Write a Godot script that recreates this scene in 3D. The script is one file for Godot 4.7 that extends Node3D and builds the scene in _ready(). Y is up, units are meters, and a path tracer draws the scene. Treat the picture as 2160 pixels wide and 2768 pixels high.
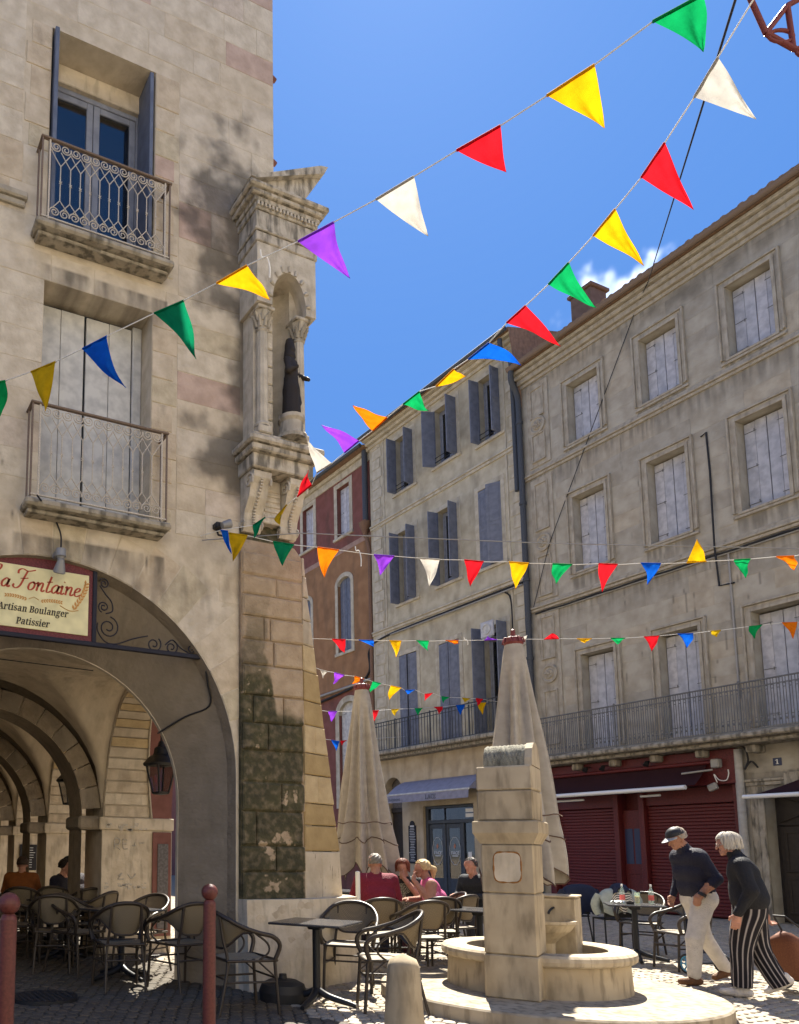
extends Node3D
# The old arcaded square: corner house left, fountain and cafe terrace, tall houses along the street on the right.

class MB:
	var v := PackedVector3Array()
	var n := PackedVector3Array()
	var c := PackedColorArray()
	var uv := PackedVector2Array()
	var col := Color.WHITE
	func t3(a: Vector3, b: Vector3, d: Vector3, na: Vector3, nb: Vector3, nd: Vector3) -> void:
		var g := (b - a).cross(d - a)
		if g.dot(na + nb + nd) > 0.0:
			v.append(a); v.append(d); v.append(b)
			n.append(na); n.append(nd); n.append(nb)
		else:
			v.append(a); v.append(b); v.append(d)
			n.append(na); n.append(nb); n.append(nd)
		c.append(col); c.append(col); c.append(col)
	func t(a: Vector3, b: Vector3, d: Vector3, away: Vector3) -> void:
		var g := (b - a).cross(d - a)
		if g.length_squared() < 1e-14:
			return
		g = g.normalized()
		if g.dot(away) < 0.0:
			g = -g
		t3(a, b, d, g, g, g)
	func q(a: Vector3, b: Vector3, d: Vector3, e: Vector3, away: Vector3) -> void:
		t(a, b, d, away)
		t(a, d, e, away)
	func box(ce: Vector3, s: Vector3, bev := 0.0, ba := Basis.IDENTITY) -> void:
		var h := s * 0.5
		bev = minf(bev, minf(h.x, minf(h.y, h.z)) * 0.6)
		var i := h - Vector3(bev, bev, bev)
		for ax in 3:
			var u := (ax + 1) % 3
			var w := (ax + 2) % 3
			for sg in [-1.0, 1.0]:
				var p := []
				for k in [[-1, -1], [1, -1], [1, 1], [-1, 1]]:
					var r := Vector3.ZERO
					r[ax] = sg * h[ax]
					r[u] = k[0] * i[u]
					r[w] = k[1] * i[w]
					p.append(ce + ba * r)
				var nn := Vector3.ZERO
				nn[ax] = sg
				q(p[0], p[1], p[2], p[3], ba * nn)
		if bev <= 0.0:
			return
		for ax in 3:
			var u := (ax + 1) % 3
			var w := (ax + 2) % 3
			for su in [-1.0, 1.0]:
				for sw in [-1.0, 1.0]:
					var p := []
					for k in [[-1, 0], [1, 0], [1, 1], [-1, 1]]:
						var r := Vector3.ZERO
						r[ax] = k[0] * i[ax]
						r[u] = su * (h[u] if k[1] == 0 else i[u])
						r[w] = sw * (i[w] if k[1] == 0 else h[w])
						p.append(ce + ba * r)
					var nn := Vector3.ZERO
					nn[u] = su
					nn[w] = sw
					q(p[0], p[1], p[2], p[3], ba * nn)
		for sx in [-1.0, 1.0]:
			for sy in [-1.0, 1.0]:
				for sz in [-1.0, 1.0]:
					var o := Vector3(sx, sy, sz)
					t(ce + ba * (o * Vector3(h.x, i.y, i.z)), ce + ba * (o * Vector3(i.x, h.y, i.z)), ce + ba * (o * Vector3(i.x, i.y, h.z)), ba * o)
	# a box given by its corners
	func b2(a: Vector3, b: Vector3, bev := 0.0) -> void:
		box((a + b) * 0.5, (b - a).abs(), bev)
	# a flat stone: front polygon (x, y), from depth w0 to face w1, bevelled towards the face
	func stone(poly: PackedVector2Array, w0: float, w1: float, bev: float, rough := 0.0, sd := 0) -> void:
		var ce := Vector2.ZERO
		for p in poly:
			ce += p
		ce /= poly.size()
		var f := PackedVector3Array()
		var s := PackedVector3Array()
		for k in poly.size():
			var p := poly[k]
			var d := ce - p
			var ins := Vector2(signf(d.x) * minf(absf(d.x) * 0.8, bev), signf(d.y) * minf(absf(d.y) * 0.8, bev))
			var jit := rough * sin(float(sd * 7 + k * 13) * 1.7)
			f.append(Vector3(p.x + ins.x, p.y + ins.y, w1 + jit))
			s.append(Vector3(p.x, p.y, w1 - bev * 0.8))
		var cf := Vector3(ce.x, ce.y, w1 + rough * 0.8)
		for k in poly.size():
			var l := (k + 1) % poly.size()
			t(f[k], f[l], cf, Vector3(0, 0, 1))
			var out := Vector3((s[k] + s[l]).x * 0.5 - ce.x, (s[k] + s[l]).y * 0.5 - ce.y, 0.0)
			q(s[k], s[l], f[l], f[k], out + Vector3(0, 0, 0.3))
			var a := Vector3(s[k].x, s[k].y, w0)
			var b := Vector3(s[l].x, s[l].y, w0)
			q(a, b, s[l], s[k], out)
	func tube(path: Array, r, sides := 6, closed := false, cap := true) -> void:
		var m := path.size()
		var rings := []
		var norms := []
		var up := Vector3.UP
		for i in m:
			var d: Vector3
			if closed:
				d = (path[(i + 1) % m] - path[(i + m - 1) % m])
			else:
				d = path[mini(i + 1, m - 1)] - path[maxi(i - 1, 0)]
			d = d.normalized()
			if i == 0:
				up = Vector3.UP if absf(d.y) < 0.9 else Vector3.RIGHT
			var x := up.cross(d)
			if x.length() < 1e-4:
				x = d.cross(Vector3.RIGHT if absf(d.x) < 0.9 else Vector3.UP)
			x = x.normalized()
			up = d.cross(x).normalized()
			var rr: float = r if (r is float or r is int) else r[i]
			var ring := []
			var nr := []
			for k in sides:
				var a := TAU * k / sides
				var o := x * cos(a) + up * sin(a)
				nr.append(o)
				ring.append(path[i] + o * rr)
			rings.append(ring)
			norms.append(nr)
		for i in (m if closed else m - 1):
			var j := (i + 1) % m
			for k in sides:
				var l := (k + 1) % sides
				t3(rings[i][k], rings[i][l], rings[j][l], norms[i][k], norms[i][l], norms[j][l])
				t3(rings[i][k], rings[j][l], rings[j][k], norms[i][k], norms[j][l], norms[j][k])
		if not closed and cap:
			for e in [0, m - 1]:
				var d: Vector3 = (path[0] - path[1]) if e == 0 else (path[m - 1] - path[m - 2])
				for k in range(1, sides - 1):
					t(rings[e][0], rings[e][k], rings[e][k + 1], d)
	func lathe(prof: Array, ce := Vector3.ZERO, segs := 24, ba := Basis.IDENTITY, a0 := 0.0, a1 := TAU) -> void:
		for i in prof.size() - 1:
			var p: Vector2 = prof[i]
			var s: Vector2 = prof[i + 1]
			var d := s - p
			if d.length() < 1e-6:
				continue
			var nn := Vector2(d.y, -d.x).normalized()
			for k in segs:
				var a := a0 + (a1 - a0) * k / segs
				var b := a0 + (a1 - a0) * (k + 1) / segs
				var ca := Vector3(cos(a), 0, sin(a))
				var cb := Vector3(cos(b), 0, sin(b))
				var na := ba * (ca * nn.x + Vector3(0, nn.y, 0))
				var nb := ba * (cb * nn.x + Vector3(0, nn.y, 0))
				var p0 := ce + ba * (ca * p.x + Vector3(0, p.y, 0))
				var p1 := ce + ba * (cb * p.x + Vector3(0, p.y, 0))
				var s0 := ce + ba * (ca * s.x + Vector3(0, s.y, 0))
				var s1 := ce + ba * (cb * s.x + Vector3(0, s.y, 0))
				if p.x > 1e-5:
					t3(p0, p1, s1, na, nb, nb)
				if s.x > 1e-5:
					t3(p0, s1, s0, na, nb, na)
	# rows of points; normals averaged over the grid
	func grid(rows: Array, wrap := false, with_uv := false, us := 1.0, vs := 1.0) -> void:
		var m := rows.size()
		var w: int = rows[0].size()
		var nr := []
		for i in m:
			var r := []
			for k in w:
				var k0 := (k + w - 1) % w if wrap else maxi(k - 1, 0)
				var k1 := (k + 1) % w if wrap else mini(k + 1, w - 1)
				var du: Vector3 = rows[i][k1] - rows[i][k0]
				var dv: Vector3 = rows[mini(i + 1, m - 1)][k] - rows[maxi(i - 1, 0)][k]
				var g := du.cross(dv)
				r.append(g.normalized() if g.length() > 1e-9 else Vector3.UP)
			nr.append(r)
		for i in m - 1:
			for k in (w if wrap else w - 1):
				var l := (k + 1) % w
				t3(rows[i][k], rows[i][l], rows[i + 1][l], nr[i][k], nr[i][l], nr[i + 1][l])
				t3(rows[i][k], rows[i + 1][l], rows[i + 1][k], nr[i][k], nr[i + 1][l], nr[i + 1][k])
				if with_uv:
					var u0 := us * k / (w if wrap else w - 1)
					var u1 := us * (k + 1) / (w if wrap else w - 1)
					var v0 := vs * i / (m - 1)
					var v1 := vs * (i + 1) / (m - 1)
					var base := v.size() - 6
					while uv.size() < base:
						uv.append(Vector2.ZERO)
					var want := [[rows[i][k], Vector2(u0, v0)], [rows[i][l], Vector2(u1, v0)], [rows[i + 1][l], Vector2(u1, v1)], [rows[i + 1][k], Vector2(u0, v1)]]
					for s in 6:
						var got := Vector2(u0, v0)
						for x in want:
							if x[0] == v[base + s]:
								got = x[1]
								break
						uv.append(got)
	# a flat or bent outline (x, y), pushed out along z
	func prism(poly: PackedVector2Array, z0: float, z1: float) -> void:
		var idx := Geometry2D.triangulate_polygon(poly)
		for i in range(0, idx.size(), 3):
			for z in [z0, z1]:
				t(Vector3(poly[idx[i]].x, poly[idx[i]].y, z), Vector3(poly[idx[i + 1]].x, poly[idx[i + 1]].y, z), Vector3(poly[idx[i + 2]].x, poly[idx[i + 2]].y, z), Vector3(0, 0, z - (z0 + z1) * 0.5))
		var cw := Geometry2D.is_polygon_clockwise(poly)
		for k in poly.size():
			var a := poly[k]
			var b := poly[(k + 1) % poly.size()]
			var o := Vector3(-(b - a).y, (b - a).x, 0)
			if not cw:
				o = -o
			q(Vector3(a.x, a.y, z0), Vector3(b.x, b.y, z0), Vector3(b.x, b.y, z1), Vector3(a.x, a.y, z1), o)
	func xf(tr: Transform3D, from := 0) -> void:
		for i in range(from, v.size()):
			v[i] = tr * v[i]
			n[i] = (tr.basis * n[i]).normalized()
		if tr.basis.determinant() < 0.0:
			for i in range(from, v.size(), 3):
				var a := v[i + 1]
				v[i + 1] = v[i + 2]
				v[i + 2] = a
				a = n[i + 1]
				n[i + 1] = n[i + 2]
				n[i + 2] = a
	func mesh(uv2 := Rect2()) -> ArrayMesh:
		var a := []
		a.resize(Mesh.ARRAY_MAX)
		a[Mesh.ARRAY_VERTEX] = v
		a[Mesh.ARRAY_NORMAL] = n
		a[Mesh.ARRAY_COLOR] = c
		if uv.size() > 0:
			while uv.size() < v.size():
				uv.append(Vector2.ZERO)
			a[Mesh.ARRAY_TEX_UV] = uv
		if uv2.size.x > 0.0:
			var u := PackedVector2Array()
			u.resize(v.size())
			for i in v.size():
				u[i] = Vector2((v[i].x - uv2.position.x) / uv2.size.x, 1.0 - (v[i].y - uv2.position.y) / uv2.size.y)
			a[Mesh.ARRAY_TEX_UV2] = u
		var m := ArrayMesh.new()
		if v.size() > 0:
			m.add_surface_from_arrays(Mesh.PRIMITIVE_TRIANGLES, a)
		return m

var rng := RandomNumberGenerator.new()
var M := {}
var T := {}
var used := {}

func lin(r: float, g: float, b: float) -> Color:
	return Color(r, g, b).linear_to_srgb()

func noise_tex(sd: int, freq: float, lo: Color, hi: Color, size := 512, oct := 5, kind := FastNoiseLite.TYPE_SIMPLEX_SMOOTH, stops := [0.0, 1.0]) -> NoiseTexture2D:
	var f := FastNoiseLite.new()
	f.seed = sd
	f.noise_type = kind
	f.frequency = freq
	f.fractal_octaves = oct
	var x := NoiseTexture2D.new()
	x.width = size
	x.height = size
	x.seamless = true
	x.noise = f
	var g := Gradient.new()
	g.set_color(0, lo)
	g.set_color(1, hi)
	g.set_offset(0, stops[0])
	g.set_offset(1, stops[1])
	x.color_ramp = g
	return x

func sm(called: String, c: Color, rough := 0.85, o := {}) -> StandardMaterial3D:
	var m := StandardMaterial3D.new()
	m.resource_name = called
	m.albedo_color = c
	m.roughness = rough
	m.metallic = o.get("metal", 0.0)
	m.metallic_specular = o.get("spec", 0.4)
	if o.has("tex"):
		m.albedo_texture = T[o.tex]
		if not o.get("uv", false):
			m.uv1_triplanar = true
			m.uv1_world_triplanar = true
		var s: float = o.get("scale", 0.5)
		m.uv1_scale = Vector3(s, s, s)
	if o.has("bump"):
		m.heightmap_enabled = true
		m.heightmap_texture = T[o.bump]
		m.heightmap_scale = o.get("height", 0.4)
		if not o.has("tex"):
			m.uv1_triplanar = true
			m.uv1_world_triplanar = true
			var s: float = o.get("scale", 0.5)
			m.uv1_scale = Vector3(s, s, s)
	if o.has("stain"):
		m.detail_enabled = true
		m.detail_albedo = T[o.stain]
		m.detail_blend_mode = BaseMaterial3D.BLEND_MODE_MIX
		m.detail_uv_layer = BaseMaterial3D.DETAIL_UV_2
	elif o.has("grime"):
		m.detail_enabled = true
		m.detail_albedo = T[o.grime]
		m.detail_blend_mode = BaseMaterial3D.BLEND_MODE_MIX
		m.detail_uv_layer = BaseMaterial3D.DETAIL_UV_2
		m.uv2_triplanar = true
		m.uv2_world_triplanar = true
		var gs: float = o.get("gscale", 0.17)
		m.uv2_scale = Vector3(gs * 2.4, gs * 0.55, gs * 2.4)
	if o.get("vc", false):
		m.vertex_color_use_as_albedo = true
	if o.has("back"):
		m.backlight_enabled = true
		m.backlight = o.back
	if o.has("alpha"):
		m.transparency = BaseMaterial3D.TRANSPARENCY_ALPHA
		m.albedo_color.a = o.alpha
	return m

func numbered(called: String) -> String:
	var k: int = used.get(called, -1) + 1
	used[called] = k
	return called if k == 0 else "%s_%03d" % [called, k]

func tag(o: Node, label: String, category: String, group := "") -> Node:
	o.set_meta("label", label)
	o.set_meta("category", category)
	if group != "":
		o.set_meta("group", group)
	return o

func thing(called: String, label: String, category: String, at := Vector3.ZERO, turn := 0.0, group := "") -> Node3D:
	var o := Node3D.new()
	o.name = numbered(called)
	add_child(o)
	o.position = at
	o.rotation.y = turn
	tag(o, label, category, group)
	return o

func part(par: Node, called: String, mb, mat: Material, rect := Rect2()) -> MeshInstance3D:
	var o := MeshInstance3D.new()
	var k := 0
	var key := "%d/%s" % [par.get_instance_id(), called]
	k = used.get(key, -1) + 1
	used[key] = k
	o.name = called if k == 0 else "%s_%03d" % [called, k]
	o.mesh = mb.mesh(rect) if mb is MB else mb
	o.material_override = mat
	par.add_child(o, true)
	return o

func struct(called: String, mb, mat: Material) -> MeshInstance3D:
	var o := part(self, called, mb, mat)
	o.set_meta("kind", "structure")
	return o

func single(called: String, label: String, category: String, mb, mat: Material, group := "") -> MeshInstance3D:
	var o := MeshInstance3D.new()
	o.name = numbered(called)
	o.mesh = mb.mesh() if mb is MB else mb
	o.material_override = mat
	add_child(o)
	tag(o, label, category, group)
	return o

func copy_of(src: Node3D, label: String, at: Vector3, turn: float, group := "") -> Node3D:
	var o: Node3D = src.duplicate()
	o.name = numbered(String(src.name).trim_suffix("_000"))
	add_child(o)
	o.position = at
	o.rotation.y = turn
	o.set_meta("label", label)
	if group != "":
		o.set_meta("group", group)
	return o

func arc(ce: Vector2, rx: float, ry: float, a0: float, a1: float, k: int) -> PackedVector2Array:
	var r := PackedVector2Array()
	for i in k + 1:
		var a := deg_to_rad(a0 + (a1 - a0) * i / k)
		r.append(ce + Vector2(cos(a) * rx, sin(a) * ry))
	return r

func rect(x0: float, y0: float, x1: float, y1: float) -> PackedVector2Array:
	return PackedVector2Array([Vector2(x0, y0), Vector2(x1, y0), Vector2(x1, y1), Vector2(x0, y1)])

func text_mesh(s: String, size: float, bold := true, serif := true, depth := 0.004) -> Mesh:
	var f := SystemFont.new()
	f.font_names = PackedStringArray(["Droid Serif" if serif else "Droid Sans"])
	if bold:
		f.font_weight = 700
	var x := TextMesh.new()
	x.text = s
	x.font = f
	x.font_size = 64
	x.pixel_size = size / 64.0
	x.depth = depth
	x.curve_step = 2.0
	return x

func _ready() -> void:
	rng.seed = 11
	# camera: level-held phone, looking up the square from 1.4 m
	var cam := Camera3D.new()
	cam.name = "camera"
	cam.projection = Camera3D.PROJECTION_FRUSTUM
	cam.near = 0.05
	cam.far = 400.0
	cam.size = 1.31205361 * 0.05
	cam.frustum_offset = Vector2(0.30195903, 0.31235439) * 0.05
	cam.transform = Transform3D(Basis(Vector3(0.91707925, 0.01191714, 0.39852683), Vector3(-0.05925097, 0.9925278, 0.1066672), Vector3(-0.39427779, -0.12143538, 0.91093275)), Vector3(0, 1.4, 0))
	add_child(cam)
	cam.current = true
	# sky and light
	var env := Environment.new()
	env.background_mode = Environment.BG_SKY
	var sky := Sky.new()
	var psm := ProceduralSkyMaterial.new()
	psm.sky_top_color = lin(0.027, 0.083, 0.226)
	psm.sky_horizon_color = lin(0.21, 0.26, 0.33)
	psm.sky_curve = 0.085
	psm.sun_angle_max = 1.0
	psm.sun_curve = 0.02
	psm.ground_bottom_color = lin(0.2, 0.18, 0.15)
	psm.ground_horizon_color = lin(0.3, 0.3, 0.3)
	psm.sky_cover = cloud_cover()
	psm.sky_cover_modulate = Color(1, 1, 1, 1)
	sky.sky_material = psm
	env.sky = sky
	env.tonemap_mode = Environment.TONE_MAPPER_LINEAR
	env.tonemap_exposure = 3.6
	env.sdfgi_enabled = true
	env.ssao_enabled = true
	env.ssil_enabled = true
	var we := WorldEnvironment.new()
	we.name = "environment"
	we.environment = env
	add_child(we)
	var sun := DirectionalLight3D.new()
	sun.name = "sun"
	sun.light_energy = 1.6
	sun.light_color = Color(1.0, 0.97, 0.91)
	sun.light_angular_distance = 0.5
	sun.shadow_enabled = true
	var toward := Vector3(0.391, 0.819, -0.419).normalized()
	sun.basis = Basis.looking_at(-toward, Vector3.UP)
	add_child(sun)

	make_textures()
	make_materials()
	build_ground(cam.transform)
	build_corner_house()
	build_stone_house()
	build_shutter_house()
	build_painted_house()
	build_fountain()
	build_umbrellas()
	build_bunting()
	build_street_things()
	build_tables_and_chairs()
	build_people()
	build_added_row()

func cloud_cover() -> ImageTexture:
	var w := 3072
	var h := 1536
	var im := Image.create(w, h, false, Image.FORMAT_RGBA8)
	im.fill(Color(0, 0, 0, 1))
	# the pale glow of the air round the sun
	var su := Vector3(0.391, 0.819, -0.419).normalized()
	for y in range(0, 800):
		var el := PI / 2 - PI * (y + 0.5) / h
		for x in range(0, 1000):
			var az := TAU * (x - 100 + 0.5) / w
			var c := su.dot(Vector3(cos(el) * sin(az), sin(el), -cos(el) * cos(az)))
			if c > 0.34:
				var th := rad_to_deg(acos(minf(c, 1.0)))
				var v := (0.05 * exp(-th / 13.0) + 0.006 * exp(-th / 30.0)) * smoothstep(70.0, 45.0, th)
				im.set_pixel(posmod(x - 100, w), y, Color(v * 0.92, v * 0.97, v).linear_to_srgb())
	var f := FastNoiseLite.new()
	f.seed = 5
	f.frequency = 0.028
	f.fractal_octaves = 6
	f.noise_type = FastNoiseLite.TYPE_SIMPLEX_SMOOTH
	# azimuth (from the street's direction, to the right), elevation, half width, half height in degrees
	for cl in [[55.6, 33.0, 3.3, 2.3], [-95, 24, 9, 4], [150, 28, 10, 5], [-30, 12, 8, 3], [100, 14, 11, 4], [-150, 18, 12, 4], [215, 34, 8, 4]]:
		var cx: float = cl[0] / 360.0 * w
		var cy: float = (90.0 - cl[1]) / 180.0 * h
		var rx: float = cl[2] / 360.0 * w / cos(deg_to_rad(cl[1]))
		var ry: float = cl[3] / 180.0 * h
		for y in range(int(cy - ry * 1.5), int(cy + ry * 1.5)):
			for x in range(int(cx - rx * 1.5), int(cx + rx * 1.5)):
				var dx: float = (x - cx) / rx
				var dy: float = (y - cy) / ry
				if dy > 0.0:
					dy *= 0.8
				var d := 1.0 - sqrt(dx * dx + dy * dy) + f.get_noise_2d(x * 1.2, y * 1.2) * 0.75
				var a := smoothstep(0.02, 0.45, d)
				if a > 0.0:
					var g := clampf(0.80 + 0.24 * f.get_noise_2d(x * 2.5 + 300, y * 2.5), 0.55, 1.0)
					var qx := posmod(x, w)
					var qy := clampi(y, 0, h - 1)
					im.set_pixel(qx, qy, im.get_pixel(qx, qy).lerp(Color(g * 0.75, g * 0.75, g * 0.75), a * 0.97))
	return ImageTexture.create_from_image(im)

func painted(w: int, h: int, fn: Callable) -> ImageTexture:
	var im := Image.create(w, h, false, Image.FORMAT_RGBA8)
	for y in h:
		for x in w:
			im.set_pixel(x, y, fn.call((x + 0.5) / w, 1.0 - (y + 0.5) / h))
	return ImageTexture.create_from_image(im)

func make_textures() -> void:
	T.mottle = noise_tex(1, 0.012, Color(0.90, 0.89, 0.875), Color(1, 1, 1), 512, 6, FastNoiseLite.TYPE_SIMPLEX_SMOOTH, [0.15, 0.75])
	T.fine = noise_tex(2, 0.05, Color(0.80, 0.79, 0.78), Color(1, 1, 1), 512, 5, FastNoiseLite.TYPE_SIMPLEX_SMOOTH, [0.2, 0.8])
	T.bump = noise_tex(3, 0.06, Color.BLACK, Color.WHITE, 512, 6)
	T.pits = noise_tex(4, 0.025, Color.BLACK, Color.WHITE, 512, 6, FastNoiseLite.TYPE_SIMPLEX_SMOOTH, [0.28, 0.45])
	T.cloth = noise_tex(6, 0.02, Color(0.86, 0.86, 0.86), Color(1, 1, 1), 256, 3)
	T.grime = noise_tex(7, 0.011, Color(0.24, 0.23, 0.20, 0.27), Color(0.30, 0.28, 0.24, 0.0), 512, 6, FastNoiseLite.TYPE_SIMPLEX_SMOOTH, [0.2, 0.46])
	T.heavy = noise_tex(8, 0.013, Color(0.16, 0.16, 0.14, 0.66), Color(0.24, 0.23, 0.19, 0.0), 512, 6, FastNoiseLite.TYPE_SIMPLEX_SMOOTH, [0.25, 0.56])
	T.faint = noise_tex(17, 0.012, Color(0.26, 0.215, 0.15, 0.5), Color(0.3, 0.26, 0.2, 0.0), 512, 6, FastNoiseLite.TYPE_SIMPLEX_SMOOTH, [0.2, 0.5])
	T.wood = noise_tex(9, 0.03, Color(0.88, 0.88, 0.89), Color(1, 1, 1), 256, 5, FastNoiseLite.TYPE_SIMPLEX_SMOOTH, [0.2, 0.7])
	var f := FastNoiseLite.new()
	f.seed = 21
	f.frequency = 1.0
	f.fractal_octaves = 5
	# soot and rain streaks on the corner house, laid over x -0.65..4.5, y 0..15
	T.soot = painted(220, 560, func(u: float, v: float) -> Color:
		var x := u * 5.15 - 0.65
		var y := v * 15.0
		var nn := f.get_noise_2d(x * 1.6, y * 1.6)
		var n2 := f.get_noise_2d(x * 5.0 + 40.0, y * 0.9)
		var a := 0.0
		a = maxf(a, 1.75 - Vector2((x - 4.0) / 0.42, (y - 8.5) / 0.75).length() + nn * 1.5)
		a = maxf(a, 1.3 - Vector2((x - 4.1) / 0.24, (y - 7.1) / 1.3).length() + nn * 1.2)
		a = maxf(a, 1.6 - Vector2((x - 4.0) / 0.45, (y - 5.75) / 0.42).length() + nn * 1.4)
		for s in [[1.55, 3.1, 7.35, 0.5], [1.5, 3.1, 4.45, 0.45], [-0.65, 1.5, 7.95, 0.25]]:
			if x > s[0] and x < s[1] and y < s[2]:
				a = maxf(a, (0.55 + n2 * 1.1) * (1.0 - (s[2] - y) / s[3]))
		a = maxf(a, 0.25 + n2 * 0.7 - absf(y - 4.1) * 1.2)
		a = maxf(a, nn * 0.3 - 0.12)
		a = clampf(a * 0.8, 0.0, 0.72)
		return Color(0.235, 0.222, 0.205, a))
	# moss and damp on the corner buttress, laid over x 3.9..4.9, y 0.8..4.8
	T.moss = painted(160, 420, func(u: float, v: float) -> Color:
		var x := 3.9 + u
		var y := 0.8 + v * 4.0
		var nn := f.get_noise_2d(x * 2.6, y * 2.6)
		var n2 := f.get_noise_2d(x * 9.0, y * 9.0)
		var lim := 3.42 - smoothstep(4.30, 4.42, x) * 0.45
		var a := smoothstep(0.0, 0.18, lim - y + nn * 0.12)
		a *= smoothstep(0.02, 0.05, 4.78 - x + nn * 0.06)
		a = maxf(a, smoothstep(0.1, 0.5, 1.0 - absf(x - 4.15 - nn * 0.1) * 5.0) * smoothstep(4.5, 3.4, y) * 0.75)
		a *= 1.0 - smoothstep(0.50, 0.62, nn + n2 * 0.4 + smoothstep(2.0, 1.3, y) * 0.18)
		a *= clampf(0.92 + n2 * 0.35, 0.0, 0.96)
		var g := clampf(0.5 + nn, 0.0, 1.0)
		return Color(0.20 + 0.07 * g, 0.20 + 0.06 * g, 0.14 + 0.025 * g, a))
	# rain streaks and soot on the stone house, laid over u -16.5..-5, y 4..16.5
	T.rain = painted(300, 330, func(u: float, v: float) -> Color:
		var x := u * 11.5 - 16.5
		var y := 4.0 + v * 12.5
		var n2 := f.get_noise_2d(x * 7.0, y * 0.45)
		var nn := f.get_noise_2d(x * 1.1, y * 1.1)
		var a := 0.0
		for s in [15.8, 12.7, 8.6]:
			if y < s:
				a = maxf(a, (0.5 + n2) * (1.0 - (s - y) / 0.7))
		for c in [-14.35, -12.15, -9.98, -7.8]:
			for s in [13.05, 9.2]:
				if absf(x - c) < 0.62 and y < s:
					a = maxf(a, (0.62 + n2 * 1.2) * (1.0 - (s - y) / 0.55))
		a = maxf(a, nn * 0.4 - 0.12)
		a = maxf(a, 0.35 + nn * 0.8 - absf(y - 15.6) * 0.6)
		return Color(0.34, 0.32, 0.29, clampf(a * 0.95, 0.0, 0.6)))
	T.weave = painted(64, 64, func(u: float, v: float) -> Color:
		var a := sin(u * TAU * 8.0) * sin(v * TAU * 8.0)
		var g := 0.78 + 0.22 * signf(a)
		return Color(g, g * 0.97, g * 0.92))
	T.stripes = painted(96, 8, func(u: float, _v: float) -> Color:
		var k := fmod(u * 13.0, 1.0)
		return Color(0.56, 0.53, 0.52) if k < 0.28 else Color(0.075, 0.065, 0.085))
	T.knit = painted(64, 64, func(u: float, v: float) -> Color:
		var k := fmod(v * 8.0 + 0.6 * absf(fmod(u * 2.0, 1.0) - 0.5), 1.0)
		return Color(0.80, 0.78, 0.72) if k < 0.6 else Color(0.06, 0.06, 0.07))
	T.floral = noise_tex(31, 0.045, Color(0.75, 0.30, 0.50), Color(0.95, 0.70, 0.80), 256, 2, FastNoiseLite.TYPE_CELLULAR, [0.3, 0.6])
	T.leafy = noise_tex(33, 0.05, Color(0.05, 0.06, 0.05), Color(0.75, 0.75, 0.68), 256, 2, FastNoiseLite.TYPE_SIMPLEX, [0.5, 0.62])

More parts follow.
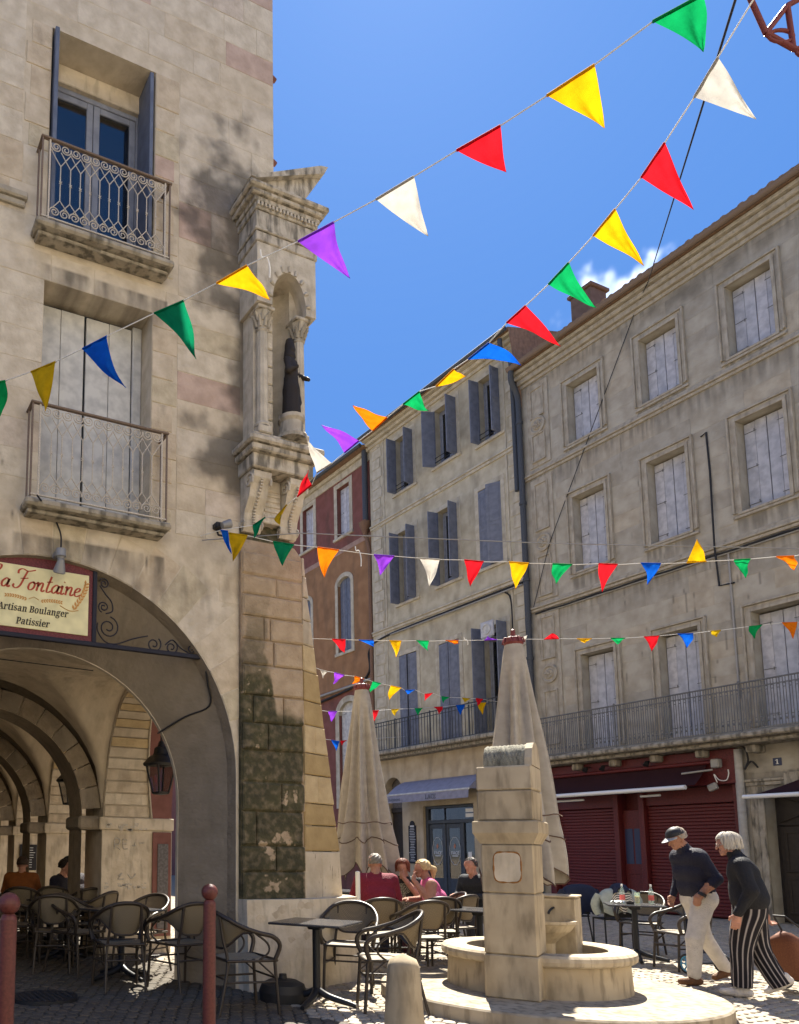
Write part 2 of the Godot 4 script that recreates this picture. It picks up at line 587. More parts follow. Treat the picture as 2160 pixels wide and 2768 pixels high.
func make_materials() -> void:
	var facade := [lin(0.58, 0.51, 0.405), lin(0.56, 0.48, 0.365), lin(0.60, 0.53, 0.42), lin(0.54, 0.45, 0.33), lin(0.57, 0.49, 0.40), lin(0.52, 0.45, 0.325)]
	for i in facade.size():
		M["ashlar%d" % i] = sm("warm limestone", facade[i], 0.92, {"tex": "mottle", "scale": 0.55 + 0.07 * i, "bump": "bump", "height": 0.5, "stain": "soot"})
	M.pink = sm("pink sandstone", lin(0.50, 0.375, 0.305), 0.92, {"tex": "mottle", "scale": 0.6, "bump": "bump", "height": 0.5, "stain": "soot"})
	M.mortar = sm("lime mortar", lin(0.57, 0.495, 0.38), 0.95, {"tex": "mottle", "scale": 0.6, "bump": "bump", "height": 0.3, "stain": "soot"})
	M.vous = sm("arch stone", lin(0.54, 0.455, 0.34), 0.92, {"tex": "mottle", "scale": 0.7, "bump": "bump", "height": 0.5, "grime": "grime", "gscale": 0.3})
	M.niche = sm("weathered carved stone", lin(0.50, 0.45, 0.365), 0.92, {"tex": "mottle", "scale": 0.9, "bump": "bump", "height": 0.4, "grime": "heavy", "gscale": 0.45})
	M.niche_clean = sm("carved stone", lin(0.55, 0.495, 0.40), 0.92, {"tex": "mottle", "scale": 0.9, "bump": "bump", "height": 0.4, "grime": "grime", "gscale": 0.4})
	M.butt = sm("buttress stone", lin(0.42, 0.32, 0.215), 0.93, {"tex": "mottle", "scale": 0.8, "bump": "bump", "height": 1.0, "stain": "moss"})
	M.butt2 = sm("buttress stone, greyer", lin(0.39, 0.295, 0.20), 0.93, {"tex": "mottle", "scale": 0.7, "bump": "bump", "height": 1.0, "stain": "moss"})
	M.yell = sm("yellow limestone, also street-lit courses", lin(0.52, 0.40, 0.23), 0.93, {"tex": "mottle", "scale": 0.8, "bump": "bump", "height": 0.8})
	M.ochre = sm("ochre limestone", lin(0.40, 0.29, 0.14), 0.93, {"tex": "mottle", "scale": 0.8, "bump": "bump", "height": 0.6})
	M.plaster = sm("peeling cream plaster", lin(0.60, 0.52, 0.40), 0.93, {"tex": "mottle", "scale": 0.5, "bump": "bump", "height": 0.5, "grime": "grime", "gscale": 0.5})
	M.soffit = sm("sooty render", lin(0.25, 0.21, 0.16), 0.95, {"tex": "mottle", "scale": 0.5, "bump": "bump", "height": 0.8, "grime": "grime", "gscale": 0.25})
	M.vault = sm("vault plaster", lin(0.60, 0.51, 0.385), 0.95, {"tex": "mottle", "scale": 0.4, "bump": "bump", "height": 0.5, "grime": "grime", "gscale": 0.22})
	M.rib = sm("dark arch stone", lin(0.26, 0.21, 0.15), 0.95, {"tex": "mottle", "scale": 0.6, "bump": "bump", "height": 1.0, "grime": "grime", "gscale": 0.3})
	M.redwood = sm("faded red paint", lin(0.20, 0.085, 0.07), 0.8, {"tex": "mottle", "scale": 0.8})
	M.chalkwhite = sm("chalky whitewash", lin(0.58, 0.54, 0.47), 0.95, {"tex": "fine", "scale": 1.2})
	M.greypanel = sm("grey painted panel", lin(0.16, 0.15, 0.15), 0.8, {"tex": "fine", "scale": 0.8})
	M.pale = sm("pale grey paint", lin(0.53, 0.53, 0.51), 0.7, {"tex": "wood", "scale": 0.7})
	M.slate = sm("slate blue paint", lin(0.13, 0.15, 0.20), 0.6, {"tex": "wood", "scale": 0.6})
	M.frameblue = sm("grey blue frame paint", lin(0.235, 0.25, 0.29), 0.55, {"tex": "wood", "scale": 0.6})
	M.glass = sm("window glass", Color(0.05, 0.07, 0.1), 0.03, {"alpha": 0.35, "spec": 0.9})
	M.room = sm("dark room", lin(0.03, 0.035, 0.045), 0.9)
	M.iron = sm("cream painted iron", lin(0.62, 0.56, 0.47), 0.7, {"tex": "fine", "scale": 3.0})
	M.rust = sm("rusty iron", lin(0.22, 0.165, 0.13), 0.8, {"tex": "fine", "scale": 3.0})
	M.black = sm("black iron", lin(0.018, 0.018, 0.02), 0.55)
	M.bronze = sm("dark bronze", lin(0.035, 0.028, 0.024), 0.75, { "tex": "fine", "scale": 3.0})
	M.signframe = sm("blue black iron", lin(0.018, 0.018, 0.028), 0.75)
	M.maroon = sm("maroon board", lin(0.15, 0.03, 0.035), 0.6, {"tex": "fine", "scale": 1.5})
	M.cream = sm("cream sign panel", lin(0.78, 0.71, 0.40), 0.5, {"tex": "cloth", "scale": 0.8})
	M.signred = sm("brick red lettering", lin(0.36, 0.05, 0.025), 0.6)
	M.signblack = sm("black lettering", lin(0.015, 0.013, 0.012), 0.6)
	M.wheat = sm("golden wheat print", lin(0.50, 0.24, 0.06), 0.6)
	M.greymetal = sm("grey metal", lin(0.25, 0.25, 0.25), 0.5, {"metal": 0.3})
	# right-hand houses
	M.r0 = sm("grey limestone", lin(0.41, 0.375, 0.305), 0.93, {"tex": "mottle", "scale": 0.3, "bump": "bump", "height": 0.5, "stain": "rain"})
	M.r1 = sm("grey limestone, warmer", lin(0.435, 0.385, 0.30), 0.93, {"tex": "mottle", "scale": 0.35, "bump": "bump", "height": 0.5, "stain": "rain"})
	M.r2 = sm("grey limestone, darker", lin(0.37, 0.34, 0.28), 0.93, {"tex": "mottle", "scale": 0.33, "bump": "bump", "height": 0.5, "stain": "rain"})
	M.rtrim = sm("moulded limestone", lin(0.40, 0.36, 0.29), 0.93, {"tex": "mottle", "scale": 0.5, "bump": "bump", "height": 0.4, "grime": "grime", "gscale": 0.4})
	M.rslab = sm("blackened balcony stone", lin(0.38, 0.34, 0.27), 0.93, {"tex": "mottle", "scale": 0.6, "bump": "bump", "height": 0.6, "grime": "heavy", "gscale": 0.4})
	M.lav = sm("lavender grey shutter paint", lin(0.47, 0.48, 0.52), 0.75, {"tex": "wood", "scale": 0.5})
	M.lav2 = sm("lavender grey shutter paint, faded", lin(0.53, 0.53, 0.56), 0.75, {"tex": "wood", "scale": 0.6})
	M.bluegrey = sm("blue grey shutter paint", lin(0.165, 0.18, 0.225), 0.7, {"tex": "wood", "scale": 0.5})
	M.b2 = sm("pale limestone", lin(0.47, 0.425, 0.32), 0.93, {"tex": "mottle", "scale": 0.3, "bump": "bump", "height": 0.5, "grime": "grime", "gscale": 0.09})
	M.limewash = sm("cream wash lightened for bounce", lin(0.74, 0.675, 0.545), 0.93, {"tex": "mottle", "scale": 0.2})  # walls of the added row behind the camera, paled to reflect more sunlight
	M.b2trim = sm("pale dressed limestone", lin(0.50, 0.455, 0.36), 0.93, {"tex": "mottle", "scale": 0.5, "bump": "bump", "height": 0.4, "grime": "grime", "gscale": 0.13})
	M.b2plaster = sm("beige plaster", lin(0.47, 0.39, 0.275), 0.93, {"tex": "mottle", "scale": 0.25, "grime": "grime", "gscale": 0.1})
	M.redwall = sm("oxblood render", lin(0.20, 0.078, 0.064), 0.93, {"tex": "mottle", "scale": 0.3, "grime": "grime", "gscale": 0.1})
	M.orangewall = sm("burnt orange render", lin(0.30, 0.165, 0.083), 0.93, {"tex": "mottle", "scale": 0.25, "grime": "grime", "gscale": 0.1})
	M.zinc = sm("blue grey zinc", lin(0.07, 0.078, 0.092), 0.6, {"metal": 0.0, "tex": "fine", "scale": 1.0})
	M.tile = sm("canal tile", lin(0.27, 0.17, 0.11), 0.9, {"tex": "mottle", "scale": 1.0, "bump": "bump", "height": 0.5, "grime": "grime", "gscale": 0.5})
	M.chim = sm("brown chimney render", lin(0.16, 0.11, 0.085), 0.9, {"tex": "mottle", "scale": 0.6})
	M.darkrail = sm("dark green grey iron", lin(0.045, 0.05, 0.055), 0.6)
	M.greyrail = sm("weathered grey iron", lin(0.17, 0.175, 0.18), 0.65, {"tex": "fine", "scale": 2.0})
	M.shopred = sm("oxblood shopfront paint", lin(0.125, 0.017, 0.018), 0.5, {"tex": "fine", "scale": 0.7})
	M.white = sm("white enamel", lin(0.72, 0.71, 0.68), 0.4)
	M.pipewhite = sm("grey white pipe", lin(0.42, 0.41, 0.39), 0.6, {"tex": "mottle", "scale": 1.0})
	M.darkdoor = sm("dark brown door", lin(0.035, 0.028, 0.024), 0.6, {"tex": "wood", "scale": 0.8})
	M.purple_cloth = sm("burgundy awning cloth", lin(0.03, 0.006, 0.009), 0.9, {"tex": "cloth", "scale": 1.0})
	M.lilac_cloth = sm("lilac grey awning cloth", lin(0.27, 0.27, 0.34), 0.9, {"tex": "cloth", "scale": 1.0})
	M.plate = sm("navy enamel plate", lin(0.02, 0.03, 0.08), 0.35)
	M.joinery = sm("dark blue grey joinery", lin(0.05, 0.06, 0.075), 0.5, {"tex": "wood", "scale": 0.8})
	M.decal = sm("white window print", lin(0.55, 0.56, 0.58), 0.6)
	M.salmon = sm("salmon print", lin(0.5, 0.2, 0.12), 0.6)
	M.board = sm("blackboard", lin(0.015, 0.015, 0.02), 0.7)
	M.cable = sm("black cable", lin(0.02, 0.02, 0.022), 0.7)
	M.conduit = sm("grey conduit", lin(0.30, 0.29, 0.27), 0.6)
	# square
	M.ground = sm("sandy paving bed", lin(0.33, 0.28, 0.21), 0.95, {"tex": "fine", "scale": 1.2, "bump": "bump", "height": 1.0})
	M.cobble = sm("pale cobble", lin(0.41, 0.36, 0.29), 0.85, {"tex": "fine", "scale": 2.0, "vc": true, "bump": "bump", "height": 0.3})
	for i in 3:
		M["cob%d" % i] = sm("pale cobble", [lin(0.40, 0.35, 0.28), lin(0.35, 0.30, 0.24), lin(0.44, 0.39, 0.32)][i], 0.85, {"tex": "fine", "scale": 2.0, "bump": "bump", "height": 0.3})
	M.darkbed = sm("dark paving bed", lin(0.085, 0.07, 0.055), 0.95, {"tex": "fine", "scale": 1.2, "bump": "bump", "height": 0.8})
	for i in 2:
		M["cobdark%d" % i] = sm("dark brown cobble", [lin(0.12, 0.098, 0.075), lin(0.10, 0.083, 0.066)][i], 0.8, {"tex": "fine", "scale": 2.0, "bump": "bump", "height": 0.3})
	M.fount = sm("fountain limestone", lin(0.43, 0.352, 0.24), 0.9, {"tex": "mottle", "scale": 0.35, "bump": "bump", "height": 0.22, "grime": "faint", "gscale": 0.5})
	M.fount2 = sm("fountain limestone, paler", lin(0.465, 0.39, 0.28), 0.9, {"tex": "mottle", "scale": 0.3, "bump": "bump", "height": 0.22, "grime": "faint", "gscale": 0.6})
	M.ridge = sm("lichened ridge stone", lin(0.27, 0.255, 0.20), 0.95, {"tex": "mottle", "scale": 2.0, "bump": "bump", "height": 0.8, "grime": "heavy", "gscale": 1.2})
	M.plinth = sm("trodden plinth stone", lin(0.36, 0.305, 0.225), 0.92, {"tex": "mottle", "scale": 0.4, "bump": "bump", "height": 0.3, "grime": "faint", "gscale": 0.6})
	M.rustmark = sm("rust stain", lin(0.33, 0.15, 0.045), 0.95, {"tex": "fine", "scale": 3.0})
	M.water = sm("basin water", Color(0.1, 0.15, 0.14), 0.03, {"alpha": 0.3, "spec": 0.8})
	M.umbrella = sm("taupe parasol cloth", lin(0.40, 0.36, 0.305), 0.95, {"tex": "cloth", "scale": 1.5, "back": Color(0.2, 0.18, 0.16)})
	M.piping = sm("brown parasol piping", lin(0.10, 0.06, 0.045), 0.9)
	M.redmetal = sm("dark red painted metal", lin(0.15, 0.03, 0.028), 0.5)
	M.bollard = sm("brick red painted iron", lin(0.15, 0.042, 0.034), 0.42, {"tex": "fine", "scale": 2.0})
	M.chair = sm("dark rattan frame", lin(0.045, 0.034, 0.026), 0.38, {"tex": "fine", "scale": 4.0})
	M.weave = sm("woven beige panel", lin(0.23, 0.20, 0.15), 0.7, {"tex": "weave", "scale": 8.0, "back": Color(0.3, 0.25, 0.18)})
	M.seatweave = sm("woven seat", lin(0.38, 0.335, 0.26), 0.65, {"tex": "weave", "scale": 8.0})
	M.tabletop = sm("dark laminate", lin(0.05, 0.05, 0.055), 0.22, {"tex": "fine", "scale": 1.5})
	M.tableleg = sm("black cast iron", lin(0.012, 0.013, 0.017), 0.45)
	M.skin = sm("skin and clothes", Color.WHITE, 0.75, {"vc": true, "tex": "cloth", "scale": 2.0, "bump": "bump", "height": 1.0})
	M.hair = sm("hair", Color.WHITE, 0.6, {"vc": true, "tex": "fine", "scale": 9.0})
	M.striped = sm("striped cotton", Color.WHITE, 0.9, {"tex": "stripes", "uv": true, "scale": 1.0})
	M.knit = sm("striped knit", Color.WHITE, 0.9, {"tex": "knit", "uv": true, "scale": 1.0})
	M.bag = sm("tan trolley cloth", lin(0.17, 0.06, 0.028), 0.7, {"tex": "fine", "scale": 2.5})
	M.yellowp = sm("yellow plastic", lin(0.65, 0.5, 0.05), 0.4)
	M.bluep = sm("blue plastic", lin(0.05, 0.22, 0.38), 0.4)
	M.denim = sm("navy cloth", lin(0.015, 0.02, 0.045), 0.9, {"tex": "cloth", "scale": 3.0})
	M.greycloth = sm("grey green cloth", lin(0.36, 0.40, 0.36), 0.9, {"tex": "cloth", "scale": 3.0})
	M.glassb = sm("bottle glass", Color(0.8, 0.9, 0.85), 0.02, {"alpha": 0.25})
	M.rose = sm("rose label", lin(0.6, 0.12, 0.1), 0.5)
	M.lemon = sm("yellow drink", lin(0.7, 0.5, 0.08), 0.3)
	M.napkin = sm("white paper", lin(0.75, 0.78, 0.8), 0.9)
	M.string = sm("white twine", lin(0.75, 0.74, 0.7), 0.9)

# setts tinted darker left of a wavering line by the arcade
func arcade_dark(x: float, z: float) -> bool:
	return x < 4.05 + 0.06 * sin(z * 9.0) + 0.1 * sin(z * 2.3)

func build_ground(ct: Transform3D) -> void:
	var g := MB.new()
	g.q(Vector3(-140, 0, 60), Vector3(140, 0, 60), Vector3(140, 0, -220), Vector3(-140, 0, -220), Vector3.UP)
	var ground := struct("ground", g, M.ground)
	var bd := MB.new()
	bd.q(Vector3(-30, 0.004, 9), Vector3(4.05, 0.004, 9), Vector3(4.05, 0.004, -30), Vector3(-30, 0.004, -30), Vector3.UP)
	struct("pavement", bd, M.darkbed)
	# cobbles in wavering courses; the nearest in view are single stones
	var variants := []
	for k in 5:
		var b := MB.new()
		var r := RandomNumberGenerator.new()
		r.seed = 100 + k
		var poly := PackedVector2Array()
		for i in 8:
			var a := TAU * (i + 0.5) / 8.0
			var rr := 0.054 / maxf(absf(cos(a)), absf(sin(a)))
			rr = minf(rr, 0.063) * r.randf_range(0.92, 1.02)
			poly.append(Vector2(cos(a) * rr, sin(a) * rr))
		var top := PackedVector3Array()
		var rim := PackedVector3Array()
		for p in poly:
			top.append(Vector3(p.x * 0.80, 0.020 + r.randf_range(-0.002, 0.002), p.y * 0.80))
			rim.append(Vector3(p.x, 0.010, p.y))
		var ce := Vector3(0, 0.0225, 0)
		for i in 8:
			var l := (i + 1) % 8
			var na := Vector3(top[i].x * 2.5, 1, top[i].z * 2.5).normalized()
			var nb := Vector3(top[l].x * 2.5, 1, top[l].z * 2.5).normalized()
			var ra := Vector3(rim[i].x, 0.03, rim[i].z).normalized()
			var rb := Vector3(rim[l].x, 0.03, rim[l].z).normalized()
			b.t3(top[i], top[l], ce, na, nb, Vector3.UP)
			b.t3(rim[i], rim[l], top[l], ra, rb, nb)
			b.t3(rim[i], top[l], top[i], ra, nb, na)
			b.q(Vector3(rim[i].x, -0.01, rim[i].z), Vector3(rim[l].x, -0.01, rim[l].z), rim[l], rim[i], rim[i])
		variants.append(b.mesh())
	var inv := ct.affine_inverse()
	var spots := []
	var row := 0
	var z := -3.2
	while z > -21.0:
		var x := 0.2 + 0.055 * (row % 2)
		while x < 18.8:
			var px := x + rng.randf_range(-0.008, 0.008)
			var pz := z + 0.10 * sin(x * 1.9) + rng.randf_range(-0.007, 0.007)
			x += 0.117
			var far := Vector2(px, pz).length() > 13.0
			if far and (row % 1 != 0):
				continue
			if Vector2(px - 6.43, pz + 5.62).length() < 1.46:
				continue
			if Vector2(px - 2.0, pz + 7.37).length() < 0.33:
				continue
			spots.append([px, pz])
		z -= 0.113
		row += 1
	var seen := []
	var rest := []
	for s in spots:
		var p: Vector3 = inv * Vector3(s[0], 0.03, s[1])
		var vx := p.x / -p.z
		var vy := p.y / -p.z
		var inx := absf(vx - 0.30196) < 0.512
		var iny := absf(vy - 0.31235) < 0.66
		if p.z < 0.0 and inx and iny:
			seen.append([p.length(), s])
		elif p.length() < 22.0:
			rest.append(s)
	seen.sort_custom(func(a, b): return a[0] < b[0])
	for i in seen.size():
		var s: Array = seen[i][1]
		if i < 300:
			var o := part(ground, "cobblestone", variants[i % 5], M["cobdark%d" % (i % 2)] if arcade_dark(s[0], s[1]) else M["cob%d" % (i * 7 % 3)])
			o.transform = Transform3D(Basis(Vector3.UP, (i * 37 % 4) * PI / 2 + rng.randf_range(-0.08, 0.08)), Vector3(s[0], rng.randf_range(-0.004, 0.003), s[1]))
		else:
			rest.append(s)
	for k in 5:
		var mine := []
		for i in rest.size():
			if i % 5 == k:
				mine.append(rest[i])
		var mm := MultiMesh.new()
		mm.transform_format = MultiMesh.TRANSFORM_3D
		mm.use_colors = true
		mm.mesh = variants[k]
		mm.instance_count = mine.size()
		for i in mine.size():
			mm.set_instance_transform(i, Transform3D(Basis(Vector3.UP, (i * 37 % 4) * PI / 2 + rng.randf_range(-0.08, 0.08)), Vector3(mine[i][0], rng.randf_range(-0.004, 0.003), mine[i][1])))
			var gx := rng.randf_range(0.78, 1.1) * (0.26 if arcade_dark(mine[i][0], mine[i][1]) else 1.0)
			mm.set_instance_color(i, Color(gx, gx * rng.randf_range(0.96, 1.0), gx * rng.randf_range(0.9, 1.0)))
		var mi := MultiMeshInstance3D.new()
		mi.name = "cobbles" if k == 0 else "cobbles_%03d" % k
		mi.multimesh = mm
		mi.material_override = M.cobble
		mi.set_meta("kind", "stuff")
		ground.add_child(mi, true)
	# drain cover let into the paving
	var mh := MB.new()
	mh.lathe([Vector2(0.0, 0.034), Vector2(0.27, 0.034), Vector2(0.28, 0.038), Vector2(0.31, 0.038), Vector2(0.31, 0.0)], Vector3(2.0, 0, -7.37), 32)
	for i in 9:
		for k in 9:
			var p := Vector2((i - 4) * 0.055, (k - 4) * 0.055)
			if p.length() < 0.25:
				mh.box(Vector3(2.0 + p.x, 0.036, -7.37 + p.y), Vector3(0.028, 0.01, 0.028), 0.003)
	single("manhole_cover", "round dark iron manhole cover let into the shaded cobbles", "manhole cover", mh, M.black)

# front, back and reveals of a wall from (x0, y0) to (x1, y1) with rectangular openings
func holed(mb: MB, x0: float, x1: float, y0: float, y1: float, holes: Array, wf: float, wb: float, sides := true) -> void:
	var xs := [x0, x1]
	var ys := [y0, y1]
	for h in holes:
		for e in [h.position.x, h.end.x]:
			if e > x0 and e < x1 and not xs.has(e):
				xs.append(e)
		for e in [h.position.y, h.end.y]:
			if e > y0 and e < y1 and not ys.has(e):
				ys.append(e)
	xs.sort()
	ys.sort()
	for i in xs.size() - 1:
		for k in ys.size() - 1:
			var m := Vector2((xs[i] + xs[i + 1]) * 0.5, (ys[k] + ys[k + 1]) * 0.5)
			var open := false
			for h in holes:
				if h.has_point(m):
					open = true
			if open:
				continue
			for w in [wf, wb]:
				mb.q(Vector3(xs[i], ys[k], w), Vector3(xs[i + 1], ys[k], w), Vector3(xs[i + 1], ys[k + 1], w), Vector3(xs[i], ys[k + 1], w), Vector3(0, 0, w - (wf + wb) * 0.5))
	for h in holes:
		var a: Vector2 = h.position
		var b: Vector2 = h.end
		mb.q(Vector3(a.x, a.y, wf), Vector3(a.x, b.y, wf), Vector3(a.x, b.y, wb), Vector3(a.x, a.y, wb), Vector3.RIGHT)
		mb.q(Vector3(b.x, a.y, wf), Vector3(b.x, b.y, wf), Vector3(b.x, b.y, wb), Vector3(b.x, a.y, wb), Vector3.LEFT)
		mb.q(Vector3(a.x, b.y, wf), Vector3(b.x, b.y, wf), Vector3(b.x, b.y, wb), Vector3(a.x, b.y, wb), Vector3.DOWN)
		mb.q(Vector3(a.x, a.y, wf), Vector3(b.x, a.y, wf), Vector3(b.x, a.y, wb), Vector3(a.x, a.y, wb), Vector3.UP)
	if sides:
		mb.q(Vector3(x0, y0, wf), Vector3(x0, y1, wf), Vector3(x0, y1, wb), Vector3(x0, y0, wb), Vector3.LEFT)
		mb.q(Vector3(x1, y0, wf), Vector3(x1, y1, wf), Vector3(x1, y1, wb), Vector3(x1, y0, wb), Vector3.RIGHT)
		mb.q(Vector3(x0, y1, wf), Vector3(x1, y1, wf), Vector3(x1, y1, wb), Vector3(x0, y1, wb), Vector3.UP)

# coursed stones over x0..x1, y0..y1, cut round the holes; keep(x, y) may refuse a stone
func ashlar(par: Node, called: String, x0: float, x1: float, y0: float, y1: float, hh: Vector2, ll: Vector2, holes: Array, keep: Callable, mats: Array, w0: float, w1: float, area: Rect2, gap := 0.0025, vary := 0.002) -> int:
	var y := y0
	var count := 0
	while y < y1 - 0.05:
		var h := rng.randf_range(hh.x, hh.y)
		# land the course on the top or bottom of an opening
		for o in holes:
			for e in [o.position.y, o.end.y]:
				if e > y + 0.08 and absf(y + h - e) < 0.14:
					h = e - y
		if y + h > y1 - 0.1:
			h = y1 - y
		var spans := [[x0, x1]]
		for o in holes:
			if o.position.y < y + h - 0.01 and o.end.y > y + 0.01:
				var nx := []
				for s in spans:
					if o.end.x <= s[0] or o.position.x >= s[1]:
						nx.append(s)
						continue
					if o.position.x > s[0]:
						nx.append([s[0], o.position.x])
					if o.end.x < s[1]:
						nx.append([o.end.x, s[1]])
				spans = nx
		for s in spans:
			var x: float = s[0]
			while x < s[1] - 0.02:
				var l := rng.randf_range(ll.x, ll.y)
				if x + l > s[1] - ll.x * 0.6:
					l = s[1] - x
				if keep.call(x, y, x + l, y + h):
					var mb := MB.new()
					var g := gap * 0.5
					var j := 0.003
					var poly := PackedVector2Array([Vector2(x + g + rng.randf() * j, y + g + rng.randf() * j), Vector2(x + l - g - rng.randf() * j, y + g + rng.randf() * j), Vector2(x + l - g - rng.randf() * j, y + h - g - rng.randf() * j), Vector2(x + g + rng.randf() * j, y + h - g - rng.randf() * j)])
					mb.stone(poly, w0, w1 + rng.randf_range(-vary, vary), 0.0032, 0.0008, count)
					var mt: Material = mats[rng.randi() % mats.size()]
					part(par, called, mb, mt, area)
					count += 1
				x += l
		y += h
	return count

func spiral(ce: Vector2, r: float, turns: float, a0: float, dir: float, z: float, steps := 22) -> Array:
	var p := []
	for i in steps + 1:
		var t := float(i) / steps
		var rr := r * (1.0 - 0.78 * t)
		var a := a0 + dir * t * turns * TAU
		p.append(Vector3(ce.x + cos(a) * rr, ce.y + sin(a) * rr, z))
	return p

func smooth_path(pts: Array, per := 6) -> Array:
	var r := []
	for i in pts.size() - 1:
		var p0 = pts[maxi(i - 1, 0)]
		var p1 = pts[i]
		var p2 = pts[i + 1]
		var p3 = pts[mini(i + 2, pts.size() - 1)]
		for k in per:
			r.append(p1.cubic_interpolate(p2, p0, p3, float(k) / per))
	r.append(pts[pts.size() - 1])
	return r

# a scrolled balcony railing between x0 and x1 on plane z, returning to the wall at z = 0
func scroll_railing(house: Node, x0: float, x1: float, y0: float, y1: float, z: float) -> void:
	var m := MB.new()
	m.box(Vector3((x0 + x1) / 2, y1, z), Vector3(x1 - x0 + 0.04, 0.022, 0.045), 0.006)
	for x in [x0, x1]:
		m.box(Vector3(x, y1, z / 2), Vector3(0.04, 0.022, z), 0.006)
	var r := part(house, "balcony_railing", m, M.rust)
	m = MB.new()
	m.box(Vector3((x0 + x1) / 2, y0 + 0.02, z), Vector3(x1 - x0, 0.016, 0.02), 0.003)
	for x in [x0, x1]:
		m.box(Vector3(x, y0 + 0.02, z / 2), Vector3(0.016, 0.016, z), 0.003)
	part(r, "bottom_rail", m, M.iron)
	for p in [[x0, z], [x1, z], [x0, 0.05], [x1, 0.05], [x0 + 0.075, z], [x1 - 0.055, z]]:
		var b := MB.new()
		b.box(Vector3(p[0], (y0 + y1) / 2, p[1]), Vector3(0.018, y1 - y0, 0.018), 0.003)
		part(r, "post", b, M.iron if p[0] > x0 + 0.01 and p[0] < x1 - 0.01 else M.rust)
	var k := 11
	var a := x0 + 0.085
	var st := (x1 - x0 - 0.145) / (k + 1)
	var h := y1 - y0
	var yb := y0 + 0.035
	for i in k:
		var x := a + st * (i + 1)
		var b := MB.new()
		b.tube([Vector3(x, y0 + h * 0.27, z), Vector3(x, y0 + h * 0.70, z)], 0.0065, 5)
		for s in [-1.0, 1.0]:
			b.tube(smooth_path([Vector3(x, y0 + h * 0.70, z), Vector3(x + s * st * 0.55, y0 + h * 0.80, z + 0.004 * s), Vector3(x + s * st * 0.98, y0 + h * 0.88, z + 0.004 * s)], 3), 0.0055, 5)
			b.tube(smooth_path([Vector3(x, y0 + h * 0.27, z), Vector3(x + s * st * 0.55, y0 + h * 0.185, z + 0.004 * s), Vector3(x + s * st * 0.98, yb + h * 0.09, z + 0.004 * s)], 3), 0.0055, 5)
		part(r, "baluster", b, M.iron)
		var f := MB.new()
		for q in 4:
			var an := PI / 4 + PI / 2 * q
			f.tube([Vector3(x, y0 + h * 0.49, z + 0.008), Vector3(x + cos(an) * 0.022, y0 + h * 0.49 + sin(an) * 0.022, z + 0.01)], [0.007, 0.002], 5)
		part(r, "rosette", f, M.iron)
	for i in 6:
		var x := a + st * (2 * i + 1)
		for top in [true, false]:
			for s in [-1.0, 1.0]:
				var b := MB.new()
				var cy := y1 - 0.066 if top else yb + 0.066
				b.tube(spiral(Vector2(x + s * st * 0.48, cy), 0.054, 1.75, (PI / 2 if top else -PI / 2) - s * (1.2 if top else -1.2), -s if top else s, z), 0.006, 5)
				part(r, "scroll", b, M.iron)

func plank_shutter(par: Node, x0: float, x1: float, y0: float, y1: float, z: float, mats: Array, split := 4, gap_mid := 0.012, hinges := true) -> void:
	var w := (x1 - x0 - gap_mid) / split
	for i in split:
		var mb := MB.new()
		var a := x0 + w * i + (gap_mid if i >= split / 2 else 0.0)
		mb.b2(Vector3(a + 0.0025, y0, z - 0.02), Vector3(a + w - 0.0025, y1 - rng.randf() * 0.012, z + rng.randf_range(0.012, 0.019)), 0.004)
		part(par, "board", mb, mats[rng.randi() % mats.size()])
	if hinges:
		var hm := MB.new()
		for s in [0.1, 0.5, 0.9]:
			var y: float = lerpf(y0, y1, s)
			for k in 2:
				var xa := x0 + 0.01 if k == 0 else x1 - w * 1.15
				hm.box(Vector3(xa + w * 0.55, y + rng.randf_range(-0.03, 0.03), z + 0.024), Vector3(w * 1.05, 0.014, 0.006))
				hm.box(Vector3(xa + w * 0.9, y, z + 0.026), Vector3(0.02, 0.07, 0.006))
				part(par, "hinge", hm, M.greyrail)
				hm = MB.new()

func ring_profile(mb: MB, x0: float, x1: float, y0: float, y1: float, wd: float, z0: float, z1: float, sill := true) -> void:
	# a flat moulding round an opening, mitred by butting the head over the jambs
	mb.b2(Vector3(x0 - wd, y0, z0), Vector3(x0, y1, z1), 0.006)
	mb.b2(Vector3(x1, y0, z0), Vector3(x1 + wd, y1, z1), 0.006)
	mb.b2(Vector3(x0 - wd, y1, z0), Vector3(x1 + wd, y1 + wd, z1), 0.006)
	if sill:
		mb.b2(Vector3(x0 - wd, y0 - wd * 0.8, z0), Vector3(x1 + wd, y0, z1 + 0.02), 0.006)

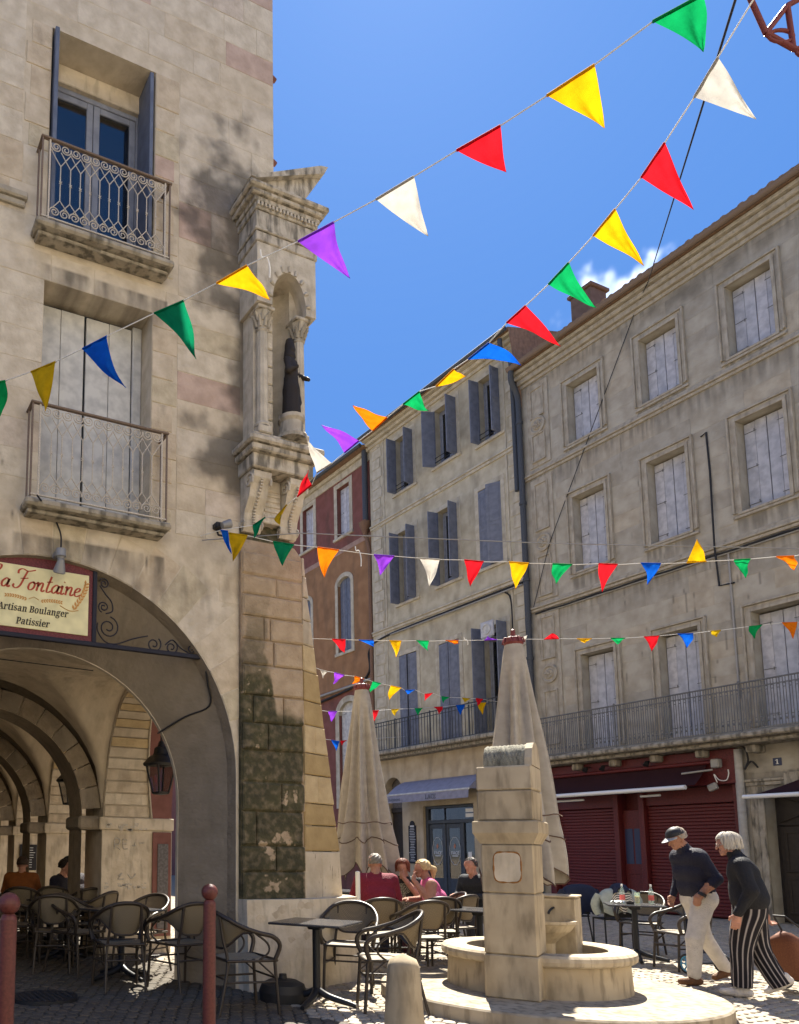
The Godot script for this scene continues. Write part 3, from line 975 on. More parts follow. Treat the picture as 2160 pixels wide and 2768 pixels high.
func casement(par: Node, x0: float, x1: float, y0: float, y1: float, z: float, mat: Material, called := "window_frame", curtain := false) -> void:
	var f := MB.new()
	var w := 0.06
	f.b2(Vector3(x0, y0, z - 0.04), Vector3(x0 + w, y1, z + 0.03), 0.006)
	f.b2(Vector3(x1 - w, y0, z - 0.04), Vector3(x1, y1, z + 0.03), 0.006)
	f.b2(Vector3(x0 + w, y1 - w, z - 0.04), Vector3(x1 - w, y1, z + 0.028), 0.006)
	var o := part(par, called, f, mat)
	var mid := (x0 + x1) / 2
	for s in [[x0 + w + 0.003, mid - 0.003], [mid + 0.003, x1 - w - 0.003]]:
		var c := MB.new()
		var st := 0.075
		c.b2(Vector3(s[0], y0, z - 0.025), Vector3(s[0] + st, y1 - w - 0.003, z + 0.02), 0.006)
		c.b2(Vector3(s[1] - st, y0, z - 0.025), Vector3(s[1], y1 - w - 0.003, z + 0.02), 0.006)
		c.b2(Vector3(s[0] + st, y1 - w - 0.003 - st, z - 0.025), Vector3(s[1] - st, y1 - w - 0.003, z + 0.018), 0.006)
		c.b2(Vector3(s[0] + st, y0, z - 0.025), Vector3(s[1] - st, y0 + 0.25, z + 0.018), 0.006)
		part(o, "casement", c, mat)
		var g := MB.new()
		g.b2(Vector3(s[0] + st, y0 + 0.25, z - 0.004), Vector3(s[1] - st, y1 - w - 0.003 - st, z + 0.002))
		part(o, "pane", g, M.glass)

func build_corner_house() -> void:
	var W := -7.2
	var house := thing("corner_house", "tall limestone corner house on the left with balconies above its open arcade", "building", Vector3(0, 0, W))
	var up := Rect2(1.73, 7.62, 1.19, 2.46)
	var low := Rect2(1.73, 4.70, 1.19, 2.46)
	var area := Rect2(-0.65, 0, 5.15, 15)
	var ac := Vector2(1.9, 2.2)
	# --- the front wall, with the big arch below and two tall windows above
	var mb := MB.new()
	holed(mb, -3.0, 4.45, 4.6, 15.0, [up, low], -0.004, -0.7)
	var poly := PackedVector2Array([Vector2(-3, 0), Vector2(ac.x - 2.05, 0)])
	poly.append_array(arc(ac, 2.05, 2.05, 180, 0, 40))
	poly.append_array(PackedVector2Array([Vector2(3.95, 0), Vector2(4.45, 0), Vector2(4.45, 4.6), Vector2(-3, 4.6)]))
	mb.prism(poly, -0.06, -0.004)
	var bc := Vector2(2.0, 1.95)
	var poly2 := PackedVector2Array([Vector2(-3, 0), Vector2(bc.x - 1.6, 0)])
	poly2.append_array(arc(bc, 1.6, 1.55, 180, 0, 40))
	poly2.append_array(PackedVector2Array([Vector2(3.6, 0), Vector2(4.45, 0), Vector2(4.45, 4.6), Vector2(-3, 4.6)]))
	mb.prism(poly2, -0.76, -0.702)
	var wall := part(house, "wall", mb, M.mortar, area)
	# the arch's inner face, splayed towards the back
	var so := MB.new()
	var rows := [[], [], []]
	var fr := PackedVector2Array([Vector2(-0.15, 0), Vector2(-0.15, 1.1)]) + arc(ac, 2.05, 2.05, 180, 0, 40) + PackedVector2Array([Vector2(3.95, 1.1), Vector2(3.95, 0)])
	var bk := PackedVector2Array([Vector2(0.4, 0), Vector2(0.4, 1.0)]) + arc(bc, 1.6, 1.55, 180, 0, 40) + PackedVector2Array([Vector2(3.6, 1.0), Vector2(3.6, 0)])
	for i in fr.size():
		rows[0].append(Vector3(fr[i].x, fr[i].y, -0.015))
		var mid := fr[i].lerp(bk[i], 0.06)
		rows[1].append(Vector3(mid.x, mid.y, -0.16))
		rows[2].append(Vector3(bk[i].x, bk[i].y, -0.71))
	var so1 := MB.new()
	so1.grid([rows[0], rows[1]])
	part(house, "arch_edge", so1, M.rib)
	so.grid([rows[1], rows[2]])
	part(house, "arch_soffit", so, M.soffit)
	# --- stones of the front
	var mats := []
	for i in 6:
		mats.append(M["ashlar%d" % i])
		mats.append(M["ashlar%d" % (i % 3)])
	mats += mats.duplicate()
	mats.append(M.pink)
	var holes := [up, low, Rect2(1.62, 7.46, 1.42, 0.16), Rect2(1.6, 4.54, 1.42, 0.16), Rect2(4.0, 5.0, 0.5, 4.2), Rect2(2.92, 4.73, 0.30, 2.43), Rect2(2.92, 7.62, 0.30, 2.46), Rect2(1.45, 8.6, 0.28, 1.48)]
	var vr := 2.62
	var keep := func(x: float, y: float, x1: float, y1: float) -> bool:
		if x1 < -0.4:
			return false
		if x > 3.8 and y < 4.75:
			return false
		var c := Vector2((x + x1) / 2, (y + y1) / 2)
		var n := Vector2(clampf(ac.x, x, x1), clampf(ac.y, y, y1))
		return n.distance_to(ac) > vr - 0.08 and c.y > 2.2
	ashlar(house, "stone", -0.62, 4.45, 2.2, 14.4, Vector2(0.27, 0.37), Vector2(0.34, 0.95), holes, keep, mats, -0.02, 0.0, area)
	# smaller dressed stones up the window jambs
	for c in [[2.92, 4.73, 7.16, 0.27], [2.92, 7.62, 10.08, 0.26], [1.73, 8.6, 10.08, -0.24]]:
		var y: float = c[1]
		var k := 0
		while y < c[2] - 0.05:
			var h := rng.randf_range(0.24, 0.36)
			if y + h > c[2] - 0.15:
				h = c[2] - y
			var wd: float = c[3] + (0.03 if k % 2 else -0.02) * signf(c[3])
			var m := MB.new()
			m.stone(rect(minf(c[0], c[0] + wd) + 0.004, y + 0.005, maxf(c[0], c[0] + wd) - 0.004, y + h - 0.005), -0.02, rng.randf_range(0.001, 0.007), 0.006, 0.001, k)
			part(house, "jamb_stone", m, M.pink if (c[1] > 7.0 and k == 4 and c[3] > 0.0) else [M.ashlar5, M.ashlar3, M.vous, M.ashlar1, M.ashlar3][(k * 3) % 5], area)
			y += h
			k += 1
	# arch stones
	for i in 21:
		var a0 := 8.0 + i * 8.2
		if a0 > 172:
			break
		var r1 := 2.42 + 0.24 * fmod(i * 0.618, 1.0)
		if i == 4 or i == 5:
			r1 += 0.18
		var v := MB.new()
		var pl := arc(ac, 2.052, 2.052, a0 + 0.1, a0 + 8.1, 3)
		var outer := arc(ac, r1, r1, a0 + 8.05, a0 + 0.15, 3)
		pl.append_array(outer)
		var cx := pl[1].x
		if cx > 3.86 and pl[4].x > 3.95:
			var cut := PackedVector2Array()
			for p in pl:
				cut.append(Vector2(minf(p.x, 3.97), p.y))
			pl = cut
		v.stone(pl, -0.03, rng.randf_range(-0.004, 0.004), 0.008, 0.002, i)
		part(house, "arch_stone", v, [M.ashlar0, M.ashlar1, M.ashlar3, M.ashlar5][i * 7 % 4], area)
	# --- lower window: closed pale plank shutters
	var lw := MB.new()
	lw.b2(Vector3(1.73, 4.67, -0.40), Vector3(2.92, 7.16, -0.36))
	var w1 := part(house, "window", lw, M.room)
	plank_shutter(w1, 1.735, 2.80, 4.68, 7.12, -0.32, [M.pale], 4, 0.022, false)
	var jb := MB.new()
	jb.b2(Vector3(2.81, 4.67, -0.35), Vector3(2.918, 7.155, -0.29), 0.01)
	part(w1, "shutter_post", jb, M.pale)
	# --- upper window: glazed doors, shutters folded out of the reveal
	var uw := MB.new()
	uw.b2(Vector3(1.73, 7.55, -0.69), Vector3(2.92, 10.08, -0.66))
	var w2 := part(house, "window", uw, M.room)
	var hd := MB.new()
	hd.b2(Vector3(1.73, 9.86, -0.52), Vector3(2.92, 10.08, -0.34), 0.01)
	part(w2, "lintel", hd, M.plaster)
	casement(w2, 1.75, 2.90, 7.56, 9.86, -0.42, M.frameblue)
	for x in [1.775, 2.875]:
		var s := MB.new()
		s.b2(Vector3(x - 0.022, 7.58, -0.37), Vector3(x + 0.022, 10.06, 0.05 if x < 2 else 0.005), 0.005)
		var sh := part(w2, "shutter", s, M.slate)
	for s in [[1.80, 2.33], [2.33, 2.86]]:
		var cu := MB.new()
		var rws := []
		for k in 2:
			var r := []
			for i in 14:
				r.append(Vector3(lerpf(s[0], s[1], i / 13.0), 7.6 if k == 0 else 9.7, -0.58 + 0.02 * sin(i * 1.9)))
			rws.append(r)
		cu.grid(rws)
	# --- balconies
	for b in [[1.62, 3.02, 7.64, 0.91], [1.61, 3.02, 4.72, 0.97]]:
		var sl := MB.new()
		sl.b2(Vector3(b[0] - 0.05, b[2] - 0.075, -0.01), Vector3(b[1] + 0.05, b[2], 0.25), 0.02)
		sl.b2(Vector3(b[0] - 0.01, b[2] - 0.115, -0.01), Vector3(b[1] + 0.01, b[2] - 0.077, 0.16), 0.02)
		part(house, "balcony_slab", sl, M.rslab)
		scroll_railing(house, b[0], b[1], b[2] + 0.02, b[2] + b[3], 0.205)
	# moulded ledge left of the upper balcony
	var ld := MB.new()
	ld.b2(Vector3(-2.9, 7.93, -0.01), Vector3(1.52, 8.01, 0.07), 0.015)
	ld.b2(Vector3(-2.9, 7.86, -0.01), Vector3(1.50, 7.928, 0.035), 0.01)
	part(house, "ledge", ld, M.rtrim)
	# --- solid body behind, roof and the arcade's street wall
	var core := MB.new()
	core.b2(Vector3(-3.0, 4.3, -14.0), Vector3(4.44, 15.0, -0.72))
	core.b2(Vector3(-3.0, 0.0, -14.0), Vector3(-0.12, 4.28, -0.78))
	core.b2(Vector3(-0.1, 0.0, -12.2), Vector3(3.4, 4.28, -11.6))
	part(house, "body", core, M.mortar, area)
	build_arcade(house)
	build_buttress(house)
	build_niche(house)
	# little red brackets on the tower's edge
	for y in [10.75, 9.62]:
		var br := MB.new()
		br.box(Vector3(4.48, y, -0.05), Vector3(0.08, 0.05, 0.05), 0.01, Basis(Vector3.BACK, -0.5))
		part(house, "bracket", br, M.redwood)

func build_arcade(house: Node) -> void:
	var W := 7.2
	# bays of the side wall, given by z: near jamb, far jamb, crown height above the springing
	var bays := [[-7.94, -10.03, 1.62], [-10.8, -12.9, 1.55], [-13.55, -15.3, 1.5], [-15.95, -17.9, 1.5]]
	var sp := 1.85
	var sw := MB.new()
	# the wall seen along z: outline with the openings cut out, laid out as (z, y), then turned
	var outl := PackedVector2Array([Vector2(-8.985, 4.3)])
	for b in bays:
		if b[0] < -8.0:
			outl.append(Vector2(b[0], 0))
		var cz: float = (b[0] + b[1]) / 2
		var a: float = (b[0] - b[1]) / 2
		var pts := arc(Vector2(cz, sp), a, b[2], 0, 180, 20)
		for p in pts:
			if p.x < -8.98:
				outl.append(p)
		outl.append(Vector2(b[1], 0))
	outl.append_array(PackedVector2Array([Vector2(-19.0, 0), Vector2(-19.0, 4.3)]))
	sw.prism(outl, 3.46, 4.45)
	# (z, y, x) -> (x, y, z)
	sw.xf(Transform3D(Basis(Vector3(0, 0, 1), Vector3(0, 1, 0), Vector3(1, 0, 0)), Vector3(0, 0, W)))
	sw.b2(Vector3(3.465, 3.475, -1.784), Vector3(4.445, 4.29, -0.77))
	part(house, "arcade_wall", sw, M.vault)
	# coursed jambs and soffits of the far half of each side arch, as seen from the square
	for n in bays.size():
		var b: Array = bays[n]
		var cz: float = (b[0] + b[1]) / 2
		var a: float = (b[0] - b[1]) / 2
		if n < 3:
			for i in 15:
				var t0 := 180.0 - i * 6.0 - 0.4
				var t1 := 180.0 - (i + 1) * 6.0 + 0.4
				var st := MB.new()
				var q := []
				for t in [t0, t1]:
					q.append(Vector2(cz + cos(deg_to_rad(t)) * (a - 0.014), sp + sin(deg_to_rad(t)) * (b[2] - 0.014)))
				var x1 := 4.12 - 0.02 * i if n == 0 else 4.44
				for xx in [[3.47, x1]]:
					var p0 := Vector3(xx[0], q[0].y, q[0].x + W)
					var p1 := Vector3(xx[1], q[0].y, q[0].x + W)
					var p2 := Vector3(xx[1], q[1].y, q[1].x + W)
					var p3 := Vector3(xx[0], q[1].y, q[1].x + W)
					var nrm := (p1 - p0).cross(p3 - p0).normalized()
					if nrm.z < 0.0:
						nrm = -nrm
					var o := nrm * rng.randf_range(0.006, 0.018)
					st.q(p0 + o, p1 + o, p2 + o, p3 + o, nrm)
					st.q(p0, p1, p1 + o, p0 + o, Vector3.DOWN)
					st.q(p3, p2, p2 + o, p3 + o, Vector3.UP)
					st.q(p0, p3, p3 + o, p0 + o, Vector3.LEFT)
					st.q(p1, p2, p2 + o, p1 + o, Vector3.RIGHT)
				part(house, "jamb_stone", st, [M.yell, M.ashlar1, M.yell, M.vous][i % 4] if i > 4 else [M.vous, M.plaster, M.vous][i % 3])  # upper courses yellower: light from the street put into their colour
		# pier faces below the springing
		var pf := MB.new()
		pf.b2(Vector3(3.44, 0.0, b[1] + W), Vector3(4.47, sp - 0.17, b[1] + W + 0.02), 0.006)
		pf.b2(Vector3(3.40, sp - 0.168, b[1] + W), Vector3(4.49, sp, b[1] + W + 0.05), 0.012)
		part(house, "pier_face", pf, M.plaster)
	# red boarding on the outer half of the first side arch
	var f0 := MB.new()
	var rws := [[], []]
	for i in 17:
		var t := 180.0 - i * 5.2
		var p := Vector2(-9.02 + cos(deg_to_rad(t)) * 0.99, 1.85 + sin(deg_to_rad(t)) * 1.60)
		rws[0].append(Vector3(4.16 - 0.019 * i, p.y, p.x + W + 0.02))
		rws[1].append(Vector3(4.452, p.y, p.x + W + 0.02))
	f0.grid(rws)
	part(house, "painted_boarding", f0, M.redwood)
	var tr := MB.new()
	var ed := []
	for i in 17:
		ed.append(rws[0][i] + Vector3(-0.012, 0, 0.012))
	tr.tube(ed, 0.014, 5)
	part(house, "boarding_edge", tr, M.plaster)
	var pn := MB.new()
	pn.b2(Vector3(4.17, 0.25, -2.805), Vector3(4.45, 1.66, -2.78), 0.006)
	part(house, "painted_panel", pn, M.redwood)
	var pg := MB.new()
	pg.b2(Vector3(4.24, 0.35, -2.775), Vector3(4.40, 1.5, -2.764), 0.003)
	part(house, "grey_panel", pg, M.greypanel)
	# chalked scrawl left on the first pier
	var sc := MB.new()
	for s in [[[3.62, 1.42], [3.62, 1.56], [3.69, 1.55], [3.68, 1.49], [3.62, 1.48], [3.70, 1.42]], [[3.80, 1.54], [3.74, 1.55], [3.75, 1.43], [3.81, 1.43]], [[3.75, 1.49], [3.79, 1.49]], [[3.88, 1.47], [3.92, 1.47], [3.91, 1.51]], [[3.98, 1.50], [4.05, 1.51]], [[3.68, 1.06], [3.74, 1.10], [3.68, 1.02], [3.76, 1.02]], [[3.82, 1.08], [3.88, 1.03], [3.93, 1.09]], [[3.70, 0.62], [3.76, 0.70], [3.80, 0.60]], [[3.86, 0.70], [3.86, 0.60], [3.95, 0.68]]]:
		var pth := []
		for p in s:
			pth.append(Vector3(p[0], p[1], -2.804))
		sc.tube(smooth_path(pth, 3), 0.008, 4)
	for k in 26:
		var xx := 3.5 + rng.randf() * 0.6
		sc.box(Vector3(xx, 0.93 + rng.randf_range(-0.035, 0.035), -2.808), Vector3(rng.randf_range(0.02, 0.07), rng.randf_range(0.008, 0.025), 0.008))
		if k < 16:
			sc.box(Vector3(xx, 1.72 + rng.randf_range(-0.05, 0.05), -2.776), Vector3(rng.randf_range(0.03, 0.08), rng.randf_range(0.01, 0.03), 0.008))
	part(house, "chalk_scrawl", sc, M.chalkwhite)
	# cross vaults over the bays, and the arches that carry them
	var zs := [[-7.93, -10.1], [-10.7, -12.95], [-13.5, -15.35], [-15.9, -18.8]]
	for n in 4:
		var b: Array = bays[n]
		var cz: float = (b[0] + b[1]) / 2
		var a: float = (b[0] - b[1]) / 2 + 0.02
		var vt := MB.new()
		var rr := []
		for i in 25:
			var z := lerpf(zs[n][0], zs[n][1], i / 24.0)
			var r := []
			for k in 29:
				var x := lerpf(-0.08, 3.48, k / 28.0)
				var hx := sp + 1.78 * sqrt(maxf(0.0, 1.0 - pow((x - 1.7) / 1.78, 2.0)))
				var hz: float = sp + (b[2] + 0.02) * sqrt(maxf(0.0, 1.0 - pow(((z - cz) if n > 0 or z < cz else 0.0) / a, 2.0)))
				r.append(Vector3(x, maxf(hx, hz) + 0.02, z + W))
			rr.append(r)
		vt.grid(rr)
		part(house, "vault", vt, M.vault)
	for z in [[-10.1, -10.68], [-12.95, -13.48], [-15.35, -15.88]]:
		var am := MB.new()
		var c := Vector2(1.78, 1.85)
		var pl := PackedVector2Array([Vector2(-0.1, 0), Vector2(c.x - 1.40, 0)])
		pl.append_array(arc(c, 1.40, 1.40, 180, 0, 32))
		pl.append_array(PackedVector2Array([Vector2(3.18, 0), Vector2(3.47, 0), Vector2(3.47, 2.4)]))
		pl.append_array(arc(Vector2(1.7, 1.85), 1.84, 1.84, 14, 166, 28))
		pl.append_array(PackedVector2Array([Vector2(-0.1, 2.2)]))
		am.prism(pl, z[1] + W, z[0] + W)
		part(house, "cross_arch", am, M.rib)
		for i in 11:
			var a0 := 4.0 + i * 11.0
			var st := MB.new()
			var q := arc(c, 1.405, 1.405, a0 + 0.2, a0 + 10.8, 3)
			q.append_array(arc(c, 1.66, 1.66, a0 + 10.8, a0 + 0.2, 3))
			st.stone(q, z[0] + W, z[0] + W + rng.randf_range(0.004, 0.009), 0.006, 0.002, i)
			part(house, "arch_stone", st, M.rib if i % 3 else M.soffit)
		var cp := MB.new()
		cp.b2(Vector3(3.12, 1.68, z[1] + W), Vector3(3.46, 1.86, z[0] + W + 0.06), 0.03)
		part(house, "capital", cp, M.soffit)
	# wires along the vault
	var wi := MB.new()
	wi.tube([Vector3(0.3, 3.38, -0.79), Vector3(1.6, 3.37, -0.79), Vector3(2.6, 3.35, -0.775)], 0.006, 5)
	part(house, "cable", wi, M.cable)
	var wj := MB.new()
	wj.tube(smooth_path([Vector3(3.62, 3.30, -0.06), Vector3(3.66, 3.18, -0.10), Vector3(3.73, 2.96, -0.2), Vector3(3.55, 2.86, -0.45), Vector3(3.34, 2.70, -0.70)], 5), 0.011, 5)
	part(house, "cable", wj, M.cable)
	# lanterns hung from the crowns of the side arches
	var names := ["black iron lantern hanging nearest, in the first side arch of the arcade", "black iron lantern hanging in the second side arch of the arcade", "black iron lantern hanging deepest in the arcade, half hidden by a pier"]
	for n in 3:
		var b: Array = bays[n]
		var l := thing("lantern", names[n], "lantern", Vector3([3.86, 3.53, 3.56][n], 2.12, (b[0] + b[1]) / 2 - 0.02), 0.2, "black lanterns hanging in the arcade")
		var fr := MB.new()
		for k in 4:
			var a := TAU * (k + 0.5) / 4
			fr.tube([Vector3(cos(a) * 0.10, 0.0, sin(a) * 0.10), Vector3(cos(a) * 0.19, 0.36, sin(a) * 0.19)], 0.013, 5)
		fr.lathe([Vector2(0.0, -0.02), Vector2(0.10, -0.01), Vector2(0.115, 0.02), Vector2(0.0, 0.03)], Vector3.ZERO, 4, Basis(Vector3.UP, PI / 4))
		part(l, "frame", fr, M.black)
		var cap := MB.new()
		cap.lathe([Vector2(0.0, 0.35), Vector2(0.22, 0.35), Vector2(0.235, 0.38), Vector2(0.15, 0.47), Vector2(0.10, 0.50), Vector2(0.085, 0.58), Vector2(0.05, 0.60), Vector2(0.03, 0.66), Vector2(0.0, 0.68)], Vector3.ZERO, 4, Basis(Vector3.UP, PI / 4))
		part(l, "roof", cap, M.black)
		for k in 4:
			var a := TAU * (k + 0.5) / 4
			var a2 := TAU * (k + 1.5) / 4
			var g := MB.new()
			g.q(Vector3(cos(a) * 0.10, 0.02, sin(a) * 0.10), Vector3(cos(a2) * 0.10, 0.02, sin(a2) * 0.10), Vector3(cos(a2) * 0.187, 0.35, sin(a2) * 0.187), Vector3(cos(a) * 0.187, 0.35, sin(a) * 0.187), Vector3(cos(a) + cos(a2), 0, sin(a) + sin(a2)))
			part(l, "pane", g, M.glass)
		var rod := MB.new()
		rod.tube([Vector3(0, 0.66, 0), Vector3(0, 1.24, 0)], 0.012, 5)
		part(l, "hanging_rod", rod, M.black)
	# menu slate on the far pier
	var bd := thing("menu_slate", "small chalked menu slate fixed to a far pier inside the arcade", "menu board", Vector3(3.72, 1.0, -15.26))
	var bm := MB.new()
	bm.b2(Vector3(-0.17, 0, 0), Vector3(0.17, 0.5, 0.02), 0.004)
	part(bd, "slate", bm, M.board)
	var ch := MB.new()
	for i in 9:
		ch.box(Vector3(rng.randf_range(-0.02, 0.02), 0.06 + i * 0.047, 0.022), Vector3(rng.randf_range(0.14, 0.26), 0.011, 0.002))
	part(bd, "chalk_lines", ch, M.decal)

func build_buttress(house: Node) -> void:
	var area := Rect2(3.9, 0.8, 1.0, 4.0)
	var core := MB.new()
	var rows := []
	for i in 13:
		var y := 0.0 + 4.7 * i / 12.0
		var s := clampf((4.72 - y) / 3.9, 0.0, 0.9) * 0.82
		rows.append([Vector3(3.98, y, -0.6), Vector3(3.98, y, 0.045), Vector3(4.745, y, 0.045), Vector3(4.745 + s * 0.922, y, 0.045 - s * 0.386), Vector3(4.745 + s * 0.85, y, -0.6)])
	for i in 12:
		for k in 4:
			core.q(rows[i][k], rows[i][k + 1], rows[i + 1][k + 1], rows[i + 1][k], (rows[i][k] + rows[i][k + 1]) * 0.5 - Vector3(4.3, rows[i][k].y, -0.3))
	core.q(rows[12][0], rows[12][1], rows[12][2], rows[12][3], Vector3.UP)
	core.q(Vector3(3.98, 4.7, 0.045), Vector3(4.745, 4.7, 0.045), Vector3(4.47, 5.05, 0.0), Vector3(3.98, 4.95, 0.0), Vector3(0, 1, 1))
	core.q(Vector3(4.745, 4.7, 0.045), Vector3(4.745, 4.7, -0.5), Vector3(4.45, 5.05, -0.5), Vector3(4.47, 5.05, 0.0), Vector3(1, 1, 0))
	var b := part(house, "buttress", core, M.butt2, area)
	# courses of the front face
	var y := 0.9
	var hs := [0.30, 0.27, 0.36, 0.31, 0.34, 0.29, 0.30, 0.33, 0.28, 0.26, 0.24, 0.22, 0.26]
	var n := 0
	for h in hs:
		if y > 4.6:
			break
		var cuts := [3.985]
		cuts += [[], [4.40], [4.16], [4.47], [], [4.30], [4.12, 4.50], [], [4.38], [4.26, 4.34], [], [4.42], []][n]
		var jr := 4.752 + 0.012 * sin(n * 2.3)
		cuts.append(jr)
		for i in cuts.size() - 1:
			var m := MB.new()
			var g := 0.007
			m.stone(PackedVector2Array([Vector2(cuts[i] + g, y + g), Vector2(cuts[i + 1] - (g if i < cuts.size() - 2 else 0.0), y + g + rng.randf() * 0.006), Vector2(cuts[i + 1] - (g if i < cuts.size() - 2 else 0.0) - rng.randf() * 0.01, y + h - g), Vector2(cuts[i] + g, y + h - g - rng.randf() * 0.006)]), 0.03, 0.072 + rng.randf_range(-0.012, 0.014), 0.018, 0.004, n * 3 + i)
			part(b, "stone", m, M.butt, area)
		y += h
		n += 1
	# courses of the canted right face
	var tr := Transform3D(Basis(Vector3(0.922, 0, -0.386), Vector3.UP, Vector3(0.386, 0, 0.922)), Vector3(4.745, 0, 0.045))
	y = 0.9
	n = 0
	for h in [0.52, 0.28, 0.24, 0.31, 0.24, 0.31, 0.27, 0.33, 0.30, 0.28, 0.26, 0.24, 0.22]:
		if y > 4.6:
			break
		var s0 := clampf((4.72 - y) / 3.9, 0.0, 0.9) * 0.82
		var s1 := clampf((4.72 - y - h) / 3.9, 0.0, 0.9) * 0.82
		var cuts := [0.008]
		if n in [0, 3, 5] :
			cuts.append(s0 * 0.45)
		cuts.append(1.0)
		for i in cuts.size() - 1:
			var last := i == cuts.size() - 2
			var x1: float = s0 if last else cuts[i + 1]
			var x2: float = maxf(s1, 0.02) if last else cuts[i + 1]
			var m := MB.new()
			var g := 0.005
			m.stone(PackedVector2Array([Vector2(cuts[i] + g, y + g), Vector2(x1 - g + 0.01, y + g), Vector2(x2 - g + 0.01 + rng.randf_range(-0.01, 0.012), y + h - g), Vector2(cuts[i] + g, y + h - g)]), -0.02, 0.024 + rng.randf_range(-0.006, 0.01), 0.012, 0.003, n)
			m.xf(tr)
			part(b, "stone", m, [M.ashlar1, M.ochre, M.ochre, M.yell, M.ochre, M.yell, M.ochre, M.ochre, M.yell, M.vous, M.vous][mini(n, 10)], area)
		y += h
		n += 1
	# plastered plinth
	var pl := MB.new()
	var f := 0.22
	var pp := [Vector3(3.98, 0, -0.55), Vector3(3.98, 0, f), Vector3(4.80, 0, f), Vector3(5.52, 0, -0.02), Vector3(5.66, 0, -0.35), Vector3(5.60, 0, -0.7)]
	var prow := []
	for i in 9:
		var yy := 0.92 * i / 8.0
		var r := []
		for p in pp:
			r.append(p + Vector3(0, yy, 0) + Vector3(-0.012, 0, -0.03) * (yy / 0.92))
		prow.append(r)
	for i in 8:
		for k in 5:
			pl.q(prow[i][k], prow[i][k + 1], prow[i + 1][k + 1], prow[i + 1][k], (prow[i][k] + prow[i][k + 1]) * 0.5 - Vector3(4.5, prow[i][k].y, -0.6))
	for k in range(1, 5):
		pl.t(prow[8][0], prow[8][k], prow[8][k + 1], Vector3.UP)
	part(house, "plinth", pl, M.plaster)
	# plaster that has come away along its top
	var ch := MB.new()
	for k in 14:
		var xx := 4.0 + rng.randf() * 0.72
		var yy := 0.86 - pow(rng.randf(), 2.0) * 0.35
		var pg := PackedVector2Array()
		var r0 := rng.randf_range(0.02, 0.07)
		for i in 7:
			var a := TAU * i / 7
			pg.append(Vector2(xx + cos(a) * r0 * rng.randf_range(0.6, 1.3), yy + sin(a) * r0 * 0.8 * rng.randf_range(0.5, 1.2)))
		ch.stone(pg, 0.19, 0.2215 - 0.03 * yy / 0.92, 0.002)
		part(house, "worn_plaster", ch, M.vous)
		ch = MB.new()

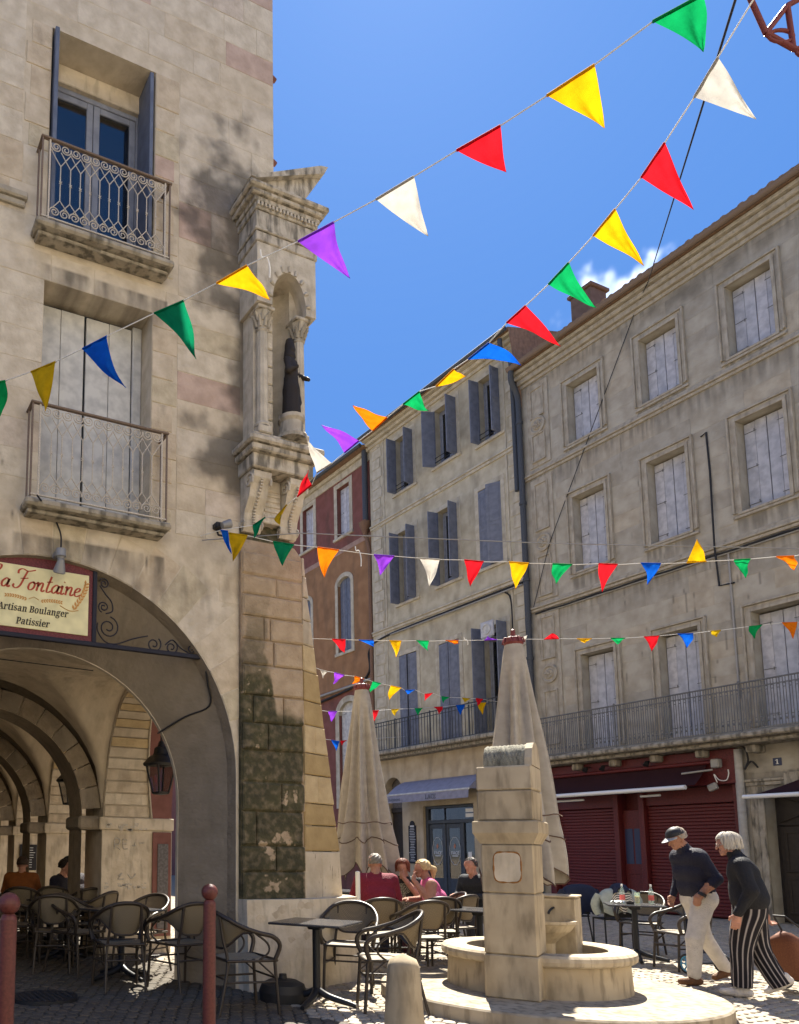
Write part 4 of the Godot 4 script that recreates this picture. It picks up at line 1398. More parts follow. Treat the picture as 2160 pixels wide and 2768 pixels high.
func build_niche(house: Node) -> void:
	# shallow statue niche built out from the corner; coordinates in the house's own frame (z out of the wall)
	var zf := 0.43
	# platform: moulded shelf
	var pf := MB.new()
	pf.b2(Vector3(3.97, 5.50, -0.02), Vector3(4.74, 5.66, zf - 0.10), 0.012)
	pf.b2(Vector3(3.93, 5.662, -0.02), Vector3(4.78, 5.74, zf - 0.04), 0.015)
	pf.b2(Vector3(3.89, 5.742, -0.02), Vector3(4.83, 5.82, zf), 0.02)
	pf.b2(Vector3(3.98, 5.822, -0.02), Vector3(4.72, 5.90, zf - 0.10), 0.01)
	part(house, "niche_platform", pf, M.niche)
	# scrolled brackets below
	for x in [[4.0, 4.22], [4.46, 4.68]]:
		var pr := PackedVector2Array()
		for p in [[0.0, 4.88], [0.05, 4.88], [0.085, 4.93], [0.075, 5.0], [0.09, 5.08], [0.135, 5.15], [0.19, 5.22], [0.215, 5.30], [0.245, 5.36], [0.29, 5.41], [0.30, 5.47], [0.26, 5.50], [0.0, 5.50]]:
			pr.append(Vector2(p[0], p[1]))
		var bm := MB.new()
		bm.prism(pr, x[0], x[1])
		bm.xf(Transform3D(Basis(Vector3(0, 0, 1), Vector3(0, 1, 0), Vector3(1, 0, 0)), Vector3(0, 0, 0)))
		var o := part(house, "bracket", bm, M.niche_clean)
		var bd := MB.new()
		for k in 16:
			var t := k / 15.0
			var yy := lerpf(4.95, 5.40, t)
			var zz := 0.09 + 0.17 * smoothstep(0.2, 0.95, t) + 0.015
			bd.box(Vector3((x[0] + x[1]) / 2, yy, zz), Vector3(0.035, 0.02, 0.03), 0.006)
		part(o, "beading", bd, M.niche_clean)
		for s in [x[0] - 0.004, x[1] + 0.004]:
			var vo := MB.new()
			var sp := []
			for p in spiral(Vector2(0.2, 5.39), 0.085, 1.6, -0.6, 1.0, 0.0, 18):
				sp.append(Vector3(s, p.y, p.x))
			vo.tube(sp, 0.014, 6)
			part(o, "volute", vo, M.niche_clean)
			vo = MB.new()
			var sp2 := []
			for p in spiral(Vector2(0.055, 4.955), 0.05, 1.4, 1.4, -1.0, 0.0, 14):
				sp2.append(Vector3(s, p.y, p.x))
			vo.tube(sp2, 0.010, 6)
			part(o, "volute", vo, M.niche_clean)
	var cn := MB.new()
	cn.b2(Vector3(4.221, 5.0, -0.02), Vector3(4.459, 5.50, 0.10), 0.01)
	for k in 6:
		cn.box(Vector3(4.34, 5.08 + 0.06 * k, 0.105), Vector3(0.2, 0.03, 0.02), 0.006)
	part(house, "carved_panel", cn, M.niche_clean)
	# body with its concave recess
	var bd := MB.new()
	var out := PackedVector2Array([Vector2(4.036, -0.1), Vector2(4.036, 0.22), Vector2(4.20, 0.22)])
	out.append_array(arc(Vector2(4.355, 0.22), 0.155, 0.22, 180, 360, 14))
	out.append_array(PackedVector2Array([Vector2(4.51, 0.22), Vector2(4.664, 0.22), Vector2(4.664, -0.4), Vector2(4.3, -0.4)]))
	bd.prism(out, -7.80, -5.905)
	bd.xf(Transform3D(Basis(Vector3(1, 0, 0), Vector3(0, 0, 1), Vector3(0, -1, 0)), Vector3.ZERO))
	part(house, "niche_wall", bd, M.niche_clean)
	for k in 8:
		var jo := MB.new()
		jo.b2(Vector3(4.205, 5.92 + 0.21 * k, 0.19), Vector3(4.285, 6.12 + 0.21 * k, 0.232), 0.012)
		part(house, "niche_stone", jo, M.niche_clean)
	# fluted pilasters with leafy capitals
	for x in [4.125, 4.60]:
		var ps := MB.new()
		ps.b2(Vector3(x - 0.085, 5.90, 0.2), Vector3(x + 0.085, 5.99, 0.345), 0.012)
		ps.lathe([Vector2(0.085, 5.99), Vector2(0.09, 6.01), Vector2(0.072, 6.04)], Vector3(x, 0, 0.26), 16)
		var rows := []
		for yy in [6.03, 6.5, 7.0, 7.12]:
			var r := []
			for k in 40:
				var a := TAU * k / 40.0
				var rr: float = 0.068 * (1.0 - 0.10 * (yy - 6.03)) - 0.008 * maxf(0.0, sin(a * 10.0))
				r.append(Vector3(x + cos(a) * rr, yy, 0.26 + sin(a) * rr))
			rows.append(r)
		ps.grid(rows, true)
		var o := part(house, "pilaster", ps, M.niche_clean)
		var cp := MB.new()
		cp.lathe([Vector2(0.062, 7.10), Vector2(0.074, 7.12), Vector2(0.062, 7.14), Vector2(0.075, 7.24), Vector2(0.10, 7.33)], Vector3(x, 0, 0.26), 16)
		cp.b2(Vector3(x - 0.105, 7.33, 0.15), Vector3(x + 0.105, 7.375, 0.37), 0.01)
		for k in 8:
			var a := TAU * k / 8
			cp.tube([Vector3(x + cos(a) * 0.066, 7.15, 0.26 + sin(a) * 0.066), Vector3(x + cos(a) * 0.085, 7.22, 0.26 + sin(a) * 0.085), Vector3(x + cos(a) * 0.115, 7.25, 0.26 + sin(a) * 0.115)], [0.018, 0.02, 0.008], 5)
			cp.tube([Vector3(x + cos(a + 0.4) * 0.07, 7.22, 0.26 + sin(a + 0.4) * 0.07), Vector3(x + cos(a + 0.4) * 0.095, 7.29, 0.26 + sin(a + 0.4) * 0.095), Vector3(x + cos(a + 0.4) * 0.12, 7.31, 0.26 + sin(a + 0.4) * 0.12)], [0.016, 0.016, 0.008], 5)
		part(o, "capital", cp, M.niche)
	# arched block above
	var ab := MB.new()
	var ap := PackedVector2Array([Vector2(3.99, 7.375), Vector2(4.18, 7.375)])
	ap.append_array(arc(Vector2(4.40, 7.40), 0.22, 0.42, 180, 0, 20))
	ap.append_array(PackedVector2Array([Vector2(4.62, 7.375), Vector2(4.75, 7.375), Vector2(4.75, 8.08), Vector2(3.99, 8.08)]))
	ab.prism(ap, -0.05, 0.395)
	part(house, "niche_arch", ab, M.niche_clean)
	for k in 9:
		var a := deg_to_rad(10 + 20 * k)
		var v := MB.new()
		v.tube([Vector3(4.40 + cos(a) * 0.225, 7.40 + sin(a) * 0.425, 0.40), Vector3(4.40 + cos(a) * 0.27, 7.40 + sin(a) * 0.49, 0.40)], [0.018, 0.024], 4)
		part(house, "arch_block", v, M.niche_clean)
	# entablature, dentils and broken pediment
	var en := MB.new()
	en.b2(Vector3(3.97, 8.082, -0.05), Vector3(4.77, 8.20, 0.41), 0.01)
	en.b2(Vector3(3.955, 8.202, -0.05), Vector3(4.785, 8.24, 0.425), 0.008)
	en.b2(Vector3(3.98, 8.242, -0.05), Vector3(4.76, 8.46, 0.40), 0.008)
	en.b2(Vector3(3.96, 8.462, -0.05), Vector3(4.78, 8.54, 0.415), 0.008)
	en.b2(Vector3(3.89, 8.60, -0.05), Vector3(4.84, 8.655, 0.47), 0.012)
	en.b2(Vector3(3.85, 8.657, -0.05), Vector3(4.88, 8.72, 0.51), 0.02)
	en.b2(Vector3(3.94, 8.542, -0.05), Vector3(4.80, 8.598, 0.43), 0.006)
	part(house, "entablature", en, M.niche)
	for k in 17:
		var de := MB.new()
		de.b2(Vector3(3.975 + 0.047 * k, 8.49, 0.415), Vector3(4.002 + 0.047 * k, 8.538, 0.44), 0.004)
		part(house, "dentil", de, M.niche_clean)
	var pe := MB.new()
	pe.prism(PackedVector2Array([Vector2(3.90, 8.722), Vector2(4.56, 8.722), Vector2(4.80, 9.10), Vector2(4.72, 9.11), Vector2(3.98, 8.80)]), -0.04, 0.43)
	pe.prism(PackedVector2Array([Vector2(3.86, 8.74), Vector2(3.93, 8.735), Vector2(4.82, 9.13), Vector2(4.87, 9.23), Vector2(4.77, 9.21)]), -0.045, 0.50)
	part(house, "pediment", pe, M.niche)
	# --- the statue is a thing of its own, on a rounded pedestal
	var pd := MB.new()
	pd.lathe([Vector2(0.0, 5.90), Vector2(0.17, 5.90), Vector2(0.17, 5.94), Vector2(0.14, 5.96), Vector2(0.125, 6.10), Vector2(0.15, 6.13), Vector2(0.15, 6.17), Vector2(0.0, 6.17)], Vector3(4.48, 0, 0.29), 18)
	part(house, "statue_pedestal", pd, M.niche)
	var st := MB.new()
	var bones := [
		[Vector3(0, 0.03, 0), Vector3(0, 0.35, 0.0), 0.125, 0.105, Color.WHITE], [Vector3(0, 0.35, 0), Vector3(0, 0.60, 0.0), 0.105, 0.085, Color.WHITE],
		[Vector3(-0.07, 0.69, 0), Vector3(0.07, 0.69, 0), 0.045, 0.045, Color.WHITE], [Vector3(0, 0.60, 0), Vector3(0, 0.72, 0), 0.08, 0.05, Color.WHITE],
		[Vector3(0, 0.74, 0.0), Vector3(0, 0.80, 0.01), 0.035, 0.035, Color.WHITE], [Vector3(0, 0.84, 0.01), Vector3(0, 0.90, 0.0), 0.058, 0.052, Color.WHITE],
		[Vector3(0.09, 0.69, 0), Vector3(0.13, 0.55, 0.03), 0.04, 0.035, Color.WHITE], [Vector3(0.13, 0.55, 0.03), Vector3(0.16, 0.47, 0.16), 0.034, 0.026, Color.WHITE],
		[Vector3(-0.09, 0.69, 0), Vector3(-0.12, 0.54, 0.05), 0.04, 0.035, Color.WHITE], [Vector3(-0.12, 0.54, 0.05), Vector3(-0.02, 0.58, 0.13), 0.034, 0.026, Color.WHITE],
		[Vector3(0.12, 0.60, -0.02), Vector3(0.12, 0.2, 0.03), 0.04, 0.06, Color.WHITE]]
	blob(st, bones, 0.016, 0.03)
	for i in st.v.size():
		st.v[i] *= Vector3(0.78, 0.97, 0.8)
	for i in st.v.size():
		var p := st.v[i]
		if p.y < 0.5:
			var a := atan2(p.z, p.x)
			var k := 1.0 + 0.10 * sin(a * 9.0 + p.y * 3.0)
			st.v[i] = Vector3(p.x * k, p.y, p.z * k)
	var stt := thing("statue", "dark bronze robed figure standing in the carved corner niche", "statue", Vector3(4.48, 6.17, -7.2 + 0.29), 0.3)
	part(stt, "figure", st, M.bronze)
	var hd := MB.new()
	hd.lathe([Vector2(0.0, 0.965), Vector2(0.04, 0.945), Vector2(0.052, 0.89), Vector2(0.054, 0.83), Vector2(0.068, 0.73), Vector2(0.055, 0.70)], Vector3(0, 0, -0.018), 14)
	part(stt, "veil", hd, M.bronze)

# strokes of a joined-up hand for the big sign lettering: x advance, then strokes of points (0..1 high)
func script_letters(s: String, at: Vector2, h: float, slant: float, z: float, thick: float) -> MB:
	var gl := {
		"L": [0.62, [[0.12, 0.80, 0.02, 0.72, 0.10, 0.62, 0.26, 0.68, 0.40, 0.86, 0.40, 1.02, 0.28, 1.0, 0.22, 0.70, 0.20, 0.35, 0.10, 0.05, -0.02, 0.02, 0.0, 0.14, 0.14, 0.12, 0.36, 0.0, 0.56, 0.06]]],
		"a": [0.42, [[0.32, 0.34, 0.20, 0.42, 0.05, 0.26, 0.05, 0.08, 0.16, 0.0, 0.28, 0.14, 0.34, 0.40, 0.31, 0.10, 0.36, 0.0, 0.44, 0.08]]],
		"F": [0.62, [[0.02, 0.72, 0.0, 0.88, 0.16, 0.98, 0.44, 0.90, 0.78, 1.0], [0.42, 0.90, 0.34, 0.55, 0.26, 0.16, 0.10, 0.0, -0.06, 0.08, -0.04, 0.20], [0.18, 0.50, 0.36, 0.52, 0.54, 0.56]]],
		"o": [0.38, [[0.22, 0.42, 0.06, 0.30, 0.05, 0.08, 0.16, 0.0, 0.29, 0.12, 0.30, 0.32, 0.22, 0.42, 0.26, 0.34, 0.42, 0.34]]],
		"n": [0.46, [[0.0, 0.34, 0.08, 0.42, 0.08, 0.0], [0.08, 0.22, 0.22, 0.42, 0.31, 0.36, 0.30, 0.08, 0.36, 0.0, 0.46, 0.08]]],
		"t": [0.30, [[0.16, 0.80, 0.10, 0.30, 0.10, 0.04, 0.18, 0.0, 0.30, 0.08], [0.0, 0.50, 0.28, 0.54]]],
		"i": [0.24, [[0.0, 0.30, 0.08, 0.42, 0.08, 0.08, 0.14, 0.0, 0.24, 0.08], [0.11, 0.60, 0.13, 0.64]]],
		"e": [0.36, [[0.04, 0.18, 0.22, 0.26, 0.26, 0.38, 0.16, 0.42, 0.05, 0.28, 0.06, 0.08, 0.18, 0.0, 0.36, 0.10]]],
		" ": [0.22, []]}
	var mb := MB.new()
	var x := at.x
	for ch in s:
		var g: Array = gl[ch]
		for st in g[1]:
			var pts := []
			for i in range(0, st.size(), 2):
				pts.append(Vector3(x + (st[i] + st[i + 1] * slant) * h, at.y + st[i + 1] * h, z))
			pts = smooth_path(pts, 5)
			var left := []
			for i in pts.size():
				var d: Vector3 = pts[mini(i + 1, pts.size() - 1)] - pts[maxi(i - 1, 0)]
				d = d.normalized()
				var w := thick * (0.42 + 0.75 * absf(d.y))
				left.append([pts[i] + Vector3(-d.y, d.x, 0) * w, pts[i] - Vector3(-d.y, d.x, 0) * w])
			for i in left.size() - 1:
				mb.q(left[i][0], left[i][1], left[i + 1][1], left[i + 1][0], Vector3(0, 0, 1))
		x += g[0] * h
	return mb

func leaf(mb: MB, p: Vector2, a: float, l: float, w: float, z: float) -> void:
	var d := Vector2(cos(a), sin(a))
	var s := Vector2(-d.y, d.x)
	var pl := [p, p + d * l * 0.5 + s * w, p + d * l, p + d * l * 0.5 - s * w]
	mb.q(Vector3(pl[0].x, pl[0].y, z), Vector3(pl[1].x, pl[1].y, z), Vector3(pl[2].x, pl[2].y, z), Vector3(pl[3].x, pl[3].y, z), Vector3(0, 0, 1))

func build_shop_sign() -> void:
	var z := -7.26
	var s := thing("shop_sign", "cream and maroon bakery sign held in a scrolled iron frame under the arch", "sign", Vector3(1.74, 3.40, z))
	var fr := MB.new()
	fr.box(Vector3(0.16, 0.04, 0), Vector3(3.62, 0.045, 0.05), 0.006)
	for x in [-0.62, 0.62]:
		fr.b2(Vector3(x - 0.022, 0.06, -0.024), Vector3(x + 0.022, 0.80, 0.024), 0.005)
	var top := []
	for i in 17:
		var t := -1.0 + i / 8.0
		top.append(Vector3(t * 0.63, 0.80 + 0.105 * (1.0 - t * t), 0))
	fr.tube(top, 0.026, 6)
	part(s, "frame", fr, M.signframe)
	var bk := MB.new()
	var pl := PackedVector2Array([Vector2(-0.6, 0.064), Vector2(0.6, 0.064), Vector2(0.6, 0.80)])
	for i in range(1, 16):
		var t := 1.0 - i / 8.0
		pl.append(Vector2(t * 0.6, 0.79 + 0.10 * (1.0 - t * t)))
	pl.append(Vector2(-0.6, 0.80))
	bk.prism(pl, -0.015, 0.008)
	part(s, "backboard", bk, M.maroon)
	var cp := MB.new()
	cp.b2(Vector3(-0.57, 0.115, 0.009), Vector3(0.555, 0.735, 0.02), 0.004)
	var pan := part(s, "panel", cp, M.cream)
	part(pan, "lettering", script_letters("La Fontaine", Vector2(-0.46, 0.50), 0.205, 0.26, 0.0225, 0.0088), M.signred)
	for row in [["Artisan Boulanger", 0.30, 0.094, 0.0], ["Patissier", 0.185, 0.094, 0.0]]:
		var tm := text_mesh(row[0], row[2], true, true, 0.002)
		var mb := MB.new()
		var arr: Array = tm.surface_get_arrays(0)
		var vs: PackedVector3Array = arr[Mesh.ARRAY_VERTEX]
		var ix = arr[Mesh.ARRAY_INDEX]
		var m: int = vs.size() if ix == null else ix.size()
		var lo := Vector3(9, 9, 9)
		var hi := -lo
		for p in vs:
			lo = lo.min(p)
			hi = hi.max(p)
		for i in range(0, m - 2, 3):
			var tri := []
			for k in 3:
				var p: Vector3 = vs[i + k] if ix == null else vs[ix[i + k]]
				p -= (lo + hi) * 0.5
				tri.append(Vector3((p.x + p.y * 0.22) * 0.80, p.y + row[1], 0.023 + p.z))
			mb.t(tri[0], tri[1], tri[2], Vector3(0, 0, 1))
		part(pan, "lettering", mb, M.signblack)
	var wh := MB.new()
	for sd in [-1.0, 1.0]:
		for i in 9:
			var x: float = sd * (0.07 + 0.024 * i)
			var y := 0.405 + 0.012 * sin(i * 0.35) + 0.001 * i
			leaf(wh, Vector2(x, y), (0.6 if sd > 0 else PI - 0.6), 0.032, 0.008, 0.0225)
			leaf(wh, Vector2(x, y), (-0.6 if sd > 0 else PI + 0.6), 0.032, 0.008, 0.0225)
	wh.tube([Vector3(-0.05, 0.41, 0.0225), Vector3(0.0, 0.435, 0.0225), Vector3(0.05, 0.41, 0.0225)], 0.003, 4)
	for i in 9:
		var t := i / 8.0
		var p := Vector2(0.40 + 0.115 * sin(t * 1.5), 0.36 + 0.27 * t)
		leaf(wh, p, 1.25 - 0.25 * t + 0.5, 0.055, 0.012, 0.0225)
		leaf(wh, p, 1.25 - 0.25 * t - 0.5, 0.055, 0.012, 0.0225)
	wh.tube(smooth_path([Vector3(0.26, 0.385, 0.0225), Vector3(0.36, 0.345, 0.0225), Vector3(0.45, 0.36, 0.0225)], 4), 0.004, 4)
	part(pan, "wheat_print", wh, M.wheat)
	# iron scrolls either side
	for sd in [-1.0, 1.0]:
		var x0 := 0.645
		for c in [[x0 + 0.075, 0.685, 0.055, 1.5, 2.6, -1.0], [x0 + 0.075, 0.44, 0.06, 1.6, -1.9, -1.0], [x0 + 0.13, 0.235, 0.115, 1.6, 1.4, -1.0], [x0 + 0.63, 0.12, 0.085, 1.5, 0.9, -1.0], [x0 + 0.83, 0.11, 0.075, 1.5, 1.2, -1.0], [x0 + 1.06, 0.125, 0.055, 1.5, 1.6, -1.0]]:
			if sd < 0 and c[0] > 1.0:
				continue
			var m := MB.new()
			var sp := spiral(Vector2(c[0], c[1]), c[2], c[3], c[4], c[5], 0.0, 26)
			m.tube(sp, 0.0075, 5)
			if sd < 0:
				m.xf(Transform3D(Basis(Vector3.UP, PI), Vector3.ZERO))
			part(s, "scroll", m, M.signframe)
		for c in [[Vector2(x0 + 0.03, 0.66), Vector2(x0 + 0.09, 0.58), Vector2(x0 + 0.16, 0.50), Vector2(x0 + 0.17, 0.41), Vector2(x0 + 0.10, 0.375)], [Vector2(x0 + 0.015, 0.27), Vector2(x0 + 0.02, 0.18), Vector2(x0 + 0.10, 0.085), Vector2(x0 + 0.22, 0.075), Vector2(x0 + 0.40, 0.15), Vector2(x0 + 0.56, 0.20)], [Vector2(x0 + 0.76, 0.13), Vector2(x0 + 0.84, 0.19), Vector2(x0 + 0.93, 0.12), Vector2(x0 + 1.02, 0.075)]]:
			if sd < 0 and c[0].x > 1.0:
				continue
			var m := MB.new()
			var pth := []
			for p in c:
				pth.append(Vector3(p.x * sd, p.y, 0))
			m.tube(smooth_path(pth, 6), 0.0075, 5)
			part(s, "scroll", m, M.signframe)
	# lamp above the sign, fed from the balcony
	var l := thing("sign_spotlight", "grey spotlight hanging on its cable just above the bakery sign", "lamp", Vector3(1.95, 4.14, -7.08))
	var h := MB.new()
	h.lathe([Vector2(0.0, 0.16), Vector2(0.05, 0.155), Vector2(0.055, 0.08), Vector2(0.04, 0.07), Vector2(0.03, 0.05)], Vector3.ZERO, 14)
	h.box(Vector3(0, 0.12, -0.06), Vector3(0.1, 0.06, 0.14), 0.01)
	part(l, "mount", h, M.greymetal)
	var hd := MB.new()
	hd.lathe([Vector2(0.0, 0.06), Vector2(0.03, 0.055), Vector2(0.045, 0.0), Vector2(0.062, -0.07), Vector2(0.055, -0.08), Vector2(0.0, -0.07)], Vector3(0, 0, 0), 16, Basis(Vector3.RIGHT, 0.55))
	part(l, "head", hd, M.greymetal)
	var cb := MB.new()
	cb.tube(smooth_path([Vector3(0, 0.15, 0), Vector3(0.005, 0.30, -0.03), Vector3(-0.01, 0.42, -0.09), Vector3(-0.06, 0.50, -0.08), Vector3(-0.30, 0.56, 0.2)], 5), 0.009, 5)
	part(l, "cable", cb, M.cable)
	var cm := thing("wall_floodlight", "small dark floodlight on the corner house beside the carved corbels", "lamp", Vector3(3.70, 4.88, -7.2))
	var cb2 := MB.new()
	cb2.box(Vector3(0, 0.0, 0.04), Vector3(0.09, 0.07, 0.10), 0.015)
	cb2.tube([Vector3(0.0, -0.03, 0.02), Vector3(0.0, -0.1, 0.05), Vector3(0.05, -0.12, 0.09)], 0.012, 5)
	part(cm, "bracket", cb2, M.black)
	var ch := MB.new()
	ch.lathe([Vector2(0.0, -0.06), Vector2(0.035, -0.055), Vector2(0.045, 0.0), Vector2(0.05, 0.05), Vector2(0.0, 0.05)], Vector3(0.06, 0.0, 0.12), 14, Basis(Vector3.BACK, -1.2))
	part(cm, "head", ch, M.greymetal)

func facade_root(o: Node3D, x: float) -> void:
	# local x runs along the street towards the square, local z stands out of the wall
	o.transform = Transform3D(Basis(Vector3(0, 0, 1), Vector3(0, 1, 0), Vector3(-1, 0, 0)), Vector3(x, 0, 0))

func bar_railing(house: Node, x0: float, x1: float, y0: float, y1: float, z: float, mat: Material, step: float, fancy: bool) -> void:
	var m := MB.new()
	m.box(Vector3((x0 + x1) / 2, y1, z), Vector3(x1 - x0, 0.03, 0.05), 0.006)
	for x in [x0, x1]:
		m.box(Vector3(x, y1, z / 2), Vector3(0.04, 0.03, z), 0.006)
	var r := part(house, "balcony_railing", m, mat)
	for yy in [y0 + 0.03, y1 - 0.13]:
		m = MB.new()
		m.box(Vector3((x0 + x1) / 2, yy, z), Vector3(x1 - x0, 0.022, 0.018))
		part(r, "rail", m, mat)
	var n := int((x1 - x0) / step)
	var bar := MB.new()
	var h := y1 - y0
	if fancy:
		for s in [-0.026, 0.026]:
			bar.box(Vector3(s, h * 0.5, 0), Vector3(0.012, h - 0.04, 0.012))
		bar.lathe([Vector2(0.0, -0.022), Vector2(0.02, -0.012), Vector2(0.02, 0.012), Vector2(0.0, 0.022)], Vector3(0, h * 0.87, 0), 8)
		bar.lathe([Vector2(0.0, -0.03), Vector2(0.022, -0.012), Vector2(0.022, 0.012), Vector2(0.0, 0.03)], Vector3(0, h * 0.17, 0), 8)
		bar.box(Vector3(0, h * 0.79, 0), Vector3(0.06, 0.016, 0.014))
		bar.box(Vector3(0, h * 0.25, 0), Vector3(0.06, 0.016, 0.014))
	else:
		bar.box(Vector3(0, h * 0.5, 0), Vector3(0.016, h - 0.03, 0.016))
		bar.box(Vector3(0, h * 0.88, 0), Vector3(0.04, 0.05, 0.012), 0.004)
	var bm := bar.mesh()
	for i in range(1, n):
		var o := part(r, "baluster", bm, mat)
		o.position = Vector3(x0 + step * i, y0, z)
	var post := MB.new()
	post.box(Vector3(0, h / 2, 0), Vector3(0.032, h, 0.032), 0.004)
	post.lathe([Vector2(0.0, h), Vector2(0.025, h + 0.02), Vector2(0.025, h + 0.04), Vector2(0.0, h + 0.06)], Vector3.ZERO, 8)
	var pm := post.mesh()
	for i in 5:
		var o := part(r, "post", pm, mat)
		o.position = Vector3(lerpf(x0, x1, i / 4.0), y0, z + 0.003)

func build_stone_house() -> void:
	var house := thing("stone_house", "large grey limestone house on the right with closed lavender shutters and a long balcony", "building")
	facade_root(house, 19.0)
	var area := Rect2(-16.5, 4.0, 11.5, 12.5)
	var cols := [-14.32, -12.13, -9.97, -7.78]
	var hw := 0.49
	var holes := []
	for c in cols:
		holes.append(Rect2(c - hw, 13.13, hw * 2, 1.80))
		holes.append(Rect2(c - hw, 9.32, hw * 2, 2.20))
		holes.append(Rect2(c - hw, 4.32, hw * 2, 2.62))
	var ground_holes := [Rect2(-16.1, 0.0, 5.05, 3.9), Rect2(-10.5, 0.0, 1.7, 2.86)]
	var wl := MB.new()
	holed(wl, -16.42, -3.0, 0.0, 16.0, holes + ground_holes, -0.005, -0.5)
	part(house, "wall", wl, M.r0, area)
	var blocked := []
	for h in holes:
		blocked.append(h.grow(0.2))
	blocked += [Rect2(-16.42, 4.2, 1.05, 12.0), Rect2(-16.4, 12.66, 14, 0.30), Rect2(-16.4, 8.55, 14, 0.2), Rect2(-16.4, 15.7, 14, 0.4), Rect2(-16.4, 3.9, 14, 0.4)] + ground_holes
	var all_ok := func(x: float, y: float, x1: float, y1: float) -> bool:
		return x > -16.5 and x < -6.3
	ashlar(house, "stone", -16.42, -6.2, 0.0, 15.7, Vector2(0.40, 0.46), Vector2(0.75, 1.35), blocked, all_ok, [M.r0, M.r0, M.r1, M.r2], -0.02, 0.0, area, 0.004, 0.002)
	# windows: moulded surround, deep reveal, plank shutters
	for c in cols:
		var k := 0
		for row in [[13.13, 14.93], [9.32, 11.52], [4.32, 6.94]]:
			var s := MB.new()
			ring_profile(s, c - hw, c + hw, row[0], row[1], 0.075, -0.02, 0.05, k < 2)
			ring_profile(s, c - hw - 0.078, c + hw + 0.078, row[0], row[1] + 0.078, 0.07, -0.02, 0.03, false)
			ring_profile(s, c - hw - 0.151, c + hw + 0.151, row[0], row[1] + 0.151, 0.045, -0.02, 0.075, false)
			if k < 2:
				s.b2(Vector3(c - hw - 0.2, row[0] - 0.13, -0.02), Vector3(c + hw + 0.2, row[0] - 0.066, 0.055), 0.008)
			var w := part(house, "window", s, M.rtrim)
			plank_shutter(w, c - hw + 0.01, c + hw - 0.01, row[0] + 0.01, row[1] - 0.03, -0.27, [M.lav, M.lav, M.lav2], 4, 0.014)
			var bk := MB.new()
			bk.b2(Vector3(c - hw - 0.05, row[0] - 0.05, -0.49), Vector3(c + hw + 0.05, row[1] + 0.05, -0.45))
			part(w, "dark_room", bk, M.room)
			k += 1
	# mouldings
	var st := MB.new()
	for y in [12.68, 8.57]:
		st.b2(Vector3(-16.42, y, -0.02), Vector3(-3.0, y + 0.08, 0.045), 0.01)
		st.b2(Vector3(-16.44, y + 0.082, -0.02), Vector3(-3.0, y + 0.15, 0.09), 0.012)
		st.b2(Vector3(-16.42, y + 0.152, -0.02), Vector3(-3.0, y + 0.24, 0.03), 0.008)
		part(house, "string_course", st, M.rtrim)
		st = MB.new()
	var co := MB.new()
	co.b2(Vector3(-16.42, 15.70, -0.02), Vector3(-3.0, 15.80, 0.05), 0.01)
	co.b2(Vector3(-16.44, 15.802, -0.3), Vector3(-3.0, 15.95, 0.14), 0.015)
	co.b2(Vector3(-16.46, 15.952, -0.3), Vector3(-3.0, 16.08, 0.24), 0.03)
	co.b2(Vector3(-16.48, 16.082, -0.3), Vector3(-3.0, 16.18, 0.34), 0.02)
	part(house, "cornice", co, M.rtrim)
	# pilaster strip with sunk panels and round medallions
	var pi := MB.new()
	for b in [[4.25, 8.5], [8.85, 12.6], [12.98, 15.6]]:
		pi.b2(Vector3(-16.2, b[0], -0.02), Vector3(-15.45, b[1], 0.03), 0.01)
	var pil := part(house, "pilaster", pi, M.rtrim)
	for p in [[14.55, 15.4], [13.15, 13.95], [11.0, 12.4], [9.0, 10.15], [7.1, 8.3], [4.6, 6.1]]:
		var f := MB.new()
		ring_profile(f, -16.02, -15.64, p[0], p[1], 0.05, 0.02, 0.065, true)
		part(pil, "panel_frame", f, M.rtrim)
	for y in [14.25, 10.58, 6.62]:
		var md := MB.new()
		md.lathe([Vector2(0.27, 0.0), Vector2(0.27, 0.05), Vector2(0.22, 0.06), Vector2(0.19, 0.03), Vector2(0.15, 0.03), Vector2(0.13, 0.07), Vector2(0.05, 0.06), Vector2(0.04, 0.09), Vector2(0.0, 0.095)], Vector3(-15.83, y, 0.03), 24, Basis(Vector3.RIGHT, PI / 2))
		for q in 6:
			var a := TAU * q / 6
			md.tube([Vector3(-15.83 + cos(a) * 0.05, y + sin(a) * 0.05, 0.10), Vector3(-15.83 + cos(a) * 0.12, y + sin(a) * 0.12, 0.095)], [0.02, 0.03], 5)
		part(pil, "medallion", md, M.rtrim)
	# roof, eave tiles, gutter and pipes
	var rf := MB.new()
	rf.q(Vector3(-16.5, 16.30, 0.40), Vector3(-3.0, 16.30, 0.40), Vector3(-3.0, 17.9, -5.0), Vector3(-16.5, 17.9, -5.0), Vector3(0, 1, 0.3))
	rf.q(Vector3(-16.5, 16.2, 0.38), Vector3(-3.0, 16.2, 0.38), Vector3(-3.0, 16.2, -0.4), Vector3(-16.5, 16.2, -0.4), Vector3.DOWN)
	rf.q(Vector3(-16.5, 16.30, 0.40), Vector3(-3.0, 16.30, 0.40), Vector3(-3.0, 16.2, 0.38), Vector3(-16.5, 16.2, 0.38), Vector3.BACK)
	rf.q(Vector3(-16.5, 17.9, -5.0), Vector3(-3.0, 17.9, -5.0), Vector3(-3.0, 0, -5.0), Vector3(-16.5, 0, -5.0), Vector3.FORWARD)
	rf.q(Vector3(-16.5, 17.9, -5.0), Vector3(-16.5, 16.3, 0.40), Vector3(-16.5, 15.0, -0.05), Vector3(-16.5, 15.0, -5.0), Vector3.LEFT)
	var roof := part(house, "roof", rf, M.tile)
